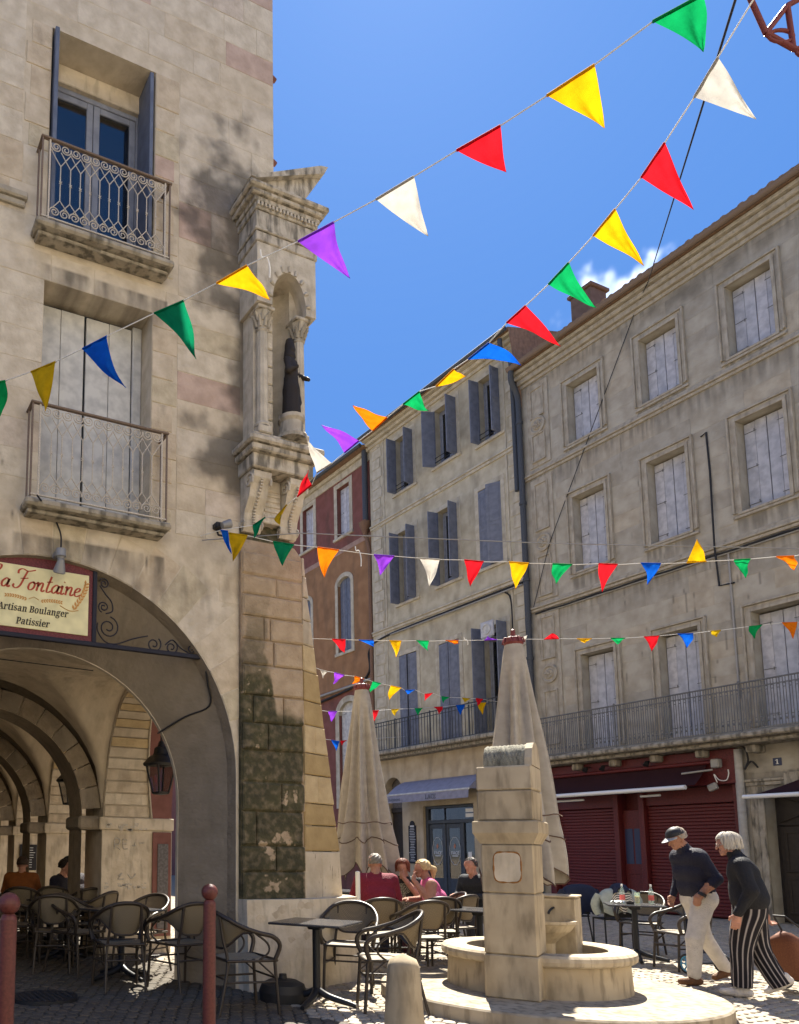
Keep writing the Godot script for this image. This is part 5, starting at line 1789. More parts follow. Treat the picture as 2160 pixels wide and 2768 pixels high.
	for rowi in 3:
		var tm := MB.new()
		var pr := []
		for e in 2:
			var r := []
			for k in 9:
				var a := PI * k / 8.0
				var rad := 0.095 if e == 0 else 0.08
				r.append(Vector3(cos(a) * rad, sin(a) * rad + (0.0 if e == 0 else 0.12), 0.0 if e == 0 else -0.42))
			pr.append(r)
		tm.grid(pr)
		for k in 8:
			tm.t(pr[0][k], pr[0][k + 1], Vector3(0, 0.02, 0), Vector3.BACK)
		var tmesh := tm.mesh()
		for i in 52:
			var o := part(roof, "roof_tile", tmesh, M.tile)
			o.position = Vector3(-16.3 + i * 0.205, 16.32 + rowi * 0.118 + rng.randf_range(-0.012, 0.012), 0.44 - rowi * 0.40 + rng.randf_range(-0.02, 0.02))
			o.rotation.y = rng.randf_range(-0.05, 0.05)
	var gu := MB.new()
	var gr := []
	for e in [-16.45, -3.0]:
		var r := []
		for k in 9:
			var a := PI + PI * k / 8.0
			r.append(Vector3(e, 16.26 + sin(a) * 0.10, 0.48 + cos(a) * 0.09))
		gr.append(r)
	gu.grid(gr)
	for k in 2:
		gu.tube([Vector3(-16.45, 16.27, 0.48 + (0.09 if k == 0 else -0.09)), Vector3(-3.0, 16.27, 0.48 + (0.09 if k == 0 else -0.09))], 0.012, 5)
	part(house, "gutter", gu, M.rust)
	var dp := MB.new()
	dp.tube(smooth_path([Vector3(-16.35, 16.2, 0.45), Vector3(-16.4, 15.9, 0.4), Vector3(-16.42, 15.5, 0.16), Vector3(-16.42, 15.0, 0.12)], 5) + [Vector3(-16.42, 8.0, 0.12), Vector3(-16.42, 0.1, 0.12)], 0.085, 10)
	for y in [14.6, 12.0, 9.6, 7.2, 4.8]:
		dp.lathe([Vector2(0.085, -0.05), Vector2(0.105, -0.04), Vector2(0.105, 0.04), Vector2(0.085, 0.05)], Vector3(-16.42, y, 0.12), 10)
	part(house, "downpipe", dp, M.zinc)
	var d2 := MB.new()
	d2.tube(smooth_path([Vector3(-16.75, 17.5, 0.42), Vector3(-16.72, 17.0, 0.40), Vector3(-16.55, 16.75, 0.25), Vector3(-16.6, 16.3, 0.15), Vector3(-16.62, 15.3, 0.1)], 5) + [Vector3(-16.62, 12.5, 0.1)], 0.075, 10)
	part(house, "downpipe", d2, M.zinc)
	# chimney behind the eave
	var cy := MB.new()
	cy.b2(Vector3(-15.55, 16.4, -2.0), Vector3(-14.85, 18.55, -1.3), 0.02)
	cy.b2(Vector3(-15.62, 18.55, -2.07), Vector3(-14.78, 18.66, -1.23), 0.02)
	part(house, "chimney", cy, M.chim)
	# cables and conduit along the string course
	var ca := MB.new()
	var pth := []
	for i in 24:
		pth.append(Vector3(-16.2 + i * 0.5, 8.50 + 0.015 * sin(i * 2.1), 0.06))
	ca.tube(pth, 0.028, 5)
	part(house, "cable", ca, M.cable)
	var c2 := MB.new()
	c2.tube([Vector3(-16.0, 8.46, 0.04), Vector3(-4.0, 8.46, 0.04)], 0.02, 5)
	part(house, "conduit", c2, M.conduit)
	var c3 := MB.new()
	c3.tube([Vector3(-11.25, 11.55, 0.02), Vector3(-11.12, 11.6, 0.02), Vector3(-11.10, 10.6, 0.02), Vector3(-11.08, 8.7, 0.1), Vector3(-11.08, 7.75, 0.03), Vector3(-10.75, 7.72, 0.03)], 0.022, 5)
	part(house, "cable", c3, M.cable)
	var c4 := MB.new()
	c4.tube([Vector3(-10.83, 8.5, 0.03), Vector3(-10.83, 5.0, 0.03)], 0.022, 5)
	part(house, "conduit", c4, M.conduit)
	# the long balcony
	var sl := MB.new()
	sl.b2(Vector3(-16.35, 4.00, -0.02), Vector3(-3.0, 4.12, 0.86), 0.03)
	sl.b2(Vector3(-16.3, 3.90, -0.02), Vector3(-3.0, 3.998, 0.62), 0.03)
	for i in 12:
		sl.b2(Vector3(-16.1 + i * 1.1, 3.72, -0.02), Vector3(-15.9 + i * 1.1, 3.898, 0.4), 0.03)
	part(house, "balcony_slab", sl, M.rslab)
	bar_railing(house, -16.3, -4.5, 4.13, 5.20, 0.80, M.greyrail, 0.115, true)
	build_red_shop(house)
	# the doorway at the right
	var dr := MB.new()
	dr.b2(Vector3(-10.5, 0.02, -0.42), Vector3(-8.8, 2.84, -0.36))
	var door := part(house, "door", dr, M.darkdoor)
	for b in [[-10.42, -9.68], [-9.62, -8.88]]:
		var lf := MB.new()
		lf.b2(Vector3(b[0], 0.04, -0.36), Vector3(b[1], 2.1, -0.31), 0.01)
		ring_profile(lf, b[0] + 0.14, b[1] - 0.14, 0.25, 0.95, 0.05, -0.31, -0.285)
		ring_profile(lf, b[0] + 0.14, b[1] - 0.14, 1.15, 1.95, 0.05, -0.31, -0.285)
		part(door, "door_leaf", lf, M.darkdoor)
	var tl := MB.new()
	tl.tube([Vector3(-10.4, 2.2, -0.34), Vector3(-8.9, 2.75, -0.34)], 0.02, 5)
	tl.tube([Vector3(-10.4, 2.75, -0.34), Vector3(-8.9, 2.2, -0.34)], 0.02, 5)
	tl.b2(Vector3(-10.46, 2.12, -0.36), Vector3(-8.84, 2.18, -0.30), 0.01)
	part(door, "transom", tl, M.darkdoor)
	for x in [-10.5, -8.8]:
		var jm := MB.new()
		var s := -1.0 if x < -10 else 1.0
		jm.b2(Vector3(minf(x, x + s * 0.14), 0.0, -0.02), Vector3(maxf(x, x + s * 0.14), 2.98, 0.04), 0.012)
		jm.b2(Vector3(minf(x + s * 0.142, x + s * 0.3), 0.0, -0.02), Vector3(maxf(x + s * 0.142, x + s * 0.3), 3.1, 0.025), 0.012)
		part(house, "door_jamb", jm, M.rslab)
	var ky := MB.new()
	ky.b2(Vector3(-10.85, 3.0, -0.02), Vector3(-8.4, 3.09, 0.05), 0.012)
	ky.b2(Vector3(-10.9, 3.092, -0.02), Vector3(-8.35, 3.15, 0.09), 0.012)
	ky.b2(Vector3(-10.05, 2.95, 0.02), Vector3(-9.75, 3.25, 0.12), 0.02)
	part(house, "door_lintel", ky, M.rslab)
	# number plate
	var np := thing("number_plate", "small navy enamel plate with a white 1 above the doorway at the right edge", "house number")
	np.transform = house.transform * Transform3D(Basis.IDENTITY, Vector3(-10.19, 3.50, 0.004))
	var pm := MB.new()
	pm.box(Vector3.ZERO, Vector3(0.17, 0.17, 0.012), 0.003)
	part(np, "plate", pm, M.plate)
	var dg := part(np, "digit", text_mesh("1", 0.15, true, true, 0.003), M.white)
	dg.position = Vector3(0, 0.0, 0.009)
	# burgundy awning over the door
	var aw := thing("burgundy_awning", "burgundy cloth awning on a white bar, cut off by the right edge of the picture", "awning")
	aw.transform = house.transform * Transform3D(Basis.IDENTITY, Vector3(-10.5, 0, 0))
	var cl := MB.new()
	var rows := []
	for i in 7:
		var t := i / 6.0
		var r := []
		for k in 9:
			r.append(Vector3(lerpf(lerpf(1.3, 0.22, t), 5.0, k / 8.0), lerpf(3.30, 2.72, t) - 0.04 * sin(PI * t), lerpf(0.06, 0.95, t)))
		rows.append(r)
	cl.grid(rows)
	part(aw, "cloth", cl, M.purple_cloth)
	var ab := MB.new()
	ab.tube([Vector3(0.12, 2.70, 0.97), Vector3(5.0, 2.70, 0.97)], 0.05, 10)
	part(aw, "front_bar", ab, M.white)
	var ar := MB.new()
	ar.tube([Vector3(0.4, 2.9, 0.05), Vector3(0.5, 2.71, 0.95)], 0.02, 6)
	part(aw, "arm", ar, M.white)
	# tall pale pipe between shop and doorway
	var wp := MB.new()
	wp.tube([Vector3(-10.93, 3.85, 0.09), Vector3(-10.93, 0.1, 0.09)], 0.085, 12)
	wp.lathe([Vector2(0.085, -0.06), Vector2(0.10, -0.05), Vector2(0.10, 0.05), Vector2(0.085, 0.06)], Vector3(-10.93, 1.3, 0.09), 12)
	part(house, "pale_pipe", wp, M.pipewhite)
	var wc := MB.new()
	wc.tube(smooth_path([Vector3(-11.1, 3.93, 0.2), Vector3(-10.8, 3.9, 0.12), Vector3(-10.72, 3.6, 0.1), Vector3(-10.8, 3.38, 0.1), Vector3(-10.66, 3.55, 0.1), Vector3(-10.55, 3.40, 0.06)], 5), 0.02, 5)
	part(house, "cable", wc, M.cable)

func build_red_shop(house: Node) -> void:
	var sh := MB.new()
	# boxed fascia, posts, threshold
	sh.b2(Vector3(-16.12, 3.08, -0.02), Vector3(-10.95, 3.88, 0.16), 0.015)
	sh.b2(Vector3(-16.12, 0.0, -0.3), Vector3(-15.93, 3.078, 0.06), 0.01)
	sh.b2(Vector3(-11.12, 0.0, -0.3), Vector3(-11.0, 3.078, 0.06), 0.01)
	sh.b2(Vector3(-14.12, 0.0, -0.3), Vector3(-13.98, 3.078, 0.03), 0.01)
	sh.b2(Vector3(-13.42, 0.0, -0.3), Vector3(-13.28, 3.078, 0.03), 0.01)
	sh.b2(Vector3(-16.1, 0.0, -0.45), Vector3(-11.0, 3.08, -0.32))
	var shop := part(house, "red_shopfront", sh, M.shopred)
	for b in [[-15.925, -14.125], [-13.275, -11.125]]:
		var y := 0.04
		while y < 2.62:
			var s := MB.new()
			s.b2(Vector3(b[0], y, -0.16), Vector3(b[1], y + 0.078, -0.115), 0.016)
			part(shop, "shutter_slat", s, M.shopred)
			y += 0.082
		var bx := MB.new()
		bx.b2(Vector3(b[0], 2.68, -0.2), Vector3(b[1], 3.07, -0.06), 0.01)
		part(shop, "shutter_box", bx, M.shopred)
	var dl := MB.new()
	dl.b2(Vector3(-13.975, 0.02, -0.2), Vector3(-13.425, 2.6, -0.14), 0.008)
	ring_profile(dl, -13.88, -13.52, 0.2, 0.95, 0.03, -0.14, -0.12)
	part(shop, "door_leaf", dl, M.shopred)
	for x in [-13.93, -13.68]:
		var pn := MB.new()
		pn.b2(Vector3(x, 1.22, -0.139), Vector3(x + 0.21, 2.12, -0.13))
		part(shop, "pane", pn, M.plate)
	# retracted awning: cassette, roller bar, folded arm, lamps
	var aw := thing("rolled_awning", "rolled up shop awning with a long white bar across the red shopfront", "awning")
	aw.transform = house.transform
	var ro := MB.new()
	ro.tube([Vector3(-16.0, 3.02, 0.72), Vector3(-11.75, 3.02, 0.72)], 0.055, 12)
	part(aw, "front_bar", ro, M.white)
	var cl := MB.new()
	var rows := []
	for i in 6:
		var t := i / 5.0
		rows.append([Vector3(-15.95, lerpf(3.58, 3.06, t) - 0.05 * sin(PI * t), lerpf(0.2, 0.70, t)), Vector3(-11.55, lerpf(3.58, 3.06, t) - 0.05 * sin(PI * t), lerpf(0.2, 0.70, t))])
	cl.grid(rows)
	part(aw, "rolled_cloth", cl, M.purple_cloth)
	var rl := MB.new()
	rl.tube([Vector3(-15.98, 3.60, 0.24), Vector3(-11.4, 3.60, 0.24)], 0.05, 10)
	part(aw, "roller", rl, M.shopred)
	var br := MB.new()
	br.box(Vector3(-11.32, 3.56, 0.24), Vector3(0.18, 0.2, 0.16), 0.02)
	br.tube([Vector3(-11.4, 3.42, 0.26), Vector3(-11.9, 3.35, 0.6)], 0.025, 6)
	part(aw, "bracket", br, M.conduit)
	for b in [[-15.6, -14.7], [-13.1, -12.6]]:
		var tb := MB.new()
		tb.tube([Vector3(b[0], 2.9, 0.36), Vector3(b[1], 2.9, 0.36)], 0.03, 8)
		part(aw, "folded_arm", tb, M.white)
	var i := 0
	for x in [-14.6, -14.1, -12.9]:
		var lp := thing("shop_spotlight", ["leftmost small dark spotlight on the red fascia", "middle small dark spotlight on the red fascia", "right small dark spotlight on the red fascia"][i], "lamp", Vector3.ZERO, 0.0, "spotlights on the red fascia")
		lp.transform = house.transform * Transform3D(Basis.IDENTITY, Vector3(x, 3.72, 0.16))
		var m := MB.new()
		m.tube([Vector3(0, 0.05, 0), Vector3(0, 0.05, 0.14), Vector3(0.0, 0.0, 0.2)], 0.015, 6)
		m.lathe([Vector2(0.0, 0.07), Vector2(0.05, 0.06), Vector2(0.065, -0.05), Vector2(0.0, -0.05)], Vector3(0, -0.02, 0.2), 12, Basis(Vector3.RIGHT, -0.6))
		part(lp, "head", m, M.black)
		i += 1
	var fl := thing("pale_floodlight", "pale floodlight with a looped white cable at the right end of the red fascia", "lamp")
	fl.transform = house.transform * Transform3D(Basis.IDENTITY, Vector3(-11.42, 3.02, 0.2))
	var fm := MB.new()
	fm.box(Vector3(0, 0, 0.06), Vector3(0.2, 0.16, 0.1), 0.02, Basis(Vector3.BACK, 0.35))
	part(fl, "housing", fm, M.conduit)
	var lc := MB.new()
	lc.tube(smooth_path([Vector3(0.08, 0.1, 0.02), Vector3(0.02, 0.3, 0.02), Vector3(0.12, 0.16, 0.02), Vector3(0.28, 0.14, 0.02), Vector3(0.34, 0.28, 0.02), Vector3(0.34, 0.38, 0.03)], 5), 0.012, 5)
	part(fl, "cable", lc, M.white)

func build_shutter_house() -> void:
	var house := thing("shutter_house", "pale stone house in the middle with blue grey shutters standing open", "building")
	facade_root(house, 19.0)
	# [centre, half width, bottom, top, left leaf angle, right leaf angle] angles from closed-out: 0 flat to the wall outside
	var wins := [
		[-21.72, 0.46, 14.82, 16.95, 1.62, 1.5], [-19.60, 0.50, 14.92, 17.0, 1.25, 1.5], [-17.66, 0.42, 14.75, 16.95, 1.55, 1.5],
		[-21.72, 0.44, 10.55, 13.25, 1.6, 1.5], [-19.66, 0.44, 10.6, 13.25, 1.5, 1.45], [-17.80, 0.46, 10.55, 13.2, 3.1, 2.6],
		[-21.80, 0.46, 5.2, 8.6, 3.0, 3.12], [-19.78, 0.46, 5.2, 8.55, 3.05, 3.1], [-17.80, 0.46, 5.2, 8.6, 1.4, 1.5]]
	var holes := []
	for w in wins:
		holes.append(Rect2(w[0] - w[1], w[2], w[1] * 2, w[3] - w[2]))
	var gh := [Rect2(-21.25, 0, 2.3, 3.05), Rect2(-23.25, 0, 0.95, 3.5)]
	var wl := MB.new()
	holed(wl, -23.7, -16.44, 4.9, 17.5, holes, 0.0, -0.45)
	part(house, "wall", wl, M.b2)
	var wg := MB.new()
	var door_arch := Rect2(-23.25, 0, 0.95, 4.2)
	holed(wg, -23.7, -16.44, 0.0, 4.898, [gh[0], door_arch], 0.002, -0.45)
	part(house, "wall", wg, M.b2plaster)
	# arch head of the side doorway
	var ap := PackedVector2Array([Vector2(-23.25, 3.7)])
	ap.append_array(arc(Vector2(-22.775, 3.7), 0.475, 0.48, 180, 0, 16))
	ap.append_array(PackedVector2Array([Vector2(-22.30, 4.22), Vector2(-23.25, 4.22)]))
	var am := MB.new()
	am.prism(ap, -0.30, 0.0)
	part(house, "doorway_arch", am, M.b2plaster)
	var dd := MB.new()
	dd.b2(Vector3(-23.25, 0.0, -0.42), Vector3(-22.30, 2.9, -0.36))
	dd.b2(Vector3(-23.25, 2.9, -0.42), Vector3(-22.3, 3.08, -0.28), 0.02)
	part(house, "side_door", dd, M.darkdoor)
	var fan := MB.new()
	fan.b2(Vector3(-23.25, 3.08, -0.42), Vector3(-22.30, 4.2, -0.36))
	part(house, "fanlight", fan, M.greypanel)
	# windows
	for w in wins:
		var s := MB.new()
		ring_profile(s, w[0] - w[1], w[0] + w[1], w[2], w[3], 0.16, -0.02, 0.018, false)
		if w[2] > 6.0:
			s.b2(Vector3(w[0] - w[1] - 0.2, w[2] - 0.10, -0.02), Vector3(w[0] + w[1] + 0.2, w[2] - 0.002, 0.07), 0.01)
		var o := part(house, "window", s, M.b2trim)
		casement(o, w[0] - w[1], w[0] + w[1], w[2], w[3] - 0.02, -0.25, M.frameblue)
		var bk := MB.new()
		bk.b2(Vector3(w[0] - w[1], w[2], -0.44), Vector3(w[0] + w[1], w[3], -0.42))
		part(o, "dark_room", bk, M.room)
		var mt: Material = M.bluegrey
		_leaf_pair(o, w, mt)
		if w[2] > 14.0:
			var gr := MB.new()
			gr.tube([Vector3(w[0] - w[1], w[2] + 0.14, 0.04), Vector3(w[0] + w[1], w[2] + 0.14, 0.04)], 0.015, 5)
			gr.tube([Vector3(w[0] - w[1], w[2] + 0.30, 0.04), Vector3(w[0] + w[1], w[2] + 0.30, 0.04)], 0.012, 5)
			part(o, "guard_bar", gr, M.black)
	# quoins at both ends, string courses, cornice
	var k := 0
	for x in [[-23.55, -23.0], [-16.98, -16.46]]:
		var y := 5.2
		while y < 17.3:
			var q := MB.new()
			var ins := 0.1 if k % 2 else 0.0
			q.stone(rect(x[0] + (ins if x[0] > -20 else 0.0), y + 0.012, x[1] - (ins if x[0] < -20 else 0.0), y + 0.40), -0.02, 0.022, 0.01)
			part(house, "stone", q, M.b2trim)
			y += 0.412
			k += 1
	var st := MB.new()
	for y in [13.92, 9.68]:
		st.b2(Vector3(-23.7, y, -0.02), Vector3(-16.5, y + 0.10, 0.05), 0.01)
		st.b2(Vector3(-23.7, y + 0.102, -0.02), Vector3(-16.5, y + 0.17, 0.09), 0.012)
		part(house, "string_course", st, M.b2trim)
		st = MB.new()
	for x in [-22.88, -17.06]:
		var ps := MB.new()
		ps.b2(Vector3(x - 0.03, 5.2, -0.02), Vector3(x + 0.03, 17.3, 0.028), 0.008)
		part(house, "pilaster_strip", ps, M.b2trim)
	var co := MB.new()
	co.b2(Vector3(-23.72, 17.3, -0.3), Vector3(-16.44, 17.42, 0.08), 0.015)
	co.b2(Vector3(-23.74, 17.422, -0.3), Vector3(-16.44, 17.55, 0.22), 0.03)
	co.b2(Vector3(-23.76, 17.552, -0.3), Vector3(-16.44, 17.64, 0.34), 0.015)
	part(house, "cornice", co, M.b2trim)
	var rf := MB.new()
	rf.q(Vector3(-23.8, 17.70, 0.45), Vector3(-16.4, 17.70, 0.45), Vector3(-16.4, 18.9, -5.0), Vector3(-23.8, 18.9, -5.0), Vector3(0, 1, 0.3))
	rf.q(Vector3(-23.8, 17.64, 0.45), Vector3(-16.4, 17.64, 0.45), Vector3(-16.4, 17.64, -5.0), Vector3(-23.8, 17.64, -5.0), Vector3.DOWN)
	rf.q(Vector3(-16.4, 17.7, 0.45), Vector3(-16.4, 18.9, -5.0), Vector3(-16.4, 15.0, -5.0), Vector3(-16.4, 15.0, -0.02), Vector3.RIGHT)
	rf.q(Vector3(-23.8, 17.70, 0.45), Vector3(-16.4, 17.70, 0.45), Vector3(-16.4, 17.64, 0.45), Vector3(-23.8, 17.64, 0.45), Vector3.BACK)
	rf.q(Vector3(-23.8, 18.9, -5.0), Vector3(-16.4, 18.9, -5.0), Vector3(-16.4, 0.0, -5.0), Vector3(-23.8, 0.0, -5.0), Vector3.FORWARD)
	var roof := part(house, "roof", rf, M.tile)
	var gu := MB.new()
	gu.tube([Vector3(-23.8, 17.66, 0.5), Vector3(-16.45, 17.66, 0.5)], 0.075, 8)
	part(house, "gutter", gu, M.zinc)
	# cable and conduit sagging along the facade
	var ca := MB.new()
	ca.tube(smooth_path([Vector3(-23.7, 9.42, 0.05), Vector3(-22.5, 9.55, 0.06), Vector3(-20, 9.58, 0.06), Vector3(-18, 9.6, 0.06), Vector3(-16.6, 9.6, 0.08)], 5), 0.035, 5)
	part(house, "cable", ca, M.cable)
	var cc := MB.new()
	cc.tube([Vector3(-22.6, 9.50, 0.10), Vector3(-16.6, 9.52, 0.10)], 0.025, 5)
	part(house, "conduit", cc, M.conduit)
	var c5 := MB.new()
	c5.tube(smooth_path([Vector3(-17.3, 9.5, 0.05), Vector3(-17.1, 9.2, 0.03), Vector3(-17.08, 8.0, 0.03), Vector3(-17.12, 6.9, 0.03)], 4), 0.025, 5)
	part(house, "cable", c5, M.cable)
	# balcony
	var sl := MB.new()
	sl.b2(Vector3(-23.65, 4.96, -0.02), Vector3(-16.6, 5.10, 0.66), 0.03)
	sl.b2(Vector3(-23.6, 4.84, -0.02), Vector3(-16.65, 4.958, 0.45), 0.03)
	part(house, "balcony_slab", sl, M.rslab)
	bar_railing(house, -23.6, -16.65, 5.10, 6.14, 0.6, M.darkrail, 0.14, false)
	# small ventilator by the right first-floor window
	var ac := thing("wall_ventilator", "small pale wall ventilator above the balcony of the shutter house", "ventilator")
	ac.transform = house.transform * Transform3D(Basis.IDENTITY, Vector3(-17.62, 8.35, 0.5))
	var acm := MB.new()
	acm.box(Vector3.ZERO, Vector3(0.5, 0.5, 0.08), 0.02)
	part(ac, "casing", acm, M.lav)
	var acf := MB.new()
	acf.lathe([Vector2(0.17, 0.0), Vector2(0.17, 0.03), Vector2(0.13, 0.03), Vector2(0.13, 0.01), Vector2(0.0, 0.01)], Vector3(0, 0, 0.04), 20, Basis(Vector3.RIGHT, PI / 2))
	part(ac, "grille", acf, M.pale)
	var arm := MB.new()
	arm.b2(Vector3(-0.2, -0.3, -0.5), Vector3(0.2, -0.252, 0.04))
	part(ac, "shelf", arm, M.greymetal)
	# cafe front: joinery, glazed doors with printed badges, awning
	var cf := MB.new()
	cf.b2(Vector3(-21.25, 0.0, -0.24), Vector3(-21.13, 3.04, -0.1), 0.01)
	cf.b2(Vector3(-19.07, 0.0, -0.24), Vector3(-18.95, 3.04, -0.1), 0.01)
	cf.b2(Vector3(-21.13, 2.44, -0.24), Vector3(-19.07, 2.56, -0.1), 0.01)
	cf.b2(Vector3(-21.13, 2.95, -0.24), Vector3(-19.07, 3.04, -0.1), 0.01)
	cf.b2(Vector3(-19.62, 0.0, -0.24), Vector3(-19.52, 2.44, -0.12), 0.01)
	cf.b2(Vector3(-20.42, 0.0, -0.24), Vector3(-20.34, 2.44, -0.12), 0.01)
	var caf := part(house, "cafe_front", cf, M.joinery)
	for x in [[-21.12, -20.43], [-20.33, -19.63]]:
		var lf := MB.new()
		lf.b2(Vector3(x[0], 0.02, -0.2), Vector3(x[0] + 0.1, 2.43, -0.15), 0.008)
		lf.b2(Vector3(x[1] - 0.1, 0.02, -0.2), Vector3(x[1], 2.43, -0.15), 0.008)
		lf.b2(Vector3(x[0] + 0.1, 2.28, -0.2), Vector3(x[1] - 0.1, 2.43, -0.152), 0.008)
		lf.b2(Vector3(x[0] + 0.1, 0.02, -0.2), Vector3(x[1] - 0.1, 0.62, -0.152), 0.008)
		part(caf, "door_leaf", lf, M.joinery)
		var pn := MB.new()
		pn.b2(Vector3(x[0] + 0.1, 0.62, -0.18), Vector3(x[1] - 0.1, 2.28, -0.174))
		part(caf, "pane", pn, M.glass)
		# scalloped oval badge with a small figure and blocky letters
		var c := Vector2((x[0] + x[1]) / 2, 1.52)
		var bd := MB.new()
		var ov := []
		for i in 96:
			var a := TAU * i / 96
			var sc := 1.0 + 0.055 * absf(sin(a * 6.0))
			ov.append(Vector3(c.x + cos(a) * 0.235 * sc, c.y + sin(a) * 0.44 * sc, -0.168))
		bd.tube(ov, 0.010, 4, true)
		part(caf, "badge_outline", bd, M.decal)
		var bt := part(caf, "badge_letters", text_mesh("FACE", 0.15, true, false, 0.002), M.decal)
		bt.position = Vector3(c.x, c.y - 0.06, -0.170)
		var bl := MB.new()
		bl.box(Vector3(c.x, c.y - 0.16, -0.170), Vector3(0.26, 0.03, 0.003))
		part(caf, "badge_line", bl, M.decal)
		var bs := MB.new()
		leaf(bs, Vector2(c.x - 0.02, c.y + 0.06), 1.45, 0.2, 0.05, -0.169)
		part(caf, "badge_emblem", bs, M.salmon)
	for x in [[-21.13, -20.42], [-20.34, -19.07]]:
		var fl := MB.new()
		fl.b2(Vector3(x[0], 2.56, -0.18), Vector3(x[1], 2.95, -0.174))
		part(caf, "pane", fl, M.glass)
	var sw := MB.new()
	sw.b2(Vector3(-19.52, 0.5, -0.18), Vector3(-19.07, 2.44, -0.174))
	part(caf, "pane", sw, M.glass)
	var np := MB.new()
	np.b2(Vector3(-19.40, 1.2, -0.17), Vector3(-19.25, 1.5, -0.165))
	np.b2(Vector3(-19.46, 2.62, -0.17), Vector3(-19.12, 2.74, -0.165))
	np.b2(Vector3(-19.46, 2.78, -0.17), Vector3(-19.12, 2.90, -0.165))
	part(caf, "paper_notice", np, M.white)
	var inr := MB.new()
	inr.b2(Vector3(-21.25, 0.0, -1.6), Vector3(-18.95, 3.05, -1.55))
	part(caf, "dark_room", inr, M.room)
	var aw := thing("lilac_awning", "lilac grey awning with a short valance over the cafe doors", "awning")
	aw.transform = house.transform
	var cl := MB.new()
	var rows := []
	for i in 8:
		var t := i / 7.0
		rows.append([Vector3(-22.1, lerpf(3.95, 3.48, t) + 0.07 * sin(PI * t), lerpf(0.05, 0.8, t)), Vector3(-18.3, lerpf(3.95, 3.48, t) + 0.07 * sin(PI * t), lerpf(0.05, 0.8, t))])
	cl.grid(rows)
	for x in [-22.1, -18.3]:
		for i in 7:
			cl.q(rows[i][0 if x < -20 else 1], rows[i + 1][0 if x < -20 else 1], Vector3(x, 3.45, rows[i + 1][0].z), Vector3(x, 3.45, rows[i][0].z), Vector3.LEFT)
	part(aw, "cloth", cl, M.lilac_cloth)
	var ba := MB.new()
	ba.box(Vector3(-20.2, 3.44, 0.82), Vector3(3.86, 0.07, 0.07), 0.02)
	part(aw, "front_bar", ba, M.pale)
	var va := MB.new()
	var vr := [[], []]
	for i in 40:
		var x := lerpf(-22.12, -18.28, i / 39.0)
		vr[0].append(Vector3(x, 3.41, 0.845))
		vr[1].append(Vector3(x, 3.16, 0.86 + 0.012 * sin(i * 1.3)))
	va.grid(vr)
	part(aw, "valance", va, M.lilac_cloth)
	var vl := part(aw, "valance_letters", text_mesh("LACE", 0.2, false, true, 0.002), M.joinery)
	vl.position = Vector3(-19.9, 3.28, 0.885)
	var v2 := part(aw, "valance_letters", text_mesh("Chocolatier", 0.12, false, true, 0.002), M.joinery)
	v2.position = Vector3(-21.7, 3.27, 0.885)
	# long chalk menu on the wall
	var bd2 := thing("chalk_menu", "tall narrow blackboard menu with rounded top on the wall beside the cafe doors", "menu board")
	bd2.transform = house.transform * Transform3D(Basis.IDENTITY, Vector3(-21.79, 1.08, 0.004))
	var bm := MB.new()
	var bp := PackedVector2Array([Vector2(-0.19, 0.0), Vector2(0.19, 0.0), Vector2(0.19, 1.32)])
	bp.append_array(arc(Vector2(0, 1.32), 0.13, 0.17, 0, 180, 10))
	bp.append_array(PackedVector2Array([Vector2(-0.19, 1.32)]))
	bm.prism(bp, 0.0, 0.025)
	part(bd2, "slate", bm, M.board)
	var ch := MB.new()
	for i in 21:
		ch.box(Vector3(rng.randf_range(-0.02, 0.02), 0.09 + i * 0.057, 0.027), Vector3(rng.randf_range(0.18, 0.30), 0.016, 0.002))
	ch.box(Vector3(0, 1.30, 0.027), Vector3(0.2, 0.05, 0.002))
	part(bd2, "chalk_lines", ch, M.decal)

func _leaf_pair(o: Node, w: Array, mat: Material) -> void:
	# swing 0: shut in the opening; PI / 2: standing straight out; PI: folded back on the wall
	for s in [-1.0, 1.0]:
		var a: float = PI - (w[4] if s < 0 else w[5])
		var mb := MB.new()
		var lw: float = w[1] - 0.006
		var y0: float = w[2] - 0.02
		var y1: float = w[3] - 0.03
		mb.b2(Vector3(0, y0, -0.018), Vector3(lw, y1, 0.018), 0.005)
		for r in [[y0 + 0.07, y0 + (y1 - y0) * 0.48], [y0 + (y1 - y0) * 0.52, y1 - 0.07]]:
			for side in [-1.0, 1.0]:
				mb.b2(Vector3(0.06, r[0], side * 0.018), Vector3(lw - 0.06, r[0] + 0.03, side * 0.028), 0.003)
				mb.b2(Vector3(0.06, r[1] - 0.03, side * 0.018), Vector3(lw - 0.06, r[1], side * 0.028), 0.003)
				mb.b2(Vector3(0.06, r[0] + 0.03, side * 0.018), Vector3(0.09, r[1] - 0.03, side * 0.028), 0.003)
				mb.b2(Vector3(lw - 0.09, r[0] + 0.03, side * 0.018), Vector3(lw - 0.06, r[1] - 0.03, side * 0.028), 0.003)
		var p := part(o, "shutter", mb, mat)
		var b := Basis(Vector3.UP, -a) if s < 0 else Basis(Vector3.UP, PI + a)
		p.transform = Transform3D(b, Vector3(w[0] + s * (w[1] - 0.002), 0, 0.0))

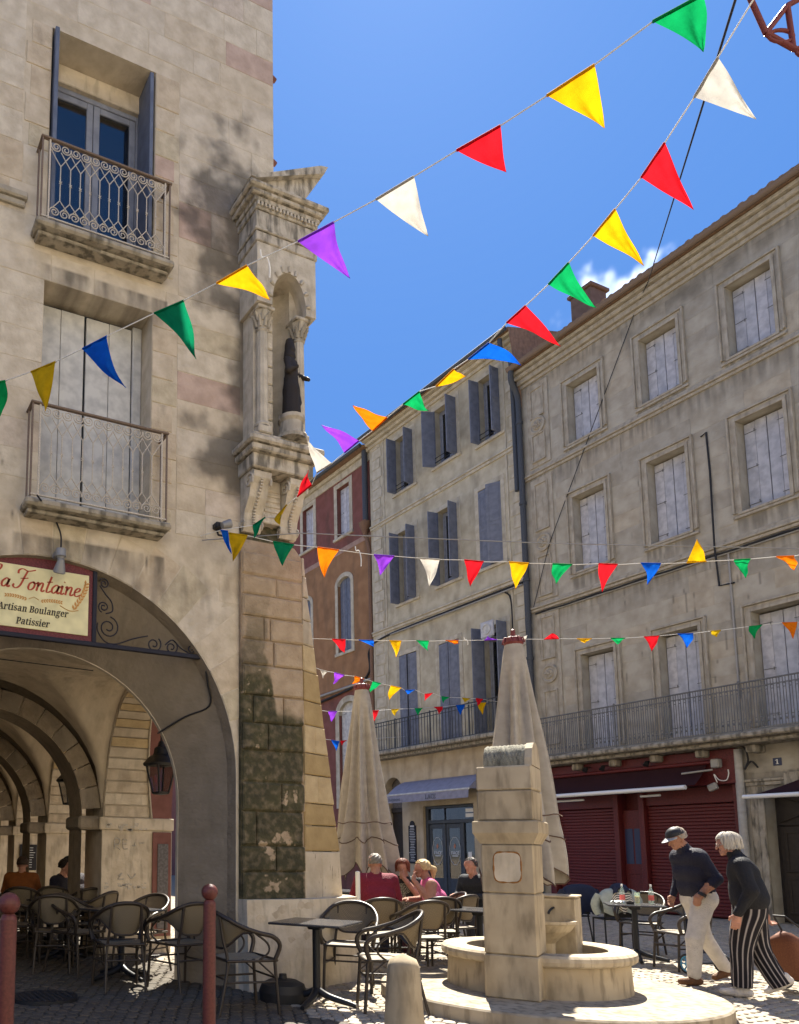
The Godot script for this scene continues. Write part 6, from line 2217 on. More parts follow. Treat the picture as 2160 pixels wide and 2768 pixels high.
func build_painted_house() -> void:
	var house := thing("painted_house", "narrow house with oxblood upper floor and burnt orange wall below, down the street", "building")
	facade_root(house, 19.12)
	var wins := [[-28.2, 0.42, 14.85, 16.85], [-25.62, 0.42, 14.55, 16.72]]
	var mids := [[-25.64, 0.44, 9.6, 12.75], [-28.5, 0.44, 9.5, 12.6]]
	var grd := [[-25.5, 0.62, 3.2, 7.5]]
	var holes := []
	for w in wins + mids + grd:
		holes.append(Rect2(w[0] - w[1], w[2], w[1] * 2, w[3] - w[2]))
	var up := MB.new()
	holed(up, -80.0, -23.76, 14.02, 17.45, holes.slice(0, 2), 0.0, -0.4)
	part(house, "wall", up, M.redwall)
	var lo := MB.new()
	holed(lo, -80.0, -23.76, 7.9, 13.8, holes.slice(2, 4), 0.0, -0.4)
	part(house, "wall", lo, M.orangewall)
	var gr := MB.new()
	holed(gr, -80.0, -23.76, 0.0, 7.898, holes.slice(4, 5), 0.0, -0.4)
	part(house, "wall", gr, M.redwall)
	var bn := MB.new()
	bn.b2(Vector3(-80, 13.80, -0.4), Vector3(-23.78, 14.018, 0.02), 0.006)
	part(house, "pink_band", bn, sm("dusty pink band", lin(0.36, 0.24, 0.19), 0.93, {"tex": "mottle", "scale": 0.4}))
	var co := MB.new()
	co.b2(Vector3(-80, 17.0, -0.02), Vector3(-23.78, 17.3, 0.05), 0.015)
	co.b2(Vector3(-80, 17.302, -0.4), Vector3(-23.78, 17.46, 0.18), 0.03)
	part(house, "cornice", co, M.b2trim)
	var rf := MB.new()
	rf.b2(Vector3(-80, 17.47, -0.4), Vector3(-23.78, 17.53, 0.42), 0.01)
	rf.q(Vector3(-80, 17.53, 0.42), Vector3(-23.78, 17.53, 0.42), Vector3(-23.78, 18.9, -5.0), Vector3(-80, 18.9, -5.0), Vector3(0, 1, 0.3))
	rf.q(Vector3(-80, 18.9, -5.0), Vector3(-23.78, 18.9, -5.0), Vector3(-23.78, 0, -5.0), Vector3(-80, 0, -5.0), Vector3.FORWARD)
	part(house, "roof", rf, M.tile)
	var gut := MB.new()
	gut.tube([Vector3(-80, 17.5, 0.5), Vector3(-23.8, 17.5, 0.5)], 0.08, 8)
	part(house, "gutter", gut, M.zinc)
	for w in wins:
		var s := MB.new()
		ring_profile(s, w[0] - w[1], w[0] + w[1], w[2], minf(w[3], 16.8), 0.2, -0.02, 0.02, false)
		s.b2(Vector3(w[0] - w[1] - 0.24, w[2] - 0.12, -0.02), Vector3(w[0] + w[1] + 0.24, w[2] - 0.002, 0.08), 0.015)
		var o := part(house, "window", s, M.b2trim)
		plank_shutter(o, w[0] - w[1] + 0.01, w[0] + w[1] - 0.01, w[2] + 0.01, w[3] - 0.02, -0.2, [M.lav, M.lav2], 4, 0.012)
	for w in mids + grd:
		var big: bool = w[2] < 5.0
		var rise := 0.28 if not big else 0.5
		var s := MB.new()
		var wd := 0.18 if not big else 0.24
		s.b2(Vector3(w[0] - w[1] - wd, w[2], -0.02), Vector3(w[0] - w[1], w[3] - rise, 0.025), 0.008)
		s.b2(Vector3(w[0] + w[1], w[2], -0.02), Vector3(w[0] + w[1] + wd, w[3] - rise, 0.025), 0.008)
		var ring := arc(Vector2(w[0], w[3] - rise), w[1] + wd, rise + wd, 0, 180, 14)
		ring.append_array(arc(Vector2(w[0], w[3] - rise), w[1], rise, 180, 0, 14))
		s.prism(ring, -0.02, 0.025)
		if not big:
			s.b2(Vector3(w[0] - w[1] - wd - 0.03, w[2] - 0.13, -0.02), Vector3(w[0] + w[1] + wd + 0.03, w[2] - 0.002, 0.06), 0.01)
		var o := part(house, "window", s, M.b2trim)
		# spandrel between the arch and the square opening
		var spn := PackedVector2Array([Vector2(w[0] - w[1], w[3] - rise)])
		spn.append_array(arc(Vector2(w[0], w[3] - rise), w[1], rise, 180, 0, 14))
		spn.append_array(PackedVector2Array([Vector2(w[0] + w[1], w[3] + 0.001), Vector2(w[0] - w[1], w[3] + 0.001)]))
		var sb := MB.new()
		sb.prism(spn, -0.2, -0.004)
		part(o, "spandrel", sb, M.b2trim)
		plank_shutter(o, w[0] - w[1] + 0.01, w[0] + w[1] - 0.01, w[2] + 0.01, w[3] - 0.02, -0.14, [M.pale] if big else [M.bluegrey, M.slate], 6 if not big else 4, 0.012)
	# drainpipe with its hopper, and cables
	var dp := MB.new()
	dp.tube([Vector3(-23.95, 17.4, 0.18), Vector3(-23.95, 14.4, 0.18)], 0.11, 10)
	part(house, "downpipe", dp, M.zinc)
	var hp := MB.new()
	hp.lathe([Vector2(0.06, 13.75), Vector2(0.10, 13.9), Vector2(0.24, 14.3), Vector2(0.27, 14.42), Vector2(0.0, 14.42)], Vector3(-23.95, 0, 0.2), 4, Basis(Vector3.UP, PI / 4))
	hp.tube([Vector3(-23.95, 13.9, 0.18), Vector3(-23.82, 13.2, 0.12), Vector3(-23.82, 9.0, 0.12), Vector3(-23.82, 3.0, 0.12)], 0.075, 8)
	part(house, "hopper", hp, sm("rusty drainpipe", lin(0.22, 0.13, 0.085), 0.8, {"tex": "fine", "scale": 1.0}))
	var cb := MB.new()
	cb.tube(smooth_path([Vector3(-23.8, 9.3, 0.15), Vector3(-24.0, 9.1, 0.12), Vector3(-24.05, 8.4, 0.08), Vector3(-25.0, 8.0, 0.08), Vector3(-28, 7.7, 0.08)], 5), 0.05, 5)
	part(house, "cable", cb, M.cable)
	var cd := MB.new()
	cd.tube([Vector3(-23.9, 8.1, 0.1), Vector3(-25.0, 8.06, 0.1), Vector3(-30, 7.95, 0.1)], 0.05, 6)
	part(house, "conduit", cd, M.conduit)

func build_fountain() -> void:
	var f := thing("fountain", "round limestone fountain with a tall square pillar standing in the middle of the square", "fountain", Vector3(6.50, 0, -5.75))
	var cen := f.position
	var pl := MB.new()
	pl.lathe([Vector2(1.50, -0.02), Vector2(1.50, 0.125), Vector2(1.485, 0.14), Vector2(0.0, 0.14)], Vector3(-0.07, 0, 0.13), 64)
	part(f, "plinth", pl, M.plinth)
	var ba := MB.new()
	ba.lathe([Vector2(0.825, 0.14), Vector2(0.81, 0.40), Vector2(0.81, 0.415)], Vector3.ZERO, 64)
	ba.lathe([Vector2(0.65, 0.42), Vector2(0.65, 0.16), Vector2(0.0, 0.16)], Vector3.ZERO, 48)
	part(f, "basin", ba, M.fount)
	# coping stones in segments
	for i in 10:
		var a0 := TAU * i / 10.0 + 0.0015
		var a1 := TAU * (i + 1) / 10.0 - 0.0015
		var c := MB.new()
		c.lathe([Vector2(0.63, 0.417), Vector2(0.84, 0.417), Vector2(0.868, 0.435), Vector2(0.875, 0.468), Vector2(0.868, 0.50), Vector2(0.845, 0.52), Vector2(0.65, 0.522), Vector2(0.63, 0.51), Vector2(0.63, 0.417)], Vector3.ZERO, 9, Basis.IDENTITY, a0, a1)
		part(f, "coping_stone", c, M.fount2)
	var wt := MB.new()
	wt.lathe([Vector2(0.648, 0.31), Vector2(0.0, 0.31)], Vector3.ZERO, 40)
	part(f, "water", wt, M.water)
	# pillar: base block, shaft, flared cap, upper blocks, grooved ridge stone. Local x across its front, z towards the front
	var n := Vector3(-0.848, 0, 0.530)
	var pb := Basis(Vector3(0.530, 0, 0.848), Vector3.UP, n)
	var pt := Transform3D(pb, Vector3(5.84, 0, -5.38) - cen)
	var q := MB.new()
	q.b2(Vector3(-0.23, 0.14, -0.23), Vector3(0.23, 0.52, 0.23), 0.012)
	q.xf(pt)
	part(f, "pillar_block", q, M.fount)
	for y in [[0.524, 1.06], [1.064, 1.50]]:
		q = MB.new()
		q.b2(Vector3(-0.222, y[0], -0.222), Vector3(0.222, y[1], 0.222), 0.012)
		q.xf(pt)
		part(f, "pillar_block", q, M.fount)
	q = MB.new()
	var rows := []
	for r in [[0.224, 1.502], [0.232, 1.52], [0.268, 1.585], [0.277, 1.60], [0.277, 1.70], [0.265, 1.71], [0.0, 1.712]]:
		var k: float = r[0]
		rows.append([Vector3(-k, r[1], -k), Vector3(k, r[1], -k), Vector3(k, r[1], k), Vector3(-k, r[1], k)])
	for i in rows.size() - 1:
		for s in 4:
			var l := (s + 1) % 4
			q.q(rows[i][s], rows[i][l], rows[i + 1][l], rows[i + 1][s], (rows[i][s] + rows[i][l]) * Vector3(1, 0, 1) + Vector3(0, 0.05, 0))
	q.xf(pt)
	part(f, "pillar_cap", q, M.fount)
	for y in [[1.714, 1.985], [1.99, 2.21]]:
		q = MB.new()
		q.b2(Vector3(-0.238, y[0], -0.238), Vector3(0.238, y[1], 0.238), 0.012)
		q.xf(pt)
		part(f, "pillar_block", q, M.fount2 if y[0] > 1.8 else M.fount)
	# gabled top: plain end stones and the grooved ridge between
	q = MB.new()
	var gp := PackedVector2Array([Vector2(-0.235, 2.212), Vector2(0.20, 2.212), Vector2(0.19, 2.28), Vector2(0.14, 2.37), Vector2(0.05, 2.43), Vector2(-0.06, 2.44), Vector2(-0.15, 2.40), Vector2(-0.21, 2.31)])
	q.prism(gp, 0.175, 0.236)
	q.xf(pt * Transform3D(Basis(Vector3(0, 0, 1), Vector3.UP, Vector3(1, 0, 0)), Vector3.ZERO))
	part(f, "gable_stone", q, M.fount2)
	q = MB.new()
	var gr := []
	for i in 121:
		var x := lerpf(-0.18, 0.174, i / 120.0)
		var r := []
		for k in 21:
			var a := lerpf(-0.25, PI + 0.25, k / 20.0)
			var rad := 0.190 + 0.0045 * sin(x * 210.0 + a * 13.0 + 1.6 * sin(x * 41.0 + a * 3.0)) * clampf(sin(a) * 2.0, 0.2, 1.0)
			r.append(Vector3(x, 2.232 + sin(a) * rad, cos(a) * rad * 0.98))
		gr.append(r)
	q.grid(gr)
	for k in 20:
		q.t(gr[0][k], gr[0][k + 1], Vector3(-0.18, 2.232, 0), Vector3.LEFT)
	q.xf(pt)
	part(f, "ridge_stone", q, M.ridge)
	# rust-edged plate scar on the front
	q = MB.new()
	var rp := []
	for i in 40:
		var a := TAU * i / 40.0
		var c := Vector2(cos(a), sin(a))
		var e := pow(pow(absf(c.x), 5.0) + pow(absf(c.y), 5.0), -0.2)
		rp.append(Vector3(c.x * e * 0.115, 1.295 + c.y * e * 0.135, 0.2235))
	var wid := []
	for i in 40:
		wid.append(0.006 + 0.004 * sin(i * 1.3) * sin(i * 0.37))
	q.tube(rp, wid, 5, true)
	q.xf(pt)
	part(f, "rust_line", q, M.rustmark)
	q = MB.new()
	var pp := PackedVector2Array()
	for p in rp:
		pp.append(Vector2(p.x * 0.97, 1.295 + (p.y - 1.295) * 0.97))
	q.prism(pp, 0.215, 0.2245)
	q.xf(pt)
	part(f, "plate_scar", q, M.plaster)
	# small iron spout over the bowl
	q = MB.new()
	q.tube(smooth_path([Vector3(6.84, 0.88, -5.72) - cen, Vector3(6.72, 0.89, -5.70) - cen, Vector3(6.64, 0.86, -5.68) - cen, Vector3(6.62, 0.83, -5.68) - cen], 4), 0.012, 8)
	part(f, "spout", q, M.black)
	# low spout block and bowl behind
	q = MB.new()
	q.b2(Vector3(-0.17, 0.16, -0.20), Vector3(0.17, 0.985, 0.20), 0.012)
	q.b2(Vector3(-0.18, 0.987, -0.21), Vector3(0.18, 1.01, 0.21), 0.008)
	q.xf(Transform3D(pb, Vector3(6.90, 0, -5.78) - cen))
	part(f, "spout_block", q, M.fount2)
	q = MB.new()
	q.lathe([Vector2(0.10, 0.30), Vector2(0.10, 0.56), Vector2(0.14, 0.60), Vector2(0.24, 0.68), Vector2(0.285, 0.745), Vector2(0.30, 0.755), Vector2(0.30, 0.78), Vector2(0.27, 0.78), Vector2(0.22, 0.70), Vector2(0.0, 0.66)], Vector3(6.52, 0, -5.66) - cen, 32)
	part(f, "bowl", q, M.fount2)

func build_umbrellas() -> void:
	var spec := [
		[Vector3(7.36, 0, -9.48), 3.92, 1.05, 0.53, 0.0, "closed taupe parasol standing by the corner house, farther back on the terrace"],
		[Vector3(7.44, 0, -6.70), 3.96, 1.05, 0.58, 1.3, "closed taupe parasol standing directly behind the fountain pillar"]]
	for s in spec:
		var u := thing("parasol", s[5], "parasol", s[0], s[4], "closed parasols on the terrace")
		var po := MB.new()
		po.tube([Vector3(0, 0.03, 0), Vector3(0, s[1] + 0.02, 0)], 0.03, 12)
		part(u, "pole", po, M.redmetal)
		var bs := MB.new()
		bs.box(Vector3(0, 0.06, 0), Vector3(0.75, 0.08, 0.75), 0.02, Basis(Vector3.UP, 0.4))
		bs.lathe([Vector2(0.08, 0.1), Vector2(0.06, 0.3), Vector2(0.0, 0.3)], Vector3.ZERO, 12)
		part(u, "base", bs, M.black)
		var H: float = s[1]
		var lo: float = s[2]
		var R: float = s[3]
		var can := MB.new()
		var rows := []
		var m := 96
		for i in 30:
			var t := i / 29.0
			var y := lerpf(H - 0.06, lo, t)
			var r := []
			for k in m:
				var a := TAU * k / m
				var base := lerpf(0.10, R * 0.86, pow(t, 0.9))
				if t > 0.75:
					base *= 1.0 + 0.05 * sin((t - 0.75) * 12.0)
				var pleat: float = 0.5 + 0.5 * cos(a * 8.0 + 0.9 * sin(a * 2.0 + s[4]) + 0.5 * sin(t * 2.5 + s[4]))
				var fine: float = 0.17 * sin(a * 15.0 + 1.3 + t * 3.0 + sin(a * 3.0)) + 0.13 * sin(a * 5.0 + t * 5.0 + s[4])
				var rr := base * (1.0 - 0.46 * (1.0 - pow(pleat, 1.4)) * smoothstep(0.02, 0.25, t) + fine * 0.5 * smoothstep(0.1, 0.6, t))
				var yy := y
				if t > 0.68:
					# the hem hangs in folded points
					yy += (t - 0.68) / 0.32 * (0.30 * pow(absf(sin(a * 4.0 + 0.4)), 1.3) - 0.03 + 0.05 * sin(a * 9.0))
				r.append(Vector3(cos(a) * rr, yy, sin(a) * rr))
			rows.append(r)
		can.grid(rows, true)
		var c := part(u, "canopy", can, M.umbrella)
		for j in [29, 24]:
			var hm := MB.new()
			var hp := []
			for k in m:
				var p: Vector3 = rows[j][k]
				hp.append(Vector3(p.x * 1.012, p.y, p.z * 1.012))
			hm.tube(hp, 0.008, 4, true)
			part(c, "piping", hm, M.piping)
		var st := MB.new()
		var band := []
		for k in 40:
			var a := TAU * k / 40
			var p: Vector3 = rows[21][int(k * m / 40.0)]
			var q := Vector2(p.x, p.z)
			band.append(Vector3(cos(a) * R * 0.74, p.y, sin(a) * R * 0.74))
		st.tube(band, 0.007, 4, true)
		part(c, "tie_strap", st, M.piping)
		var tp := MB.new()
		tp.lathe([Vector2(0.0, H + 0.14), Vector2(0.025, H + 0.12), Vector2(0.03, H + 0.05), Vector2(0.10, H + 0.02), Vector2(0.115, H - 0.04), Vector2(0.09, H - 0.09), Vector2(0.0, H - 0.09)], Vector3.ZERO, 16)
		for k in 8:
			var a := TAU * k / 8
			tp.tube([Vector3(cos(a) * 0.05, H + 0.01, sin(a) * 0.05), Vector3(cos(a) * 0.11, H + 0.02, sin(a) * 0.11), Vector3(cos(a) * 0.125, H - 0.04, sin(a) * 0.125)], 0.010, 5)
		part(u, "hub", tp, M.redmetal)
	# white upright by the nearer chairs
	var wp := MB.new()
	wp.lathe([Vector2(0.028, 0.0), Vector2(0.028, 1.18), Vector2(0.0, 1.19)], Vector3(6.02, 0, -7.90), 12)
	single("white_post", "slim white post standing behind the terrace chairs, next to the corner house", "post", wp, M.white)
const FLAGS = [
["A","green",3.287,5.225,-2.019,3.336,5.175,-1.827,3.397,4.977,-1.883],
["A","yellow",3.145,5.228,-2.476,3.221,5.224,-2.266,3.381,5.022,-2.345],
["A","red",2.991,5.269,-2.932,3.085,5.258,-2.715,3.168,5.055,-2.762],
["A","white",2.815,5.295,-3.400,2.909,5.293,-3.182,3.077,5.039,-3.265],
["A","purple",2.586,5.319,-3.891,2.700,5.315,-3.664,2.842,5.004,-3.700],
["A","amber",2.270,5.305,-4.425,2.383,5.309,-4.198,2.594,5.164,-4.247],
["A","dark green",2.013,5.340,-4.927,2.145,5.322,-4.694,2.271,4.938,-4.747],
["A","blue",1.639,5.302,-5.489,1.761,5.297,-5.259,1.948,4.973,-5.343],
["A","mustard",1.354,5.337,-6.003,1.500,5.324,-5.764,1.462,4.952,-5.885],
["A","green",1.018,5.432,-6.531,1.201,5.380,-6.281,1.202,5.137,-6.434],
["B","white",4.063,5.460,-2.311,4.031,5.536,-2.163,4.272,5.253,-2.139],
["B","red",4.106,5.293,-2.651,4.091,5.371,-2.496,4.357,5.079,-2.528],
["B","yellow",4.136,5.198,-2.987,4.129,5.250,-2.832,4.345,4.947,-2.822],
["B","green",4.150,5.122,-3.328,4.148,5.160,-3.172,4.413,4.949,-3.194],
["B","red",4.148,5.076,-3.671,4.153,5.098,-3.515,4.414,4.849,-3.478],
["B","blue",4.140,5.014,-4.020,4.169,5.046,-3.852,4.466,4.947,-3.845],
["B","amber",4.144,4.996,-4.357,4.165,5.045,-4.190,4.277,5.024,-4.187],
["B","green",4.118,5.031,-4.700,4.142,5.054,-4.535,4.284,4.959,-4.595],
["B","orange",4.092,4.981,-5.055,4.112,5.017,-4.890,3.867,5.141,-5.022],
["B","purple",4.062,4.948,-5.409,4.092,4.981,-5.240,3.834,5.169,-5.435],
["B","white",4.016,4.915,-5.770,4.060,4.935,-5.596,3.857,5.157,-5.697],
["B","red",4.024,4.831,-6.114,4.071,4.885,-5.935,4.088,5.066,-6.012],
["B","mustard",4.000,4.760,-6.470,4.025,4.828,-6.299,3.979,4.649,-6.385],
["B","dark green",3.944,4.805,-6.825,3.988,4.831,-6.651,3.946,4.658,-6.801],
["C","blue",3.593,4.713,-6.895,3.675,4.713,-6.884,3.702,4.460,-6.861],
["C","mustard",3.680,4.709,-6.913,3.890,4.692,-6.849,3.775,4.429,-6.955],
["C","dark green",4.151,4.643,-6.773,4.368,4.620,-6.707,4.251,4.388,-6.743],
["C","orange",4.611,4.609,-6.633,4.835,4.591,-6.563,4.722,4.305,-6.671],
["C","purple",5.193,4.556,-6.443,5.409,4.553,-6.375,5.254,4.328,-6.427],
["C","white",5.677,4.546,-6.290,5.892,4.542,-6.222,5.820,4.258,-6.312],
["C","red",6.152,4.551,-6.139,6.360,4.542,-6.074,6.215,4.260,-6.129],
["C","yellow",6.632,4.555,-5.985,6.851,4.551,-5.915,6.743,4.278,-6.019],
["C","green",7.108,4.559,-5.833,7.325,4.560,-5.764,7.143,4.335,-5.828],
["C","red",7.612,4.584,-5.667,7.826,4.585,-5.599,7.714,4.292,-5.707],
["C","blue",8.082,4.613,-5.514,8.308,4.619,-5.440,8.145,4.372,-5.499],
["C","yellow",8.596,4.643,-5.343,8.818,4.670,-5.268,8.736,4.924,-5.290],
["C","green",9.128,4.699,-5.160,9.319,4.720,-5.099,9.249,4.497,-5.114],
["C","orange",9.612,4.760,-4.997,9.820,4.777,-4.930,9.861,4.627,-4.953],
["E","red",7.113,4.722,-9.871,7.316,4.721,-9.798,7.293,4.500,-9.797],
["E","blue",7.515,4.721,-9.730,7.740,4.720,-9.648,7.760,4.631,-9.677],
["E","yellow",7.973,4.727,-9.564,8.158,4.726,-9.499,8.075,4.459,-9.530],
["E","green",8.385,4.740,-9.417,8.578,4.739,-9.349,8.590,4.591,-9.389],
["E","orange",8.827,4.754,-9.257,9.027,4.760,-9.184,9.003,4.699,-9.163],
["E","purple",9.413,4.777,-9.033,9.606,4.790,-8.962,9.484,4.854,-9.032],
["E","white",9.858,4.791,-8.871,10.039,4.811,-8.805,10.033,4.868,-8.760],
["E","red",10.326,4.819,-8.698,10.556,4.833,-8.612,10.474,4.928,-8.660],
["E","yellow",10.830,4.841,-8.510,11.062,4.848,-8.424,10.931,4.762,-8.451],
["E","green",11.351,4.864,-8.315,11.576,4.870,-8.231,11.501,4.771,-8.302],
["E","red",11.866,4.901,-8.120,12.105,4.922,-8.028,11.981,4.665,-8.076],
["E","blue",12.389,4.960,-7.918,12.630,4.975,-7.827,12.570,4.748,-7.909],
["E","mustard",12.900,5.020,-7.722,13.065,5.041,-7.662,12.965,4.917,-7.682],
["E","green",13.495,5.111,-7.485,13.703,5.140,-7.406,13.637,4.927,-7.489],
["E","orange",14.011,5.187,-7.285,14.255,5.201,-7.192,14.174,4.926,-7.224],
["F","white",7.544,4.480,-10.815,7.727,4.479,-10.872,7.608,4.338,-10.841],
["F","purple",8.130,4.579,-11.229,8.367,4.559,-11.265,8.181,4.392,-11.332],
["F","orange",8.841,4.657,-11.591,9.081,4.635,-11.626,8.837,4.517,-11.646],
["F","green",9.550,4.702,-11.959,9.782,4.686,-11.997,9.571,4.505,-12.077],
["F","yellow",10.277,4.758,-12.317,10.561,4.740,-12.333,10.280,4.474,-12.389],
["F","blue",10.958,4.797,-12.698,11.240,4.835,-12.707,11.070,4.739,-12.758],
["F","red",11.772,4.851,-13.019,12.026,4.898,-13.039,11.812,4.706,-13.056],
["F","green",12.554,4.929,-13.351,12.809,4.935,-13.376,12.667,4.801,-13.420],
["F","mustard",13.440,5.027,-13.635,13.714,5.033,-13.652,13.520,4.926,-13.649],
["F","red",14.210,5.144,-13.967,14.461,5.148,-13.993,14.332,4.983,-14.036],
["G","purple",9.053,4.196,-12.724,9.301,4.224,-12.771,9.158,4.001,-12.751],
["G","red",10.572,4.433,-13.352,10.839,4.472,-13.390,10.724,4.232,-13.426],
["G","mustard",11.774,4.689,-14.116,12.047,4.729,-14.150,11.890,4.548,-14.130],
["G","green",13.088,4.939,-14.831,13.377,4.980,-14.858,13.253,4.787,-14.892],
["G","red",14.367,5.204,-15.559,14.682,5.246,-15.575,14.531,5.031,-15.557],
["G","blue",15.770,5.487,-16.232,16.101,5.530,-16.240,15.968,5.238,-16.291],
["G","yellow",17.222,5.791,-16.880,17.569,5.835,-16.882,17.411,5.461,-16.888],
["H","blue",11.791,4.281,-16.468,12.039,4.260,-16.451,11.946,4.010,-16.448],
["H","red",12.493,4.375,-17.030,12.690,4.401,-17.029,12.589,4.261,-17.080]]

func pennant(g: String, called_color: String, a: Vector3, b: Vector3, c: Vector3, sd: int) -> MB:
	var mb := MB.new()
	var nrm := (b - a).cross(c - a).normalized()
	var rows := []
	var bend := 0.10 * sin(sd * 2.1) * (c - a).length()
	var m := 9
	for i in m + 1:
		var t := float(i) / m
		var r := []
		for k in m + 1:
			var s := float(k) / m
			var l := a.lerp(b, s)
			var p := l.lerp(c, t)
			p += nrm * (bend * sin(PI * t) * 0.9 + 0.016 * sin(s * 5.0 + sd) * sin(t * PI) + 0.012 * sin(t * 7.0 + sd * 1.7) * t + 0.006 * sin(s * 11.0 + t * 8.0 + sd * 0.7))
			p += (b - a) * 0.05 * sin(PI * t) * sin(sd * 1.3)
			r.append(p)
		rows.append(r)
	mb.grid(rows)
	return mb

func build_bunting() -> void:
	var shades := {"green": lin(0.005, 0.36, 0.10), "dark green": lin(0.005, 0.25, 0.11), "yellow": lin(0.84, 0.46, 0.005), "amber": lin(0.85, 0.42, 0.005), "mustard": lin(0.58, 0.38, 0.01), "red": lin(0.72, 0.012, 0.022), "white": lin(0.56, 0.53, 0.48), "purple": lin(0.30, 0.055, 0.70), "blue": lin(0.005, 0.11, 0.62), "orange": lin(0.84, 0.20, 0.005)}
	for k in shades:
		M["flag_" + k] = sm(k + " bunting cloth", shades[k], 0.8, {"tex": "cloth", "scale": 3.0, "back": Color(1, 1, 1) * 0.9, "spec": 0.2})
	var strings := {
		"A": ["highest string of bunting, from the iron bracket past the balconies", [Vector3(3.95, 5.62, -1.75)], [Vector3(0.6, 5.5, -7.1)]],
		"B": ["string of bunting dropping from the iron bracket to the corner house", [Vector3(4.03, 5.70, -1.95)], [Vector3(3.70, 4.80, -7.06)]],
		"C": ["long level string of bunting that starts at the corner house floodlight", [Vector3(3.50, 4.74, -7.17)], [Vector3(10.3, 4.9, -4.75), Vector3(13.0, 5.5, -3.8)]],
		"E": ["level string of bunting crossing in front of the parasol tops", [Vector3(4.46, 4.66, -10.7), Vector3(6.82, 4.70, -9.89)], [Vector3(14.4, 5.23, -7.2), Vector3(18.95, 6.0, -5.6)]],
		"F": ["slanting string of bunting from the corner house to the dark balcony", [Vector3(4.46, 4.2, -9.0), Vector3(7.38, 4.456, -10.67)], [Vector3(14.7, 5.2, -14.2), Vector3(18.2, 5.8, -16.6)]],
		"G": ["lower faint string of bunting ending at the dark balcony", [Vector3(4.46, 3.6, -10.6), Vector3(8.8, 4.15, -12.5)], [Vector3(18.3, 6.05, -17.5)]],
		"H": ["farthest string of bunting, just seen beside the corner house", [Vector3(4.46, 3.7, -12.0)], [Vector3(19.0, 5.6, -22.0)]]}
	var count := {}
	for f in FLAGS:
		count[f[0]] = count.get(f[0], 0) + 1
	var ordn := ["first", "second", "third", "fourth", "fifth", "sixth", "seventh", "eighth", "ninth", "tenth", "eleventh", "twelfth", "thirteenth", "fourteenth", "fifteenth"]
	var short := {"A": "the highest string", "B": "the string falling to the corner house", "C": "the long level string", "E": "the level string before the parasols", "F": "the slanting string towards the dark balcony", "G": "the lower string before the dark balcony", "H": "the farthest short string"}
	var from := {"A": "from the right", "B": "from the top", "C": "from the left", "E": "from the left", "F": "from the left", "G": "from the left", "H": "from the left"}
	var idx := {}
	var pts := {}
	var sd := 0
	for f in FLAGS:
		var g: String = f[0]
		var i: int = idx.get(g, 0)
		idx[g] = i + 1
		var a := Vector3(f[2], f[3], f[4])
		var b := Vector3(f[5], f[6], f[7])
		var c := Vector3(f[8], f[9], f[10])
		if not pts.has(g):
			pts[g] = []
		if g in ["A", "B"]:
			pts[g].append_array([b, a])
		else:
			pts[g].append_array([a, b])
		sd += 1
		var mid := (a + b) * 0.5
		var o := thing("pennant", "%s pennant, %s %s on %s" % [f[1], ordn[i], from[g], short[g]], "pennant", mid, 0.0, "pennants of the bunting")
		part(o, "cloth", pennant(g, f[1], a - mid, b - mid, c - mid, sd), M["flag_" + String(f[1])])
		var hem := MB.new()
		var r := 0.008
		hem.tube([a - mid, b - mid], r, 6)
		part(o, "hem", hem, M["flag_" + String(f[1])])
	for g in strings:
		var s: Array = strings[g]
		var line: Array = s[1] + pts[g] + s[2]
		var mb := MB.new()
		mb.tube(line, 0.0042, 5)
		single("bunting_string", "white twine of the %s" % s[0], "string", mb, M.string, "bunting strings")
	# knots with hanging ribbon ends
	var ri := 0
	for p in [[Vector3(2.47, 5.335, -4.12), 0.13], [Vector3(5.02, 4.583, -6.49), 0.16], [Vector3(9.13, 4.767, -9.14), 0.07]]:
		var mb := MB.new()
		var q: Vector3 = p[0]
		mb.tube(smooth_path([q + Vector3(-0.03, 0.05, 0), q + Vector3(-0.02, 0.0, 0), q + Vector3(0.02, 0.01, 0), q + Vector3(0.035, -p[1] * 0.5, 0.01), q + Vector3(0.04, -p[1], 0.0)], 4), 0.006, 5)
		single("string_ribbon", ["knotted white ribbon end on the highest bunting string near the carved niche", "white ribbon end hanging from the long level bunting string", "small white ribbon end on the bunting string before the parasols"][ri], "ribbon", mb, M.string, "knots on the bunting strings")
		ri += 1
	# plain cables across the square
	var c1 := MB.new()
	c1.tube([Vector3(3.52, 4.70, -7.18), Vector3(4.46, 4.775, -6.73), Vector3(7.2, 4.85, -5.95), Vector3(10.12, 4.95, -5.02), Vector3(13.5, 5.2, -3.9)], 0.006, 5)
	single("steel_cable", "thin steel cable stretched level above the long bunting string", "cable", c1, M.greymetal)
	var c2 := MB.new()
	c2.tube([Vector3(5.18, 7.38, -2.48), Vector3(6.05, 7.948, -3.095), Vector3(18.6, 16.10, -12.0), Vector3(18.96, 15.88, -12.59), Vector3(18.93, 10.45, -15.6), Vector3(18.92, 8.7, -16.25)], 0.011, 5)
	single("overhead_wire", "thin black wire crossing the sky and slanting down the stone house wall", "cable", c2, M.cable)

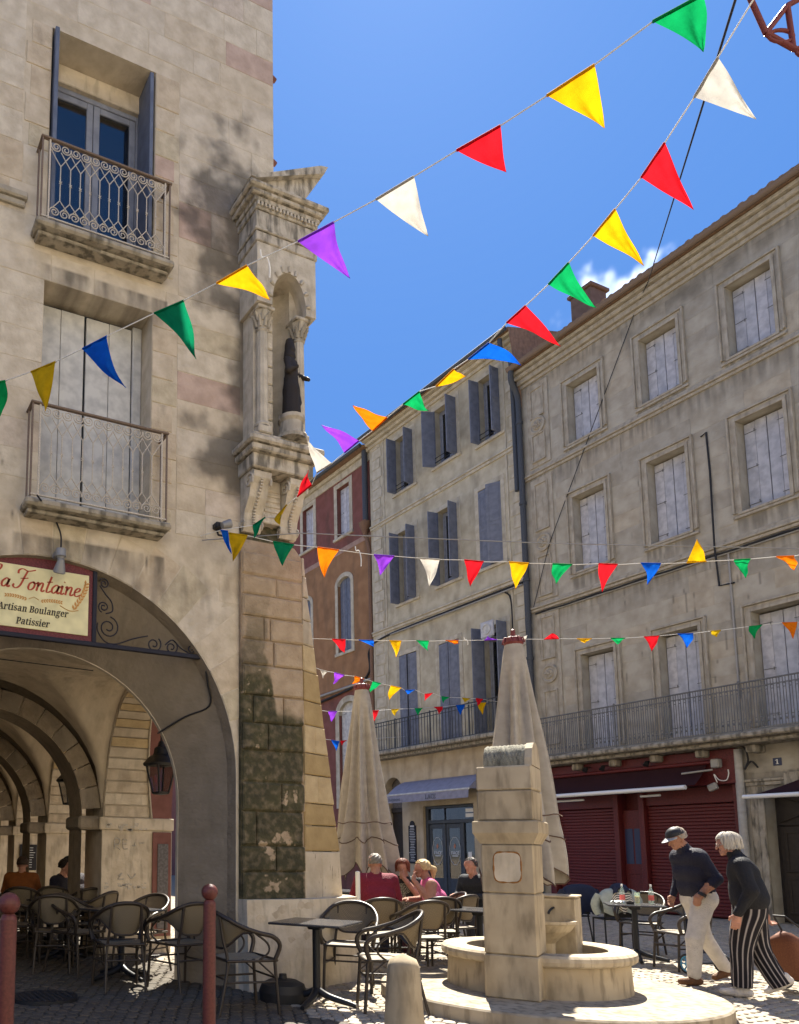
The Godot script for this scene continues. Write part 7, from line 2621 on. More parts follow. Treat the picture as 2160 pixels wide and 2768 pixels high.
func build_street_things() -> void:
	build_shop_sign()
	# ball-topped iron bollards
	for b in [[Vector3(2.15, 0, -4.25), "brick red ball topped iron bollard in front of the dark cafe chairs"], [Vector3(0.78, 0, -3.52), "brick red ball topped iron bollard at the left edge, cut off by the frame"]]:
		var o := thing("iron_bollard", b[1], "bollard", b[0], 0.0, "red iron bollards")
		var p := MB.new()
		var oct := []
		p.lathe([Vector2(0.055, 0.0), Vector2(0.055, 0.12), Vector2(0.045, 0.16), Vector2(0.0395, 0.2), Vector2(0.0375, 1.09), Vector2(0.033, 1.105), Vector2(0.026, 1.115)], Vector3.ZERO, 20)
		part(o, "post", p, M.bollard)
		var s := MB.new()
		var pr := []
		for i in 13:
			var a := -PI / 2 + PI * i / 12.0
			pr.append(Vector2(cos(a) * 0.05, 1.16 + sin(a) * 0.05))
		s.lathe(pr, Vector3.ZERO, 20)
		part(o, "ball", s, M.bollard)
	# worn stone bollard
	var sb := MB.new()
	var rows := []
	for i in 16:
		var t := i / 15.0
		var y := 0.66 * t
		var r := 0.155 - 0.045 * t
		if t > 0.86:
			r *= sqrt(maxf(0.0, 1.0 - pow((t - 0.86) / 0.14, 2.0))) * 0.98 + 0.005
		var ring := []
		for k in 28:
			var a := TAU * k / 28
			ring.append(Vector3(cos(a) * r * (1.0 + 0.02 * sin(a * 3.0 + y * 9.0)), y, sin(a) * r))
		rows.append(ring)
	sb.grid(rows, true)
	var so := single("stone_bollard", "worn round topped limestone bollard in front of the fountain", "bollard", sb, M.fount)
	so.position = Vector3(4.06, 0, -4.80)
	# dark rounded parasol weight by the plinth
	var wt := MB.new()
	wt.lathe([Vector2(0.22, 0.0), Vector2(0.225, 0.10), Vector2(0.20, 0.17), Vector2(0.13, 0.205), Vector2(0.04, 0.215), Vector2(0.035, 0.26), Vector2(0.0, 0.26)], Vector3(4.08, 0, -6.52), 24)
	single("parasol_weight", "black rounded parasol weight on the ground beside the plinth", "parasol base", wt, M.black)
	# red ironwork at the top right: an openwork bracket on a mast outside the picture
	var ir := thing("iron_bracket_lamp", "dark red openwork iron bracket at the top right corner, on a mast outside the picture", "lamp bracket", Vector3(4.95, 0, -1.55))
	var mast := MB.new()
	mast.lathe([Vector2(0.09, 0.0), Vector2(0.09, 0.8), Vector2(0.055, 0.9), Vector2(0.045, 6.4), Vector2(0.0, 6.45)], Vector3.ZERO, 14)
	part(ir, "mast", mast, M.redmetal)
	var o := ir.position
	var P := [Vector3(4.095, 5.80, -2.035), Vector3(4.19, 5.60, -2.02), Vector3(4.28, 5.74, -1.96), Vector3(4.32, 5.52, -1.97), Vector3(4.38, 5.80, -1.90), Vector3(4.42, 5.47, -1.92), Vector3(4.90, 5.55, -1.58), Vector3(4.90, 6.0, -1.58), Vector3(4.05, 6.0, -2.05)]
	for e in [[0, 1], [1, 2], [2, 4], [1, 3], [3, 2], [3, 5], [5, 6], [4, 7], [5, 4], [0, 8], [8, 7]]:
		var m := MB.new()
		var a: Vector3 = P[e[0]] - o
		var b: Vector3 = P[e[1]] - o
		m.tube([a, b], 0.0135, 8)
		part(ir, "strut", m, M.redmetal)
	for k in [1, 3]:
		var c: Vector3 = P[k] - o
		var m := MB.new()
		m.tube(spiral3(c + Vector3(0.07, -0.015, 0.03), 0.035, Vector3(0.9, 0, 0.4).normalized()), 0.009, 6)
		part(ir, "scroll", m, M.redmetal)

func spiral3(ce: Vector3, r: float, ax: Vector3) -> Array:
	var p := []
	for i in 16:
		var a := TAU * i / 15.0
		p.append(ce + ax * cos(a) * r * 1.8 + Vector3.UP * sin(a) * r)
	return p

# a cafe armchair of bent tube with a woven shell; origin on the ground, facing +z
func make_chair() -> Node3D:
	var o := thing("cafe_armchair", "", "chair")
	var sw := MB.new()
	var rows := []
	for i in 9:
		var t := i / 8.0
		var r := []
		for k in 9:
			var s := k / 8.0 * 2.0 - 1.0
			var hw := lerpf(0.20, 0.225, t)
			r.append(Vector3(s * hw, 0.455 - 0.012 * (1.0 - s * s) + 0.012 * sin(t * PI), lerpf(-0.20, 0.23, t)))
		rows.append(r)
	sw.grid(rows)
	part(o, "seat", sw, M.seatweave)
	var rim := MB.new()
	rim.tube(smooth_path([Vector3(-0.225, 0.45, 0.23), Vector3(0.225, 0.45, 0.23), Vector3(0.23, 0.45, 0.15), Vector3(0.205, 0.45, -0.19), Vector3(0.16, 0.45, -0.215), Vector3(-0.16, 0.45, -0.215), Vector3(-0.205, 0.45, -0.19), Vector3(-0.23, 0.45, 0.15), Vector3(-0.225, 0.45, 0.23)], 3), 0.014, 6)
	part(o, "seat_rim", rim, M.chair)
	# the hoop: front of the seat, up over the arms, round the top of the back
	var hoop := [Vector3(-0.25, 0.46, 0.20), Vector3(-0.275, 0.58, 0.235), Vector3(-0.285, 0.655, 0.17), Vector3(-0.285, 0.69, 0.04), Vector3(-0.265, 0.74, -0.11), Vector3(-0.21, 0.805, -0.225), Vector3(-0.11, 0.85, -0.285), Vector3(0, 0.862, -0.30)]
	var full := hoop.duplicate()
	for i in range(hoop.size() - 2, -1, -1):
		full.append(Vector3(-hoop[i].x, hoop[i].y, hoop[i].z))
	var hm := MB.new()
	hm.tube(smooth_path(full, 4), 0.020, 8)
	part(o, "hoop", hm, M.chair)
	# woven back under the hoop
	var bk := MB.new()
	rows = []
	for i in 9:
		var t := i / 8.0
		var r := []
		for k in 21:
			var u := k / 20.0 * 2.0 - 1.0
			var au := absf(u)
			var top := Vector3(0.278 * sin(u * 1.35) / sin(1.35), 0.0, 0.0)
			top.y = 0.855 - 0.15 * pow(au, 2.4)
			top.z = -0.298 + 0.27 * pow(au, 2.6)
			var bot := Vector3(u * 0.20, 0.545 + 0.155 * pow(au, 4.0), -0.235 + 0.19 * pow(au, 2.6))
			bot.x = lerpf(bot.x, top.x, pow(au, 6.0))
			bot.z = lerpf(bot.z, top.z, pow(au, 6.0))
			bot.y = lerpf(bot.y, top.y - 0.01, pow(au, 7.0))
			r.append(top.lerp(bot, t) + Vector3(0, 0, -0.012 * sin(PI * t)))
		rows.append(r)
	bk.grid(rows)
	part(o, "back_panel", bk, M.weave)
	var lo := MB.new()
	var lp := []
	for k in 21:
		lp.append(rows[8][k])
	lo.tube(lp, 0.012, 6)
	part(o, "back_rail", lo, M.chair)
	for s in [-1.0, 1.0]:
		var a := MB.new()
		a.tube(smooth_path([Vector3(s * 0.225, 0.45, 0.05), Vector3(s * 0.262, 0.52, 0.13), Vector3(s * 0.272, 0.60, 0.12), Vector3(s * 0.278, 0.69, 0.0)], 4), 0.010, 6)
		part(o, "arm_loop", a, M.chair)
		var f := MB.new()
		f.tube([Vector3(s * 0.235, 0.0, 0.245), Vector3(s * 0.228, 0.25, 0.225), Vector3(s * 0.222, 0.455, 0.21)], 0.0155, 7)
		part(o, "leg", f, M.chair)
		var b := MB.new()
		b.tube(smooth_path([Vector3(s * 0.205, 0.0, -0.30), Vector3(s * 0.19, 0.25, -0.24), Vector3(s * 0.175, 0.45, -0.21), Vector3(s * 0.16, 0.62, -0.245), Vector3(s * 0.15, 0.835, -0.275)], 3), 0.0145, 7)
		part(o, "leg", b, M.chair)
		var st := MB.new()
		st.tube([Vector3(s * 0.229, 0.27, 0.226), Vector3(s * 0.192, 0.27, -0.245)], 0.010, 6)
		st.tube([Vector3(s * 0.229, 0.30, 0.224), Vector3(s * 0.223, 0.44, 0.06)], 0.008, 5)
		part(o, "stretcher", st, M.chair)
	for z in [[0.225, 0.228, 0.30], [-0.243, 0.19, 0.30]]:
		var st := MB.new()
		st.tube([Vector3(-z[1], z[2], z[0]), Vector3(z[1], z[2], z[0])], 0.010, 6)
		part(o, "stretcher", st, M.chair)
	return o

func make_table() -> Node3D:
	var o := thing("cafe_table", "", "table")
	var t := MB.new()
	t.box(Vector3(0, 0.735, 0), Vector3(0.68, 0.022, 0.68), 0.006)
	part(o, "tabletop", t, M.tabletop)
	var p := MB.new()
	p.tube([Vector3(0, 0.06, 0), Vector3(0, 0.725, 0)], 0.036, 12)
	p.box(Vector3(0, 0.70, 0), Vector3(0.13, 0.05, 0.13), 0.01)
	part(o, "pedestal", p, M.tableleg)
	for k in 4:
		var a := TAU * k / 4
		var d := Vector3(cos(a), 0, sin(a))
		var f := MB.new()
		f.tube(smooth_path([d * 0.02 + Vector3(0, 0.12, 0), d * 0.12 + Vector3(0, 0.075, 0), d * 0.30 + Vector3(0, 0.035, 0), d * 0.37 + Vector3(0, 0.02, 0)], 4), [0.036, 0.035, 0.034, 0.033, 0.032, 0.031, 0.03, 0.028, 0.026, 0.024, 0.022, 0.02, 0.02], 8)
		part(o, "foot", f, M.tableleg)
	return o

func build_tables_and_chairs() -> void:
	var c0 := make_chair()
	var first := true
	# place (x, z), the point it faces, what tells it apart
	var spots := [
		[3.46, -6.20, 4.5, -6.1, "dark rattan armchair right of the red bollard, in profile, in the shade"],
		[3.42, -7.42, 3.2, -8.6, "dark rattan armchair half hidden behind the red bollard, back to us"],
		[2.84, -7.62, 2.98, -8.6, "dark rattan armchair with its oval back to us, just left of the bollard"],
		[3.45, -8.55, 3.0, -8.30, "dark rattan armchair at the far right of the first table in the arcade"],
		[2.72, -8.75, 3.0, -8.3, "dark rattan armchair between the two nearest arcade tables"],
		[2.52, -9.0, 2.8, -9.9, "dark rattan armchair with its back to us, farther left under the arch"],
		[2.25, -9.75, 2.9, -9.8, "dark rattan armchair nearest the left bollard, seen from the side"],
		[3.18, -9.55, 2.9, -9.9, "dark rattan armchair tucked against the first pier of the arcade"],
		[2.95, -10.45, 2.9, -9.9, "dark rattan armchair facing us across the second arcade table"],
		[2.62, -10.9, 2.9, -11.5, "dark rattan armchair in the back row of the arcade, left side"],
		[3.35, -10.5, 3.2, -11.4, "dark rattan armchair with a sunlit rim in the back row of the arcade"],
		[5.05, -6.78, 4.5, -6.2, "sunlit rattan armchair facing us behind the near terrace table"],
		[4.72, -5.78, 4.15, -6.1, "rattan armchair in profile beside the near terrace table, facing left"],
		[6.95, -7.60, 7.4, -8.6, "rattan armchair behind the fountain basin with its pale back to us"],
		[6.28, -7.10, 6.6, -8.2, "rattan armchair with a bright curved rim left of the pale backed chair"],
		[7.55, -7.95, 7.4, -9.0, "rattan armchair just left of the fountain pillar, its rim bright"],
		[6.08, -7.62, 6.5, -8.6, "rattan armchair in shadow behind the man in the red shirt"],
		[7.75, -8.35, 6.9, -8.7, "rattan armchair behind the woman in the pink top"],
		[9.88, -6.50, 8.9, -6.9, "rattan armchair with a bright seat beside the walking man"],
		[10.75, -7.65, 10.1, -7.4, "rattan armchair with a pale rounded back beyond the bottle table"],
		[6.95, -12.05, 7.4, -11.3, "rattan armchair at the far side of the terrace, facing us"]]
	for s in spots:
		var at := Vector3(s[0], 0.025, s[1])
		var turn := atan2(s[2] - s[0], s[3] - s[1])
		if first:
			c0.position = at
			c0.rotation.y = turn
			c0.set_meta("label", s[4])
			c0.set_meta("group", "rattan cafe armchairs")
			first = false
		else:
			copy_of(c0, s[4], at, turn, "rattan cafe armchairs")
	var t0 := make_table()
	first = true
	for s in [
		[4.27, -6.24, 0.62, "near square cafe table with a shiny dark top beside the plinth"],
		[3.08, -8.22, 0.3, "square cafe table nearest in the arcade behind the red bollard"],
		[2.86, -9.85, 0.2, "square cafe table in the middle of the arcade"],
		[3.0, -11.6, 0.1, "square cafe table where people sit deep in the arcade"],
		[6.88, -8.80, 0.5, "square cafe table between the seated people on the terrace"],
		[7.15, -7.10, 0.4, "square cafe table behind the pale backed chairs on the terrace"],
		[8.35, -11.3, 0.2, "square cafe table at the far side of the terrace"],
		[10.12, -7.30, 0.75, "square cafe table with two bottles in front of the red shop"]]:
		var at := Vector3(s[0], 0.02, s[1])
		if first:
			t0.position = at
			t0.rotation.y = s[2]
			t0.set_meta("label", s[3])
			t0.set_meta("group", "square cafe tables")
			first = false
		else:
			copy_of(t0, s[3], at, s[2], "square cafe tables")
	# things on the bottle table
	var ty := 0.767
	var bi := 0
	for p in [[10.06, -7.42], [10.36, -7.22]]:
		var b := thing("glass_bottle", ["clear glass bottle with a pink label, the left one on the table", "clear glass bottle with a red label, the right one on the table"][bi], "bottle", Vector3(p[0], ty, p[1]), 0.0, "bottles on the terrace table")
		var m := MB.new()
		m.lathe([Vector2(0.0, 0.0), Vector2(0.032, 0.003), Vector2(0.034, 0.02), Vector2(0.034, 0.14), Vector2(0.028, 0.175), Vector2(0.014, 0.21), Vector2(0.012, 0.255), Vector2(0.0, 0.255)], Vector3.ZERO, 16)
		part(b, "glass", m, M.glassb)
		var l := MB.new()
		l.lathe([Vector2(0.0348, 0.05), Vector2(0.0348, 0.12)], Vector3.ZERO, 16)
		part(b, "label", l, M.rose)
		var k := MB.new()
		k.lathe([Vector2(0.0135, 0.235), Vector2(0.0138, 0.26), Vector2(0.0, 0.262)], Vector3.ZERO, 12)
		part(b, "cap", k, M.white)
		bi += 1
	var gl := thing("drinking_glass", "tall glass of yellow drink between the two bottles", "glass", Vector3(10.22, ty, -7.32))
	var gm := MB.new()
	gm.lathe([Vector2(0.0, 0.0), Vector2(0.03, 0.0), Vector2(0.036, 0.15), Vector2(0.034, 0.15), Vector2(0.028, 0.006), Vector2(0.0, 0.006)], Vector3.ZERO, 16)
	part(gl, "glass", gm, M.glassb)
	var gd := MB.new()
	gd.lathe([Vector2(0.0, 0.008), Vector2(0.027, 0.008), Vector2(0.031, 0.10), Vector2(0.0, 0.10)], Vector3.ZERO, 16)
	part(gl, "drink", gd, M.lemon)
	var nk := MB.new()
	var rows := []
	for i in 8:
		var r := []
		for k in 8:
			r.append(Vector3(9.92 + i * 0.02, ty + 0.01 + 0.03 * absf(sin(i * 1.1 + k * 0.7)), -7.50 + k * 0.02))
		rows.append(r)
	nk.grid(rows)
	single("paper_napkin", "crumpled white paper napkin on the bottle table", "napkin", nk, M.napkin)
	var at2 := MB.new()
	at2.lathe([Vector2(0.0, 0.0), Vector2(0.045, 0.0), Vector2(0.05, 0.035), Vector2(0.042, 0.035), Vector2(0.038, 0.01), Vector2(0.0, 0.01)], Vector3(10.02, ty, -7.28), 16)
	single("ashtray", "small dark ashtray beside the napkin on the bottle table", "ashtray", at2, M.black)
	# two black metal chairs with clothes hung over them
	var ch := thing("metal_chair", "black metal chair under a grey green jacket and a striped top", "chair", Vector3(10.95, 0.025, -8.25), 2.6, "black metal chairs")
	for s in [-1.0, 1.0]:
		var l := MB.new()
		l.tube([Vector3(s * 0.20, 0, 0.22), Vector3(s * 0.20, 0.45, 0.20)], 0.012, 6)
		part(ch, "leg", l, M.black)
		var l2 := MB.new()
		l2.tube([Vector3(s * 0.21, 0, -0.26), Vector3(s * 0.19, 0.45, -0.19), Vector3(s * 0.19, 0.88, -0.26)], 0.012, 6)
		part(ch, "leg", l2, M.black)
	var se := MB.new()
	se.box(Vector3(0, 0.45, 0), Vector3(0.42, 0.02, 0.42), 0.006)
	part(ch, "seat", se, M.black)
	var bk := MB.new()
	bk.box(Vector3(0, 0.68, -0.23), Vector3(0.40, 0.4, 0.02), 0.006, Basis(Vector3.RIGHT, -0.15))
	part(ch, "backrest", bk, M.black)
	var ch2 := copy_of(ch, "black metal chair half hidden by the fountain, hung with dark jackets", Vector3(10.88, 0.025, -8.95), 2.9, "black metal chairs")
	drape(ch, "grey_jacket", "pale grey green jacket hung over a chair back", M.greycloth, 0.30, 0.92, 0.55, 0.13, 2, false)
	drape(ch, "striped_top", "black and cream striped top laid over the hung grey jacket", M.knit, 0.17, 0.90, 0.58, 0.16, 5, true)
	drape(ch, "black_scarf", "black scarf bundled on top of the hung grey jacket", M.denim, 0.13, 0.99, 0.88, 0.14, 7, false)
	drape(ch2, "navy_jacket", "navy jacket hung over a chair back beside the fountain", M.denim, 0.29, 0.95, 0.5, 0.14, 9, false)

func drape(ch: Node3D, called: String, label: String, mat: Material, hw: float, top: float, bot: float, rad: float, sd: int, uvd: bool) -> void:
	var o := thing(called, label, "clothing", ch.position, ch.rotation.y)
	var mb := MB.new()
	var rows := []
	for i in 25:
		var t := i / 24.0
		var r := []
		for k in 17:
			var s := k / 16.0 * 2.0 - 1.0
			# down the back, over the rail, down the front
			var y: float
			var z: float
			var tt := t * 2.0 - 1.0
			var edge := top - 0.05 * s * s - 0.08 * maxf(0.0, absf(s) - 0.7) * 3.0
			if absf(tt) < 0.2:
				y = edge - 0.04 * (tt / 0.2) * (tt / 0.2)
				z = -0.26 + rad * 0.7 * tt / 0.2
			else:
				var q := (absf(tt) - 0.2) / 0.8
				y = lerpf(edge - 0.04, bot + 0.03 * sin(s * 5.0 + sd), q)
				z = -0.26 + signf(tt) * rad * (0.7 + 0.25 * sin(q * 2.5) + 0.16 * sin(s * 6.0 + sd + q * 2.0) * q)
			r.append(Vector3(s * hw * (1.0 - 0.12 * absf(tt)), y, z))
		rows.append(r)
	mb.grid(rows, false, uvd, 2.0, 2.5)
	part(o, "cloth", mb, mat)
	# sleeves
	if hw > 0.25:
		for s in [-1.0, 1.0]:
			var sl := MB.new()
			sl.tube(smooth_path([Vector3(s * hw * 0.92, top - 0.10, -0.26), Vector3(s * (hw + 0.03), top - 0.25, -0.24), Vector3(s * (hw - 0.01), bot - 0.02, -0.25)], 4), [0.05, 0.058, 0.062, 0.064, 0.063, 0.06, 0.058, 0.055, 0.05], 10)
			part(o, "sleeve", sl, mat)

# one closed skin over tapered capsules [from, to, radius, radius, colour], joined with a smooth minimum k; surface nets on a grid
func blob(mb: MB, bones: Array, cell: float, k: float) -> void:
	var lo := Vector3(1e9, 1e9, 1e9)
	var hi := -lo
	for b in bones:
		var r: float = maxf(b[2], b[3]) + k
		for e in 2:
			lo = lo.min(b[e] - Vector3(r, r, r))
			hi = hi.max(b[e] + Vector3(r, r, r))
	lo -= Vector3.ONE * cell * 2
	hi += Vector3.ONE * cell * 2
	var nx := int((hi.x - lo.x) / cell) + 1
	var ny := int((hi.y - lo.y) / cell) + 1
	var nz := int((hi.z - lo.z) / cell) + 1
	var f := PackedFloat32Array()
	f.resize(nx * ny * nz)
	f.fill(1.0)
	var who := PackedInt32Array()
	who.resize(nx * ny * nz)
	var best := PackedFloat32Array()
	best.resize(nx * ny * nz)
	best.fill(1.0)
	for bi in bones.size():
		var b: Array = bones[bi]
		var A: Vector3 = b[0]
		var B: Vector3 = b[1]
		var ra: float = b[2]
		var rb: float = b[3]
		var r := maxf(ra, rb) + k + cell * 2.0
		var p0 := ((A.min(B) - Vector3(r, r, r) - lo) / cell).floor()
		var p1 := ((A.max(B) + Vector3(r, r, r) - lo) / cell).ceil()
		var d := B - A
		var dd := maxf(d.length_squared(), 1e-9)
		for iz in range(maxi(0, int(p0.z)), mini(nz, int(p1.z) + 1)):
			for iy in range(maxi(0, int(p0.y)), mini(ny, int(p1.y) + 1)):
				var base := (iz * ny + iy) * nx
				var px := lo + Vector3(0, iy * cell, iz * cell) - A
				for ix in range(maxi(0, int(p0.x)), mini(nx, int(p1.x) + 1)):
					var q := Vector3(px.x + ix * cell, px.y, px.z)
					var t := clampf(q.dot(d) / dd, 0.0, 1.0)
					var s := (q - d * t).length() - lerpf(ra, rb, t)
					var i := base + ix
					var o := f[i]
					if s < best[i]:
						best[i] = s
						who[i] = bi
					var h := maxf(k - absf(s - o), 0.0) / k
					f[i] = minf(s, o) - h * h * k * 0.25
	var cellv := {}
	var strx := 1
	var stry := nx
	var strz := nx * ny
	var pos := PackedVector3Array()
	var nor := PackedVector3Array()
	var cols := PackedColorArray()
	for iz in nz - 1:
		for iy in ny - 1:
			var base := (iz * ny + iy) * nx
			for ix in nx - 1:
				var i := base + ix
				var v0 := f[i]
				var v1 := f[i + 1]
				var v2 := f[i + stry]
				var v3 := f[i + stry + 1]
				var v4 := f[i + strz]
				var v5 := f[i + strz + 1]
				var v6 := f[i + strz + stry]
				var v7 := f[i + strz + stry + 1]
				var neg := int(v0 < 0) + int(v1 < 0) + int(v2 < 0) + int(v3 < 0) + int(v4 < 0) + int(v5 < 0) + int(v6 < 0) + int(v7 < 0)
				if neg == 0 or neg == 8:
					continue
				var sum := Vector3.ZERO
				var cnt := 0
				for e in [[v0, v1, Vector3(0, 0, 0), Vector3(1, 0, 0)], [v2, v3, Vector3(0, 1, 0), Vector3(1, 1, 0)], [v4, v5, Vector3(0, 0, 1), Vector3(1, 0, 1)], [v6, v7, Vector3(0, 1, 1), Vector3(1, 1, 1)],
					[v0, v2, Vector3(0, 0, 0), Vector3(0, 1, 0)], [v1, v3, Vector3(1, 0, 0), Vector3(1, 1, 0)], [v4, v6, Vector3(0, 0, 1), Vector3(0, 1, 1)], [v5, v7, Vector3(1, 0, 1), Vector3(1, 1, 1)],
					[v0, v4, Vector3(0, 0, 0), Vector3(0, 0, 1)], [v1, v5, Vector3(1, 0, 0), Vector3(1, 0, 1)], [v2, v6, Vector3(0, 1, 0), Vector3(0, 1, 1)], [v3, v7, Vector3(1, 1, 0), Vector3(1, 1, 1)]]:
					if (e[0] < 0.0) != (e[1] < 0.0):
						sum += e[2].lerp(e[3], e[0] / (e[0] - e[1]))
						cnt += 1
				cellv[i] = pos.size()
				pos.append(lo + (Vector3(ix, iy, iz) + sum / cnt) * cell)
				nor.append(Vector3(v1 + v3 + v5 + v7 - v0 - v2 - v4 - v6, v2 + v3 + v6 + v7 - v0 - v1 - v4 - v5, v4 + v5 + v6 + v7 - v0 - v1 - v2 - v3).normalized())
				cols.append(bones[who[i]][4])
	for i in cellv:
		var iz: int = i / strz
		var iy: int = (i % strz) / stry
		var ix: int = i % stry
		var a: int = cellv[i]
		for e in 3:
			var st: int = [strx, stry, strz][e]
			var u: int = [stry, strz, strx][e]
			var w: int = [strz, strx, stry][e]
			if (f[i] < 0.0) == (f[i + st] < 0.0):
				continue
			if not (cellv.has(i - u) and cellv.has(i - w) and cellv.has(i - u - w)):
				continue
			var b: int = cellv[i - u]
			var c: int = cellv[i - u - w]
			var d: int = cellv[i - w]
			mb.col = cols[a]
			mb.t3(pos[a], pos[b], pos[c], nor[a], nor[b], nor[c])
			mb.t3(pos[a], pos[c], pos[d], nor[a], nor[c], nor[d])
	mb.col = Color.WHITE

func hand(bones: Array, wrist: Vector3, dir: Vector3, palm: Vector3, thumb: Vector3, curl: float, skin: Color) -> void:
	# dir along the hand, palm out of the palm, thumb towards the thumb side
	var side := thumb
	var knuck := wrist + dir * 0.09
	bones.append([wrist, wrist + dir * 0.05, 0.026, 0.030, skin])
	for i in 4:
		var o := (1.5 - i) * 0.019
		var l: float = [0.072, 0.080, 0.075, 0.058][i]
		var b := knuck + side * o
		bones.append([wrist + dir * 0.03 + side * o * 0.8, b, 0.016, 0.0125, skin])
		var d1 := (dir * cos(curl) + palm * sin(curl)).normalized()
		var d2 := (dir * cos(curl * 2.1) + palm * sin(curl * 2.1)).normalized()
		var m := b + d1 * l * 0.5
		bones.append([b, m, 0.0105, 0.0095, skin])
		bones.append([m, m + d2 * l * 0.5, 0.0095, 0.008, skin])
	var t0 := wrist + dir * 0.025 + side * 0.026
	var t1 := t0 + (dir * 0.6 + side * 0.7 + palm * 0.3).normalized() * 0.038
	bones.append([t0, t1, 0.0145, 0.0115, skin])
	bones.append([t1, t1 + (dir * 0.9 + side * 0.15 + palm * 0.45).normalized() * 0.032, 0.011, 0.009, skin])

func head_bones(c: Vector3, fwd: Vector3, up: Vector3, skin: Color, s := 1.0) -> Array:
	# c: middle of the skull; returns skin bones with nose, jaw, ears, brows
	var r := fwd.cross(up).normalized()
	var b := []
	b.append([c + up * 0.030 * s - fwd * 0.018 * s, c + up * 0.022 * s + fwd * 0.018 * s, 0.085 * s, 0.078 * s, skin])
	b.append([c - up * 0.015 * s + fwd * 0.028 * s, c - up * 0.075 * s + fwd * 0.050 * s, 0.064 * s, 0.036 * s, skin])
	b.append([c - up * 0.094 * s + fwd * 0.068 * s, c - up * 0.090 * s + fwd * 0.060 * s, 0.022 * s, 0.02 * s, skin])
	b.append([c + up * 0.005 * s + fwd * 0.090 * s, c - up * 0.032 * s + fwd * 0.112 * s, 0.010 * s, 0.013 * s, skin])
	b.append([c - up * 0.062 * s + fwd * 0.084 * s + r * 0.018 * s, c - up * 0.062 * s + fwd * 0.084 * s - r * 0.018 * s, 0.0065 * s, 0.0065 * s, skin.darkened(0.10)])
	for k in [-1.0, 1.0]:
		b.append([c - up * 0.012 * s + r * k * 0.076 * s - fwd * 0.008 * s, c - up * 0.045 * s + r * k * 0.074 * s, 0.014 * s, 0.010 * s, skin])
		b.append([c + up * 0.022 * s + fwd * 0.082 * s + r * k * 0.018 * s, c + up * 0.018 * s + fwd * 0.070 * s + r * k * 0.05 * s, 0.011 * s, 0.010 * s, skin])
	return b

func add_eyes(o: Node, c: Vector3, fwd: Vector3, up: Vector3) -> void:
	var r := fwd.cross(up).normalized()
	for k in [-1.0, 1.0]:
		var e := MB.new()
		var p: Vector3 = c + up * 0.003 + fwd * 0.079 + r * k * 0.031
		e.tube([p - r * 0.010, p + r * 0.010], [0.005, 0.005], 6)
		part(o, "eye", e, M.black)

func limb_tube(pts: Array, rad: Array, sides := 20) -> Array:
	# rings round a limb, for clothing with stripes; returns rows
	var rows := []
	for i in pts.size():
		var d: Vector3 = (pts[mini(i + 1, pts.size() - 1)] - pts[maxi(i - 1, 0)]).normalized()
		var x := Vector3(1, 0, 0) - d * d.x
		x = x.normalized()
		var z := x.cross(d).normalized()
		var r := []
		for k in sides:
			var a := TAU * k / sides
			r.append(pts[i] + x * cos(a) * rad[i] + z * sin(a) * rad[i] * 1.02)
		rows.append(r)
	return rows

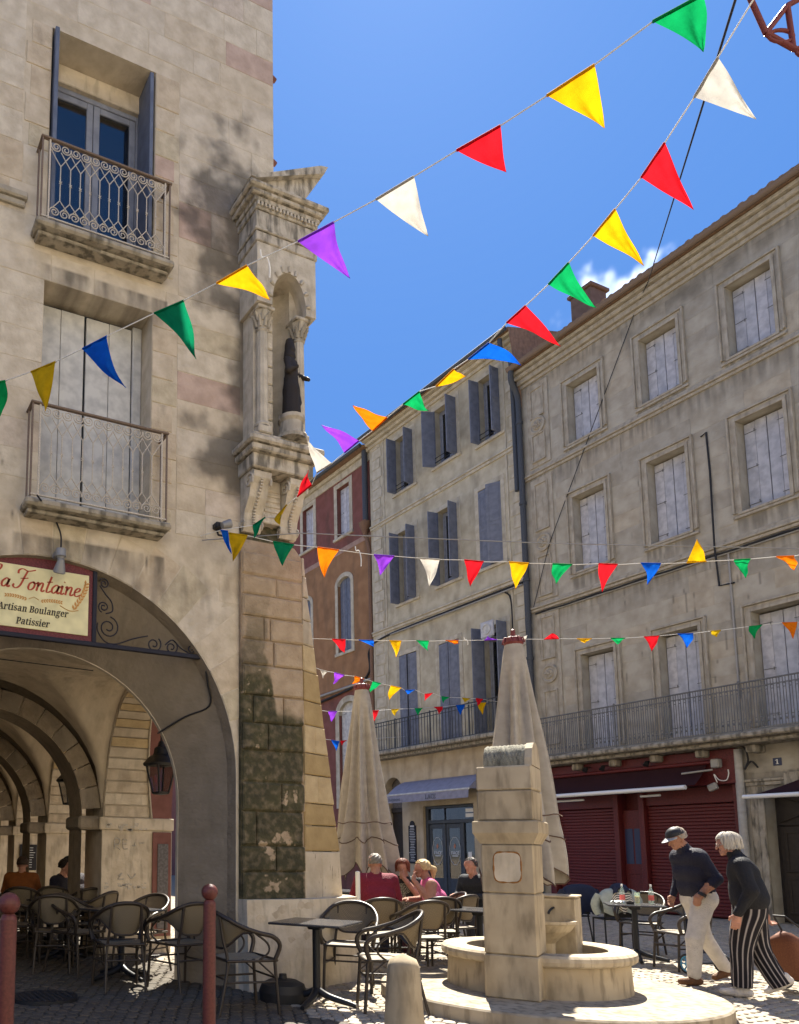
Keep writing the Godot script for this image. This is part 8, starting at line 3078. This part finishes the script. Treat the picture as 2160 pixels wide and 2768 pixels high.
func build_people() -> void:
	var skin := Color(0.46, 0.235, 0.165)
	var tan := Color(0.40, 0.20, 0.13)
	# ---- man in a cap, walking to the left: local +z is the way he walks, +x his left
	var man := thing("person", "man in a dark cap, navy sweater and white trousers walking past the fountain", "person", Vector3(9.0, 0.02, -5.72), atan2(-0.93, -0.30))
	var navy := Color(0.012, 0.013, 0.03)
	var white := Color(0.62, 0.58, 0.52)
	var brown := Color(0.14, 0.065, 0.03)
	var b := []
	var hc := Vector3(0, 1.595, 0.225)
	# torso leaning forward
	b.append([Vector3(0.09, 0.93, 0.0), Vector3(-0.09, 0.93, 0.0), 0.125, 0.125, white])
	b.append([Vector3(0.06, 1.06, 0.03), Vector3(-0.06, 1.06, 0.03), 0.145, 0.145, navy])
	b.append([Vector3(0.08, 1.22, 0.06), Vector3(-0.08, 1.22, 0.06), 0.140, 0.140, navy])
	b.append([Vector3(0.12, 1.37, 0.09), Vector3(-0.12, 1.37, 0.09), 0.110, 0.110, navy])
	b.append([Vector3(0.14, 1.405, 0.10), Vector3(-0.14, 1.405, 0.10), 0.075, 0.075, navy])
	b.append([Vector3(0, 1.43, 0.11), Vector3(0, 1.49, 0.15), 0.075, 0.066, navy])
	b.append([Vector3(0, 1.48, 0.145), Vector3(0, 1.55, 0.19), 0.058, 0.056, tan])
	# arms: his left hand in the pocket, right arm behind the body
	b.append([Vector3(0.185, 1.385, 0.09), Vector3(0.265, 1.15, 0.0), 0.064, 0.056, navy])
	b.append([Vector3(0.275, 1.15, 0.0), Vector3(0.26, 1.10, 0.05), 0.056, 0.053, navy])
	b.append([Vector3(0.26, 1.10, 0.05), Vector3(0.195, 0.95, 0.175), 0.046, 0.033, tan])
	b.append([Vector3(0.195, 0.95, 0.175), Vector3(0.165, 0.89, 0.165), 0.034, 0.04, tan])
	b.append([Vector3(-0.185, 1.385, 0.09), Vector3(-0.25, 1.15, 0.02), 0.064, 0.056, navy])
	b.append([Vector3(-0.26, 1.15, 0.02), Vector3(-0.24, 0.95, 0.12), 0.052, 0.034, navy])
	# legs in stride: left leg forward, right leg trailing
	b.append([Vector3(0.085, 0.90, 0.02), Vector3(0.10, 0.50, 0.17), 0.115, 0.082, white])
	b.append([Vector3(0.10, 0.50, 0.17), Vector3(0.10, 0.12, 0.20), 0.082, 0.066, white])
	b.append([Vector3(-0.085, 0.90, 0.0), Vector3(-0.10, 0.51, -0.10), 0.115, 0.082, white])
	b.append([Vector3(-0.10, 0.51, -0.10), Vector3(-0.10, 0.16, -0.34), 0.082, 0.066, white])
	var body := MB.new()
	blob(body, b, 0.014, 0.03)
	var hb := head_bones(hc, Vector3(0, -0.42, 0.91).normalized(), Vector3(0, 0.91, 0.42).normalized(), tan)
	hb.append([Vector3(0, 1.50, 0.155), hc - Vector3(0, 0.05, 0.02), 0.055, 0.058, tan])
	blob(body, hb, 0.006, 0.014)
	var hbn := []
	hand(hbn, Vector3(-0.24, 0.95, 0.12), Vector3(0.05, -0.9, 0.4).normalized(), Vector3(0.95, 0.1, 0.2).normalized(), Vector3(0.1, 0.4, 0.9).normalized(), 0.5, tan)
	blob(body, hbn, 0.005, 0.008)
	part(man, "body", body, M.skin)
	add_eyes(man, hc, Vector3(0, -0.42, 0.91).normalized(), Vector3(0, 0.91, 0.42).normalized())
	shoe(man, Vector3(0.10, 0, 0.19), Vector3(0, 0, 1), 0.0, brown)
	shoe(man, Vector3(-0.10, 0.02, -0.37), Vector3(0, -0.35, 0.94), 0.05, brown)
	cap_and_hair(man, hc, Vector3(0, -0.42, 0.91).normalized(), Vector3(0, 0.91, 0.42).normalized(), Color(0.36, 0.30, 0.24))
	var belt := MB.new()
	belt.tube([Vector3(0.232, 1.0, 0.14), Vector3(0.222, 0.97, 0.155)], 0.042, 12)
	part(man, "watch", belt, M.black)
	# ---- woman in striped trousers, seen from behind
	var woman := thing("person", "grey haired woman in black cardigan and striped trousers beside the man", "person", Vector3(8.66, 0.02, -5.02), atan2(-0.52, -0.85))
	var black := Color(0.010, 0.010, 0.014)
	b = []
	var wc := Vector3(-0.02, 1.52, 0.13)
	b.append([Vector3(0.10, 0.98, -0.015), Vector3(-0.10, 0.98, -0.015), 0.165, 0.165, black])
	b.append([Vector3(0.08, 1.08, 0.0), Vector3(-0.08, 1.08, 0.0), 0.155, 0.155, black])
	b.append([Vector3(0.09, 1.22, 0.02), Vector3(-0.09, 1.22, 0.02), 0.140, 0.140, black])
	b.append([Vector3(0.14, 1.30, 0.04), Vector3(-0.14, 1.30, 0.04), 0.105, 0.105, black])
	b.append([Vector3(0.0, 1.36, 0.05), Vector3(0, 1.42, 0.08), 0.075, 0.062, black])
	b.append([Vector3(0.205, 1.31, 0.04), Vector3(0.30, 1.06, -0.03), 0.068, 0.060, black])
	b.append([Vector3(0.285, 1.06, -0.03), Vector3(0.285, 0.84, 0.09), 0.058, 0.045, black])
	b.append([Vector3(-0.205, 1.31, 0.04), Vector3(-0.32, 1.07, -0.06), 0.068, 0.060, black])
	b.append([Vector3(-0.30, 1.07, -0.06), Vector3(-0.36, 0.83, -0.14), 0.058, 0.045, black])
	b.append([Vector3(0.0, 1.40, 0.07), Vector3(0, 1.46, 0.10), 0.05, 0.05, skin])
	# calves and hips under the trousers keep the figure whole
	b.append([Vector3(0.09, 0.90, 0.0), Vector3(0.10, 0.12, 0.10), 0.09, 0.045, black])
	b.append([Vector3(-0.09, 0.90, 0.0), Vector3(-0.10, 0.16, -0.18), 0.09, 0.045, black])
	body = MB.new()
	blob(body, b, 0.014, 0.035)
	var wf := Vector3(0.25, -0.12, 0.96).normalized()
	var wu := Vector3(0.0, 0.99, 0.12).normalized()
	wu = (wu - wf * wu.dot(wf)).normalized()
	var hb2 := head_bones(wc, wf, wu, skin, 0.95)
	hb2.append([Vector3(0, 1.42, 0.08), wc - Vector3(0, 0.06, 0.02), 0.05, 0.052, skin])
	blob(body, hb2, 0.006, 0.014)
	hbn = []
	hand(hbn, Vector3(0.285, 0.83, 0.095), Vector3(0, -0.97, 0.2).normalized(), Vector3(-1, 0, 0), Vector3(0, 0.2, 0.97).normalized(), 0.35, skin)
	hand(hbn, Vector3(-0.365, 0.815, -0.145), Vector3(-0.25, -0.9, -0.25).normalized(), Vector3(0.3, -0.1, -0.9).normalized(), Vector3(0.9, -0.3, 0.1).normalized(), 0.9, skin)
	blob(body, hbn, 0.005, 0.008)
	part(woman, "body", body, M.skin)
	add_eyes(woman, wc, wf, wu)
	# trousers: two striped legs
	var tr := MB.new()
	var legs := [
		[[Vector3(0.085, 0.90, -0.01), Vector3(0.09, 0.82, 0.0), Vector3(0.10, 0.66, 0.045), Vector3(0.10, 0.48, 0.08), Vector3(0.10, 0.30, 0.09), Vector3(0.10, 0.10, 0.10)], [0.148, 0.142, 0.120, 0.100, 0.090, 0.086]],
		[[Vector3(-0.085, 0.90, -0.02), Vector3(-0.09, 0.82, -0.02), Vector3(-0.10, 0.66, -0.035), Vector3(-0.10, 0.48, -0.06), Vector3(-0.10, 0.30, -0.13), Vector3(-0.10, 0.12, -0.22)], [0.148, 0.142, 0.120, 0.100, 0.090, 0.086]]]
	for l in legs:
		var pts := smooth_path(l[0], 4)
		var rad := []
		for i in pts.size():
			var q: float = float(i) / (pts.size() - 1) * (l[1].size() - 1)
			var k := mini(int(q), l[1].size() - 2)
			rad.append(lerpf(l[1][k], l[1][k + 1], q - k))
		var rows := limb_tube(pts, rad, 26)
		for i in rows.size():
			for k in 26:
				var c: Vector3 = pts[i]
				rows[i][k] = c + (rows[i][k] - c) * (1.0 + 0.05 * sin(k * 1.9 + i * 0.9) * smoothstep(3.0, 12.0, float(i)))
		tr.grid(rows, true, true, 1.0, 1.0)
	part(woman, "trousers", tr, M.striped)
	shoe(woman, Vector3(0.10, 0, 0.09), Vector3(0, 0, 1), 0.0, Color(0.62, 0.58, 0.53))
	shoe(woman, Vector3(-0.10, 0.03, -0.25), Vector3(0, -0.55, 0.84), 0.08, Color(0.62, 0.58, 0.53))
	bob_hair(woman, wc, wf, wu, Color(0.52, 0.48, 0.41), 0.101, 11)
	var gs := MB.new()
	var gr := wf.cross(wu).normalized()
	gs.tube([wc + wf * 0.085 + gr * 0.06 + wu * 0.003, wc + gr * 0.082 + wu * 0.005], 0.003, 4)
	gs.tube([wc + wf * 0.085 - gr * 0.06 + wu * 0.003, wc - gr * 0.082 + wu * 0.005], 0.003, 4)
	for k in [-1.0, 1.0]:
		var ring := []
		for i in 14:
			var a := TAU * i / 14
			ring.append(wc + wf * 0.093 + gr * (k * 0.033 + cos(a) * 0.024) + wu * (0.0 + sin(a) * 0.018))
		gs.tube(ring, 0.0025, 4, true)
	part(woman, "spectacles", gs, M.greymetal)
	build_trolleys()
	# ---- people at the tables
	seated("man with short grey hair in a dark red polo shirt, his back to us", Vector3(6.50, 0.02, -8.14), atan2(0.5, -0.9), Color(0.20, 0.012, 0.035), Color(0.03, 0.03, 0.05), Color(0.21, 0.19, 0.17), 0, 1.03)
	seated("woman with auburn hair and a black and white patterned top at the table", Vector3(7.75, 0.02, -9.02), atan2(-0.9, 0.3), Color(0.03, 0.03, 0.03), Color(0.03, 0.03, 0.04), Color(0.17, 0.045, 0.022), 1, 0.97)
	seated("blond woman with a ponytail in a pink flowered top leaning on the table", Vector3(7.52, 0.02, -8.18), atan2(-0.85, -0.55), Color(0.62, 0.11, 0.27), Color(0.10, 0.02, 0.04), Color(0.60, 0.43, 0.21), 2, 0.97)
	seated("person in a dark shirt partly hidden behind the fountain pillar", Vector3(8.80, 0.02, -8.70), atan2(-0.9, 0.1), Color(0.015, 0.016, 0.024), Color(0.02, 0.02, 0.03), Color(0.05, 0.035, 0.03), 3, 1.0)
	seated("person in a rust orange jacket deep in the arcade, seen from behind", Vector3(2.72, 0.02, -11.55), atan2(0.35, -0.9), Color(0.22, 0.07, 0.015), Color(0.03, 0.03, 0.03), Color(0.05, 0.03, 0.02), 4, 0.95)
	seated("dark haired person in a dark top deep in the arcade, left of the pink collar", Vector3(3.15, 0.02, -11.05), atan2(0.4, 0.5), Color(0.015, 0.015, 0.03), Color(0.02, 0.02, 0.03), Color(0.018, 0.012, 0.01), 5, 0.93)
	seated("dark haired person with a pink collar deep in the arcade, beside another dark head", Vector3(3.42, 0.02, -11.2), atan2(-0.3, -0.95), Color(0.02, 0.016, 0.03), Color(0.02, 0.02, 0.03), Color(0.015, 0.012, 0.012), 6, 0.95)

func shoe(par: Node, ankle: Vector3, dir: Vector3, lift: float, c: Color) -> void:
	var mb := MB.new()
	var h := ankle + Vector3(0, 0.045 + lift, 0)
	var heel := h - dir * 0.04
	var toe := h + dir * 0.17
	toe.y = maxf(toe.y, 0.03)
	blob(mb, [[heel, h + dir * 0.05, 0.042, 0.044, c], [h + dir * 0.05, toe, 0.044, 0.034, c], [h + Vector3(0, 0.03, 0), h + Vector3(0, 0.06, 0), 0.042, 0.043, c]], 0.009, 0.02)
	part(par, "shoe", mb, M.skin)

func hair_shell(c: Vector3, fwd: Vector3, up: Vector3, lens: Callable, sd: int, rad := 0.101) -> MB:
	# a shell over the skull; lens(azimuth from the face) says how far down it reaches, in radians from the crown
	var mb := MB.new()
	var r := fwd.cross(up).normalized()
	var rows := []
	for i in 18:
		var ring := []
		for k in 36:
			var a := TAU * k / 36
			var reach: float = lens.call(a)
			var th := reach * i / 17.0
			var bump := 0.0035 * sin(k * 5.0 + i * 1.4 + sd) + 0.003 * sin(k * 2.3 + sd * 2.0)
			var d := fwd * cos(a) * sin(th) * 1.1 + r * sin(a) * sin(th) * 0.92 + up * cos(th) * 1.04
			var drop := maxf(0.0, th - 1.75) * 0.075
			var dd := fwd * cos(a) * sin(minf(th, 1.75)) * 1.1 + r * sin(a) * sin(minf(th, 1.75)) * 0.92 + up * cos(minf(th, 1.75)) * 1.04
			ring.append(c + up * 0.022 - fwd * 0.014 + dd * (rad + bump) - up * drop)
		rows.append(ring)
	mb.grid(rows, true)
	return mb

func tint(mb: MB, c: Color, sd: int) -> void:
	for i in mb.c.size():
		var g := 0.82 + 0.3 * absf(sin(mb.v[i].x * 190.0 + mb.v[i].z * 140.0 + sd))
		mb.c[i] = Color(c.r * g, c.g * g, c.b * g)

func bob_hair(par: Node, c: Vector3, fwd: Vector3, up: Vector3, col: Color, rad: float, sd: int) -> void:
	var mb := hair_shell(c, fwd, up, func(a: float) -> float: return 1.15 + 1.35 * smoothstep(0.5, 1.2, absf(wrapf(a, -PI, PI))), sd, rad)
	strands(mb, c, fwd, up, rad, sd, 110)
	tint(mb, col, sd)
	part(par, "hair", mb, M.hair)

func strands(mb: MB, c: Vector3, fwd: Vector3, up: Vector3, rad: float, sd: int, count: int) -> void:
	# loose locks lying over the shell
	var rg := RandomNumberGenerator.new()
	rg.seed = sd
	var r := fwd.cross(up).normalized()
	for i in count:
		var a := rg.randf_range(-PI, PI)
		var reach := 1.05 + 1.45 * smoothstep(0.5, 1.2, absf(a)) + rg.randf_range(-0.1, 0.12)
		var p := []
		var t0 := rg.randf_range(0.1, 0.7)
		var off := rg.randf_range(0.0, 0.007)
		for k in 7:
			var th := lerpf(t0, reach, k / 6.0)
			var tm := minf(th, 1.75)
			var aa := a + 0.08 * sin(k * 1.1 + i)
			var d := fwd * cos(aa) * sin(tm) * 1.1 + r * sin(aa) * sin(tm) * 0.92 + up * cos(tm) * 1.04
			p.append(c + up * 0.022 - fwd * 0.014 + d * (rad + off) - up * maxf(0.0, th - 1.75) * 0.08)
		mb.tube(p, [0.003, 0.006, 0.007, 0.007, 0.006, 0.005, 0.002], 4)

func cap_and_hair(par: Node, c: Vector3, fwd: Vector3, up: Vector3, col: Color) -> void:
	var mb := hair_shell(c, fwd, up, func(a: float) -> float: return 0.9 + 1.15 * smoothstep(0.9, 1.5, absf(wrapf(a, -PI, PI))), 3, 0.097)
	tint(mb, col, 3)
	part(par, "hair", mb, M.hair)
	var cp := hair_shell(c, fwd, up, func(a: float) -> float: return 1.32 + 0.12 * absf(sin(a * 0.5)), 0, 0.0)
	cp = MB.new()
	var r := fwd.cross(up).normalized()
	var rows := []
	for i in 12:
		var ring := []
		var th := 1.45 * i / 11.0
		for k in 30:
			var a := TAU * k / 30
			ring.append(c + up * 0.030 - fwd * 0.006 + (fwd * cos(a) * sin(th) * 1.04 + r * sin(a) * sin(th) * 0.92) * 0.100 + up * cos(th) * 0.098)
		rows.append(ring)
	cp.grid(rows, true)
	var o := part(par, "cap", cp, M.black)
	var pk := MB.new()
	rows = []
	for i in 6:
		var rr := []
		for k in 13:
			var a := lerpf(-1.15, 1.15, k / 12.0)
			var ext := 0.098 + 0.085 * (i / 5.0) * cos(a) * 0.95
			rr.append(c + up * (0.040 - 0.02 * i / 5.0 - 0.012 * (1.0 - cos(a))) + fwd * cos(a) * ext + r * sin(a) * 0.09)
		rows.append(rr)
	pk.grid(rows)
	part(o, "peak", pk, M.greymetal)

func seated(label: String, at: Vector3, turn: float, shirt: Color, legs: Color, hairc: Color, kind: int, s: float) -> void:
	var o := thing("person", label, "person", at, turn)
	var skin := Color(0.47, 0.24, 0.17)
	var b := []
	var lean := 0.16 if kind in [2, 3] else 0.10
	b.append([Vector3(0.10, 0.53, -0.04), Vector3(-0.10, 0.53, -0.04), 0.135, 0.135, legs])
	b.append([Vector3(0.07, 0.68, 0.0), Vector3(-0.07, 0.68, 0.0), 0.150, 0.150, shirt])
	b.append([Vector3(0.09, 0.83, 0.03), Vector3(-0.09, 0.83, 0.03), 0.140, 0.140, shirt])
	b.append([Vector3(0.13, 0.97, lean * 0.6), Vector3(-0.13, 0.97, lean * 0.6), 0.112, 0.112, shirt])
	b.append([Vector3(0.18, 1.03, lean * 0.7), Vector3(-0.18, 1.03, lean * 0.7), 0.072, 0.072, shirt])
	b.append([Vector3(0, 1.05, lean * 0.75), Vector3(0, 1.15, lean), 0.062, 0.055, skin])
	for k in [-1.0, 1.0]:
		b.append([Vector3(k * 0.10, 0.53, 0.0), Vector3(k * 0.14, 0.53, 0.42), 0.105, 0.08, legs])
		b.append([Vector3(k * 0.14, 0.53, 0.42), Vector3(k * 0.14, 0.10, 0.40), 0.072, 0.05, legs])
		b.append([Vector3(k * 0.14, 0.06, 0.38), Vector3(k * 0.14, 0.045, 0.52), 0.042, 0.035, Color(0.05, 0.04, 0.035)])
		var bare := kind == 2
		b.append([Vector3(k * 0.21, 1.02, lean * 0.7), Vector3(k * 0.27, 0.80, 0.14), 0.066, 0.056, skin if bare else shirt])
	var wr := [Vector3(-0.16, 0.80, 0.36), Vector3(0.16, 0.80, 0.36)]
	if kind in [1, 2]:
		wr[1] = Vector3(0.10, 1.07, lean + 0.16)
	b.append([Vector3(-0.27, 0.80, 0.14), wr[0], 0.050, 0.034, skin if kind < 3 else shirt])
	b.append([Vector3(0.27, 0.80, 0.14), wr[1], 0.050, 0.034, skin if kind < 3 else shirt])
	var body := MB.new()
	blob(body, b, 0.018, 0.035)
	var hc := Vector3(0, 1.225, lean + 0.035)
	var fwd := Vector3(0.15 if kind != 1 else 0.5, -0.08, 1).normalized()
	var up := (Vector3.UP - fwd * fwd.y).normalized()
	var hb := head_bones(hc, fwd, up, skin)
	hb.append([Vector3(0, 1.12, lean), hc - Vector3(0, 0.05, 0.02), 0.053, 0.055, skin])
	blob(body, hb, 0.009, 0.014)
	var hn := []
	hand(hn, wr[0], Vector3(0.4, 0.0, 0.9).normalized(), Vector3(0, -1, 0), Vector3(0.9, 0, -0.4).normalized(), 0.4, skin)
	if kind in [1, 2]:
		hand(hn, wr[1], Vector3(-0.5, 0.85, -0.1).normalized(), Vector3(0, 0, -1), Vector3(-0.8, -0.5, 0).normalized(), 0.6, skin)
	else:
		hand(hn, wr[1], Vector3(-0.4, 0.0, 0.9).normalized(), Vector3(0, -1, 0), Vector3(-0.9, 0, -0.4).normalized(), 0.4, skin)
	blob(body, hn, 0.007, 0.008)
	if s != 1.0:
		body.xf(Transform3D(Basis.from_scale(Vector3(s, s, s)), Vector3.ZERO))
		hc *= s
	part(o, "body", body, M.skin)
	add_eyes(o, hc, fwd, up)
	if kind in [1, 6]:
		bob_hair(o, hc, fwd, up, hairc, 0.104, kind)
	else:
		var mb := hair_shell(hc, fwd, up, func(a: float) -> float: return 0.95 + 1.05 * smoothstep(0.7, 1.5, absf(wrapf(a, -PI, PI))), kind, 0.101 if kind == 2 else 0.097)
		tint(mb, hairc, kind)
		part(o, "hair", mb, M.hair)
	if kind == 2:
		var pt := MB.new()
		blob(pt, [[hc - fwd * 0.10 + up * 0.02, hc - fwd * 0.15 - up * 0.02, 0.035, 0.045, Color.WHITE], [hc - fwd * 0.15 - up * 0.02, hc - fwd * 0.14 - up * 0.13, 0.042, 0.018, Color.WHITE]], 0.011, 0.02)
		tint(pt, hairc, 4)
		part(o, "ponytail", pt, M.hair)
		var top := MB.new()
		var rows := []
		for i in 9:
			var t := i / 8.0
			var r := []
			for k in 28:
				var a := TAU * k / 28
				var wx := lerpf(0.235, 0.225, t) + 0.02 * sin(t * PI)
				var wz := lerpf(0.165, 0.125, t)
				r.append(Vector3(cos(a) * wx, lerpf(0.55, 1.0, t), lerpf(-0.01, lean * 0.62, t) + sin(a) * wz) * s)
			rows.append(r)
		top.grid(rows, true)
		part(o, "top", top, sm("pink flowered cloth", Color(1, 1, 1), 0.9, {"tex": "floral", "scale": 4.0}))
	if kind == 1:
		var top := MB.new()
		var rows := []
		for i in 9:
			var t := i / 8.0
			var r := []
			for k in 28:
				var a := TAU * k / 28
				r.append(Vector3(cos(a) * (0.235 + 0.02 * sin(t * PI)), lerpf(0.55, 1.0, t), lerpf(-0.01, lean * 0.62, t) + sin(a) * lerpf(0.165, 0.125, t)) * s)
			rows.append(r)
		top.grid(rows, true)
		part(o, "top", top, sm("black and white patterned cloth", Color(1, 1, 1), 0.9, {"tex": "leafy", "scale": 5.0}))
	if kind == 6:
		var cl := MB.new()
		var ring := []
		for k in 18:
			var a := TAU * k / 18
			ring.append(Vector3(cos(a) * 0.085, 1.10 + 0.015 * sin(a), lean * 0.9 + sin(a) * 0.075) * s)
		cl.tube(ring, 0.022, 6, true)
		part(o, "collar", cl, M.rose)

func build_trolleys() -> void:
	# brown shopping trolley pulled behind the woman
	var t := thing("shopping_trolley", "tan brown cloth shopping trolley with yellow wheels pulled by the woman", "shopping trolley", Vector3(9.36, 0.025, -5.02), atan2(0.85, 0.1))
	var bag := MB.new()
	var rows := []
	for i in 9:
		var q := i / 8.0
		var r := []
		for k in 24:
			var a := TAU * k / 24
			var c := Vector2(cos(a), sin(a))
			var e := pow(pow(absf(c.x), 4.0) + pow(absf(c.y), 4.0), -0.25)
			var w := lerpf(0.165, 0.15, q) * (1.0 + 0.03 * sin(a * 3.0 + q * 5.0)) * (0.55 if i == 8 else 1.0)
			r.append(Vector3(c.x * e * w, lerpf(0.14, 0.60, q) + 0.02 * sin(a * 2.0) * q, 0.02 + c.y * e * w * 0.8 - q * 0.12))
		rows.append(r)
	bag.grid(rows, true)
	for k in range(1, 23):
		bag.t(rows[8][0], rows[8][k], rows[8][k + 1], Vector3.UP)
	part(t, "bag", bag, M.bag)
	var fr := MB.new()
	for s in [-1.0, 1.0]:
		fr.tube([Vector3(s * 0.13, 0.10, 0.15), Vector3(s * 0.12, 0.62, 0.03), Vector3(s * 0.06, 0.78, -0.16)], 0.010, 6)
	fr.tube([Vector3(-0.06, 0.78, -0.16), Vector3(0.06, 0.78, -0.16)], 0.013, 6)
	fr.tube([Vector3(-0.18, 0.10, 0.15), Vector3(0.18, 0.10, 0.15)], 0.010, 6)
	part(t, "frame", fr, M.black)
	for s in [-1.0, 1.0]:
		wheel(t, Vector3(s * 0.20, 0.105, 0.15), 0.105, M.yellowp)
	# folded cart with blue wheels beyond the man
	var p := thing("folding_cart", "dark folding cart with blue wheels seen between the walking couple's legs", "cart", Vector3(9.75, 0.025, -6.18), atan2(-0.2, 1.0))
	var pf := MB.new()
	for s in [-1.0, 1.0]:
		pf.tube(smooth_path([Vector3(s * 0.22, 0.12, 0.0), Vector3(s * 0.16, 0.42, -0.08), Vector3(s * 0.13, 0.78, -0.12), Vector3(s * 0.05, 0.86, -0.12)], 3), 0.012, 6)
	pf.tube([Vector3(-0.05, 0.86, -0.12), Vector3(0.05, 0.86, -0.12)], 0.014, 6)
	pf.tube([Vector3(-0.24, 0.12, 0), Vector3(0.24, 0.12, 0)], 0.012, 6)
	part(p, "frame", pf, M.black)
	var sk := MB.new()
	sk.box(Vector3(0, 0.48, -0.08), Vector3(0.26, 0.5, 0.10), 0.04, Basis(Vector3.RIGHT, -0.1))
	part(p, "bag", sk, M.denim)
	for s in [-1.0, 1.0]:
		wheel(p, Vector3(s * 0.25, 0.12, 0), 0.12, M.bluep)

func wheel(par: Node, c: Vector3, r: float, rimmat: Material) -> void:
	var ty := MB.new()
	var ring := []
	for i in 28:
		var a := TAU * i / 28
		ring.append(c + Vector3(0, sin(a) * (r - 0.014), cos(a) * (r - 0.014)))
	ty.tube(ring, 0.015, 7, true)
	var o := part(par, "wheel", ty, M.black)
	var rm := MB.new()
	var r2 := []
	for i in 24:
		var a := TAU * i / 24
		r2.append(c + Vector3(0, sin(a) * (r - 0.032), cos(a) * (r - 0.032)))
	rm.tube(r2, 0.009, 6, true)
	for i in 6:
		var a := TAU * i / 6
		rm.tube([c, c + Vector3(0, sin(a) * (r - 0.03), cos(a) * (r - 0.03))], 0.009, 5)
	rm.lathe([Vector2(0.0, -0.02), Vector2(0.025, -0.02), Vector2(0.025, 0.02), Vector2(0.0, 0.02)], c, 10, Basis(Vector3.BACK, PI / 2))
	part(o, "rim", rm, rimmat)

# unseen houses added behind the camera to bounce sunlight onto the shaded walls
func build_added_row() -> void:
	var i := 0
	for h in [[-16.0, -4.0, 13.0, "added unseen cream house behind the viewer to the left, bouncing sunlight"], [-4.0, 9.0, 14.5, "added unseen tall cream house behind the viewer, bouncing sunlight"], [9.0, 24.0, 13.5, "added unseen cream house behind the viewer to the right, bouncing sunlight"]]:
		var o := thing("added_facing_house", h[3], "building", Vector3(0, 0, 10.0), PI)
		var holes := []
		var x: float = -h[1] + 1.2
		while x < -h[0] - 1.5:
			for y in [1.0, 4.6, 8.0]:
				holes.append(Rect2(x, y if y > 2.0 else 0.0, 1.05, 2.1 if y > 2.0 else 2.6))
			x += 2.5
		var mb := MB.new()
		holed(mb, -h[1], -h[0], 0.0, h[2], holes, 0.0, -0.4)
		part(o, "wall", mb, M.limewash)
		for r in holes:
			var s := MB.new()
			s.b2(Vector3(r.position.x, r.position.y, -0.3), Vector3(r.end.x, r.end.y, -0.24), 0.01)
			part(o, "shutter", s, M.lav)
		var rf := MB.new()
		rf.b2(Vector3(-h[1], h[2], -6.0), Vector3(-h[0], h[2] + 0.15, 0.3), 0.02)
		part(o, "roof", rf, M.tile)
		i += 1
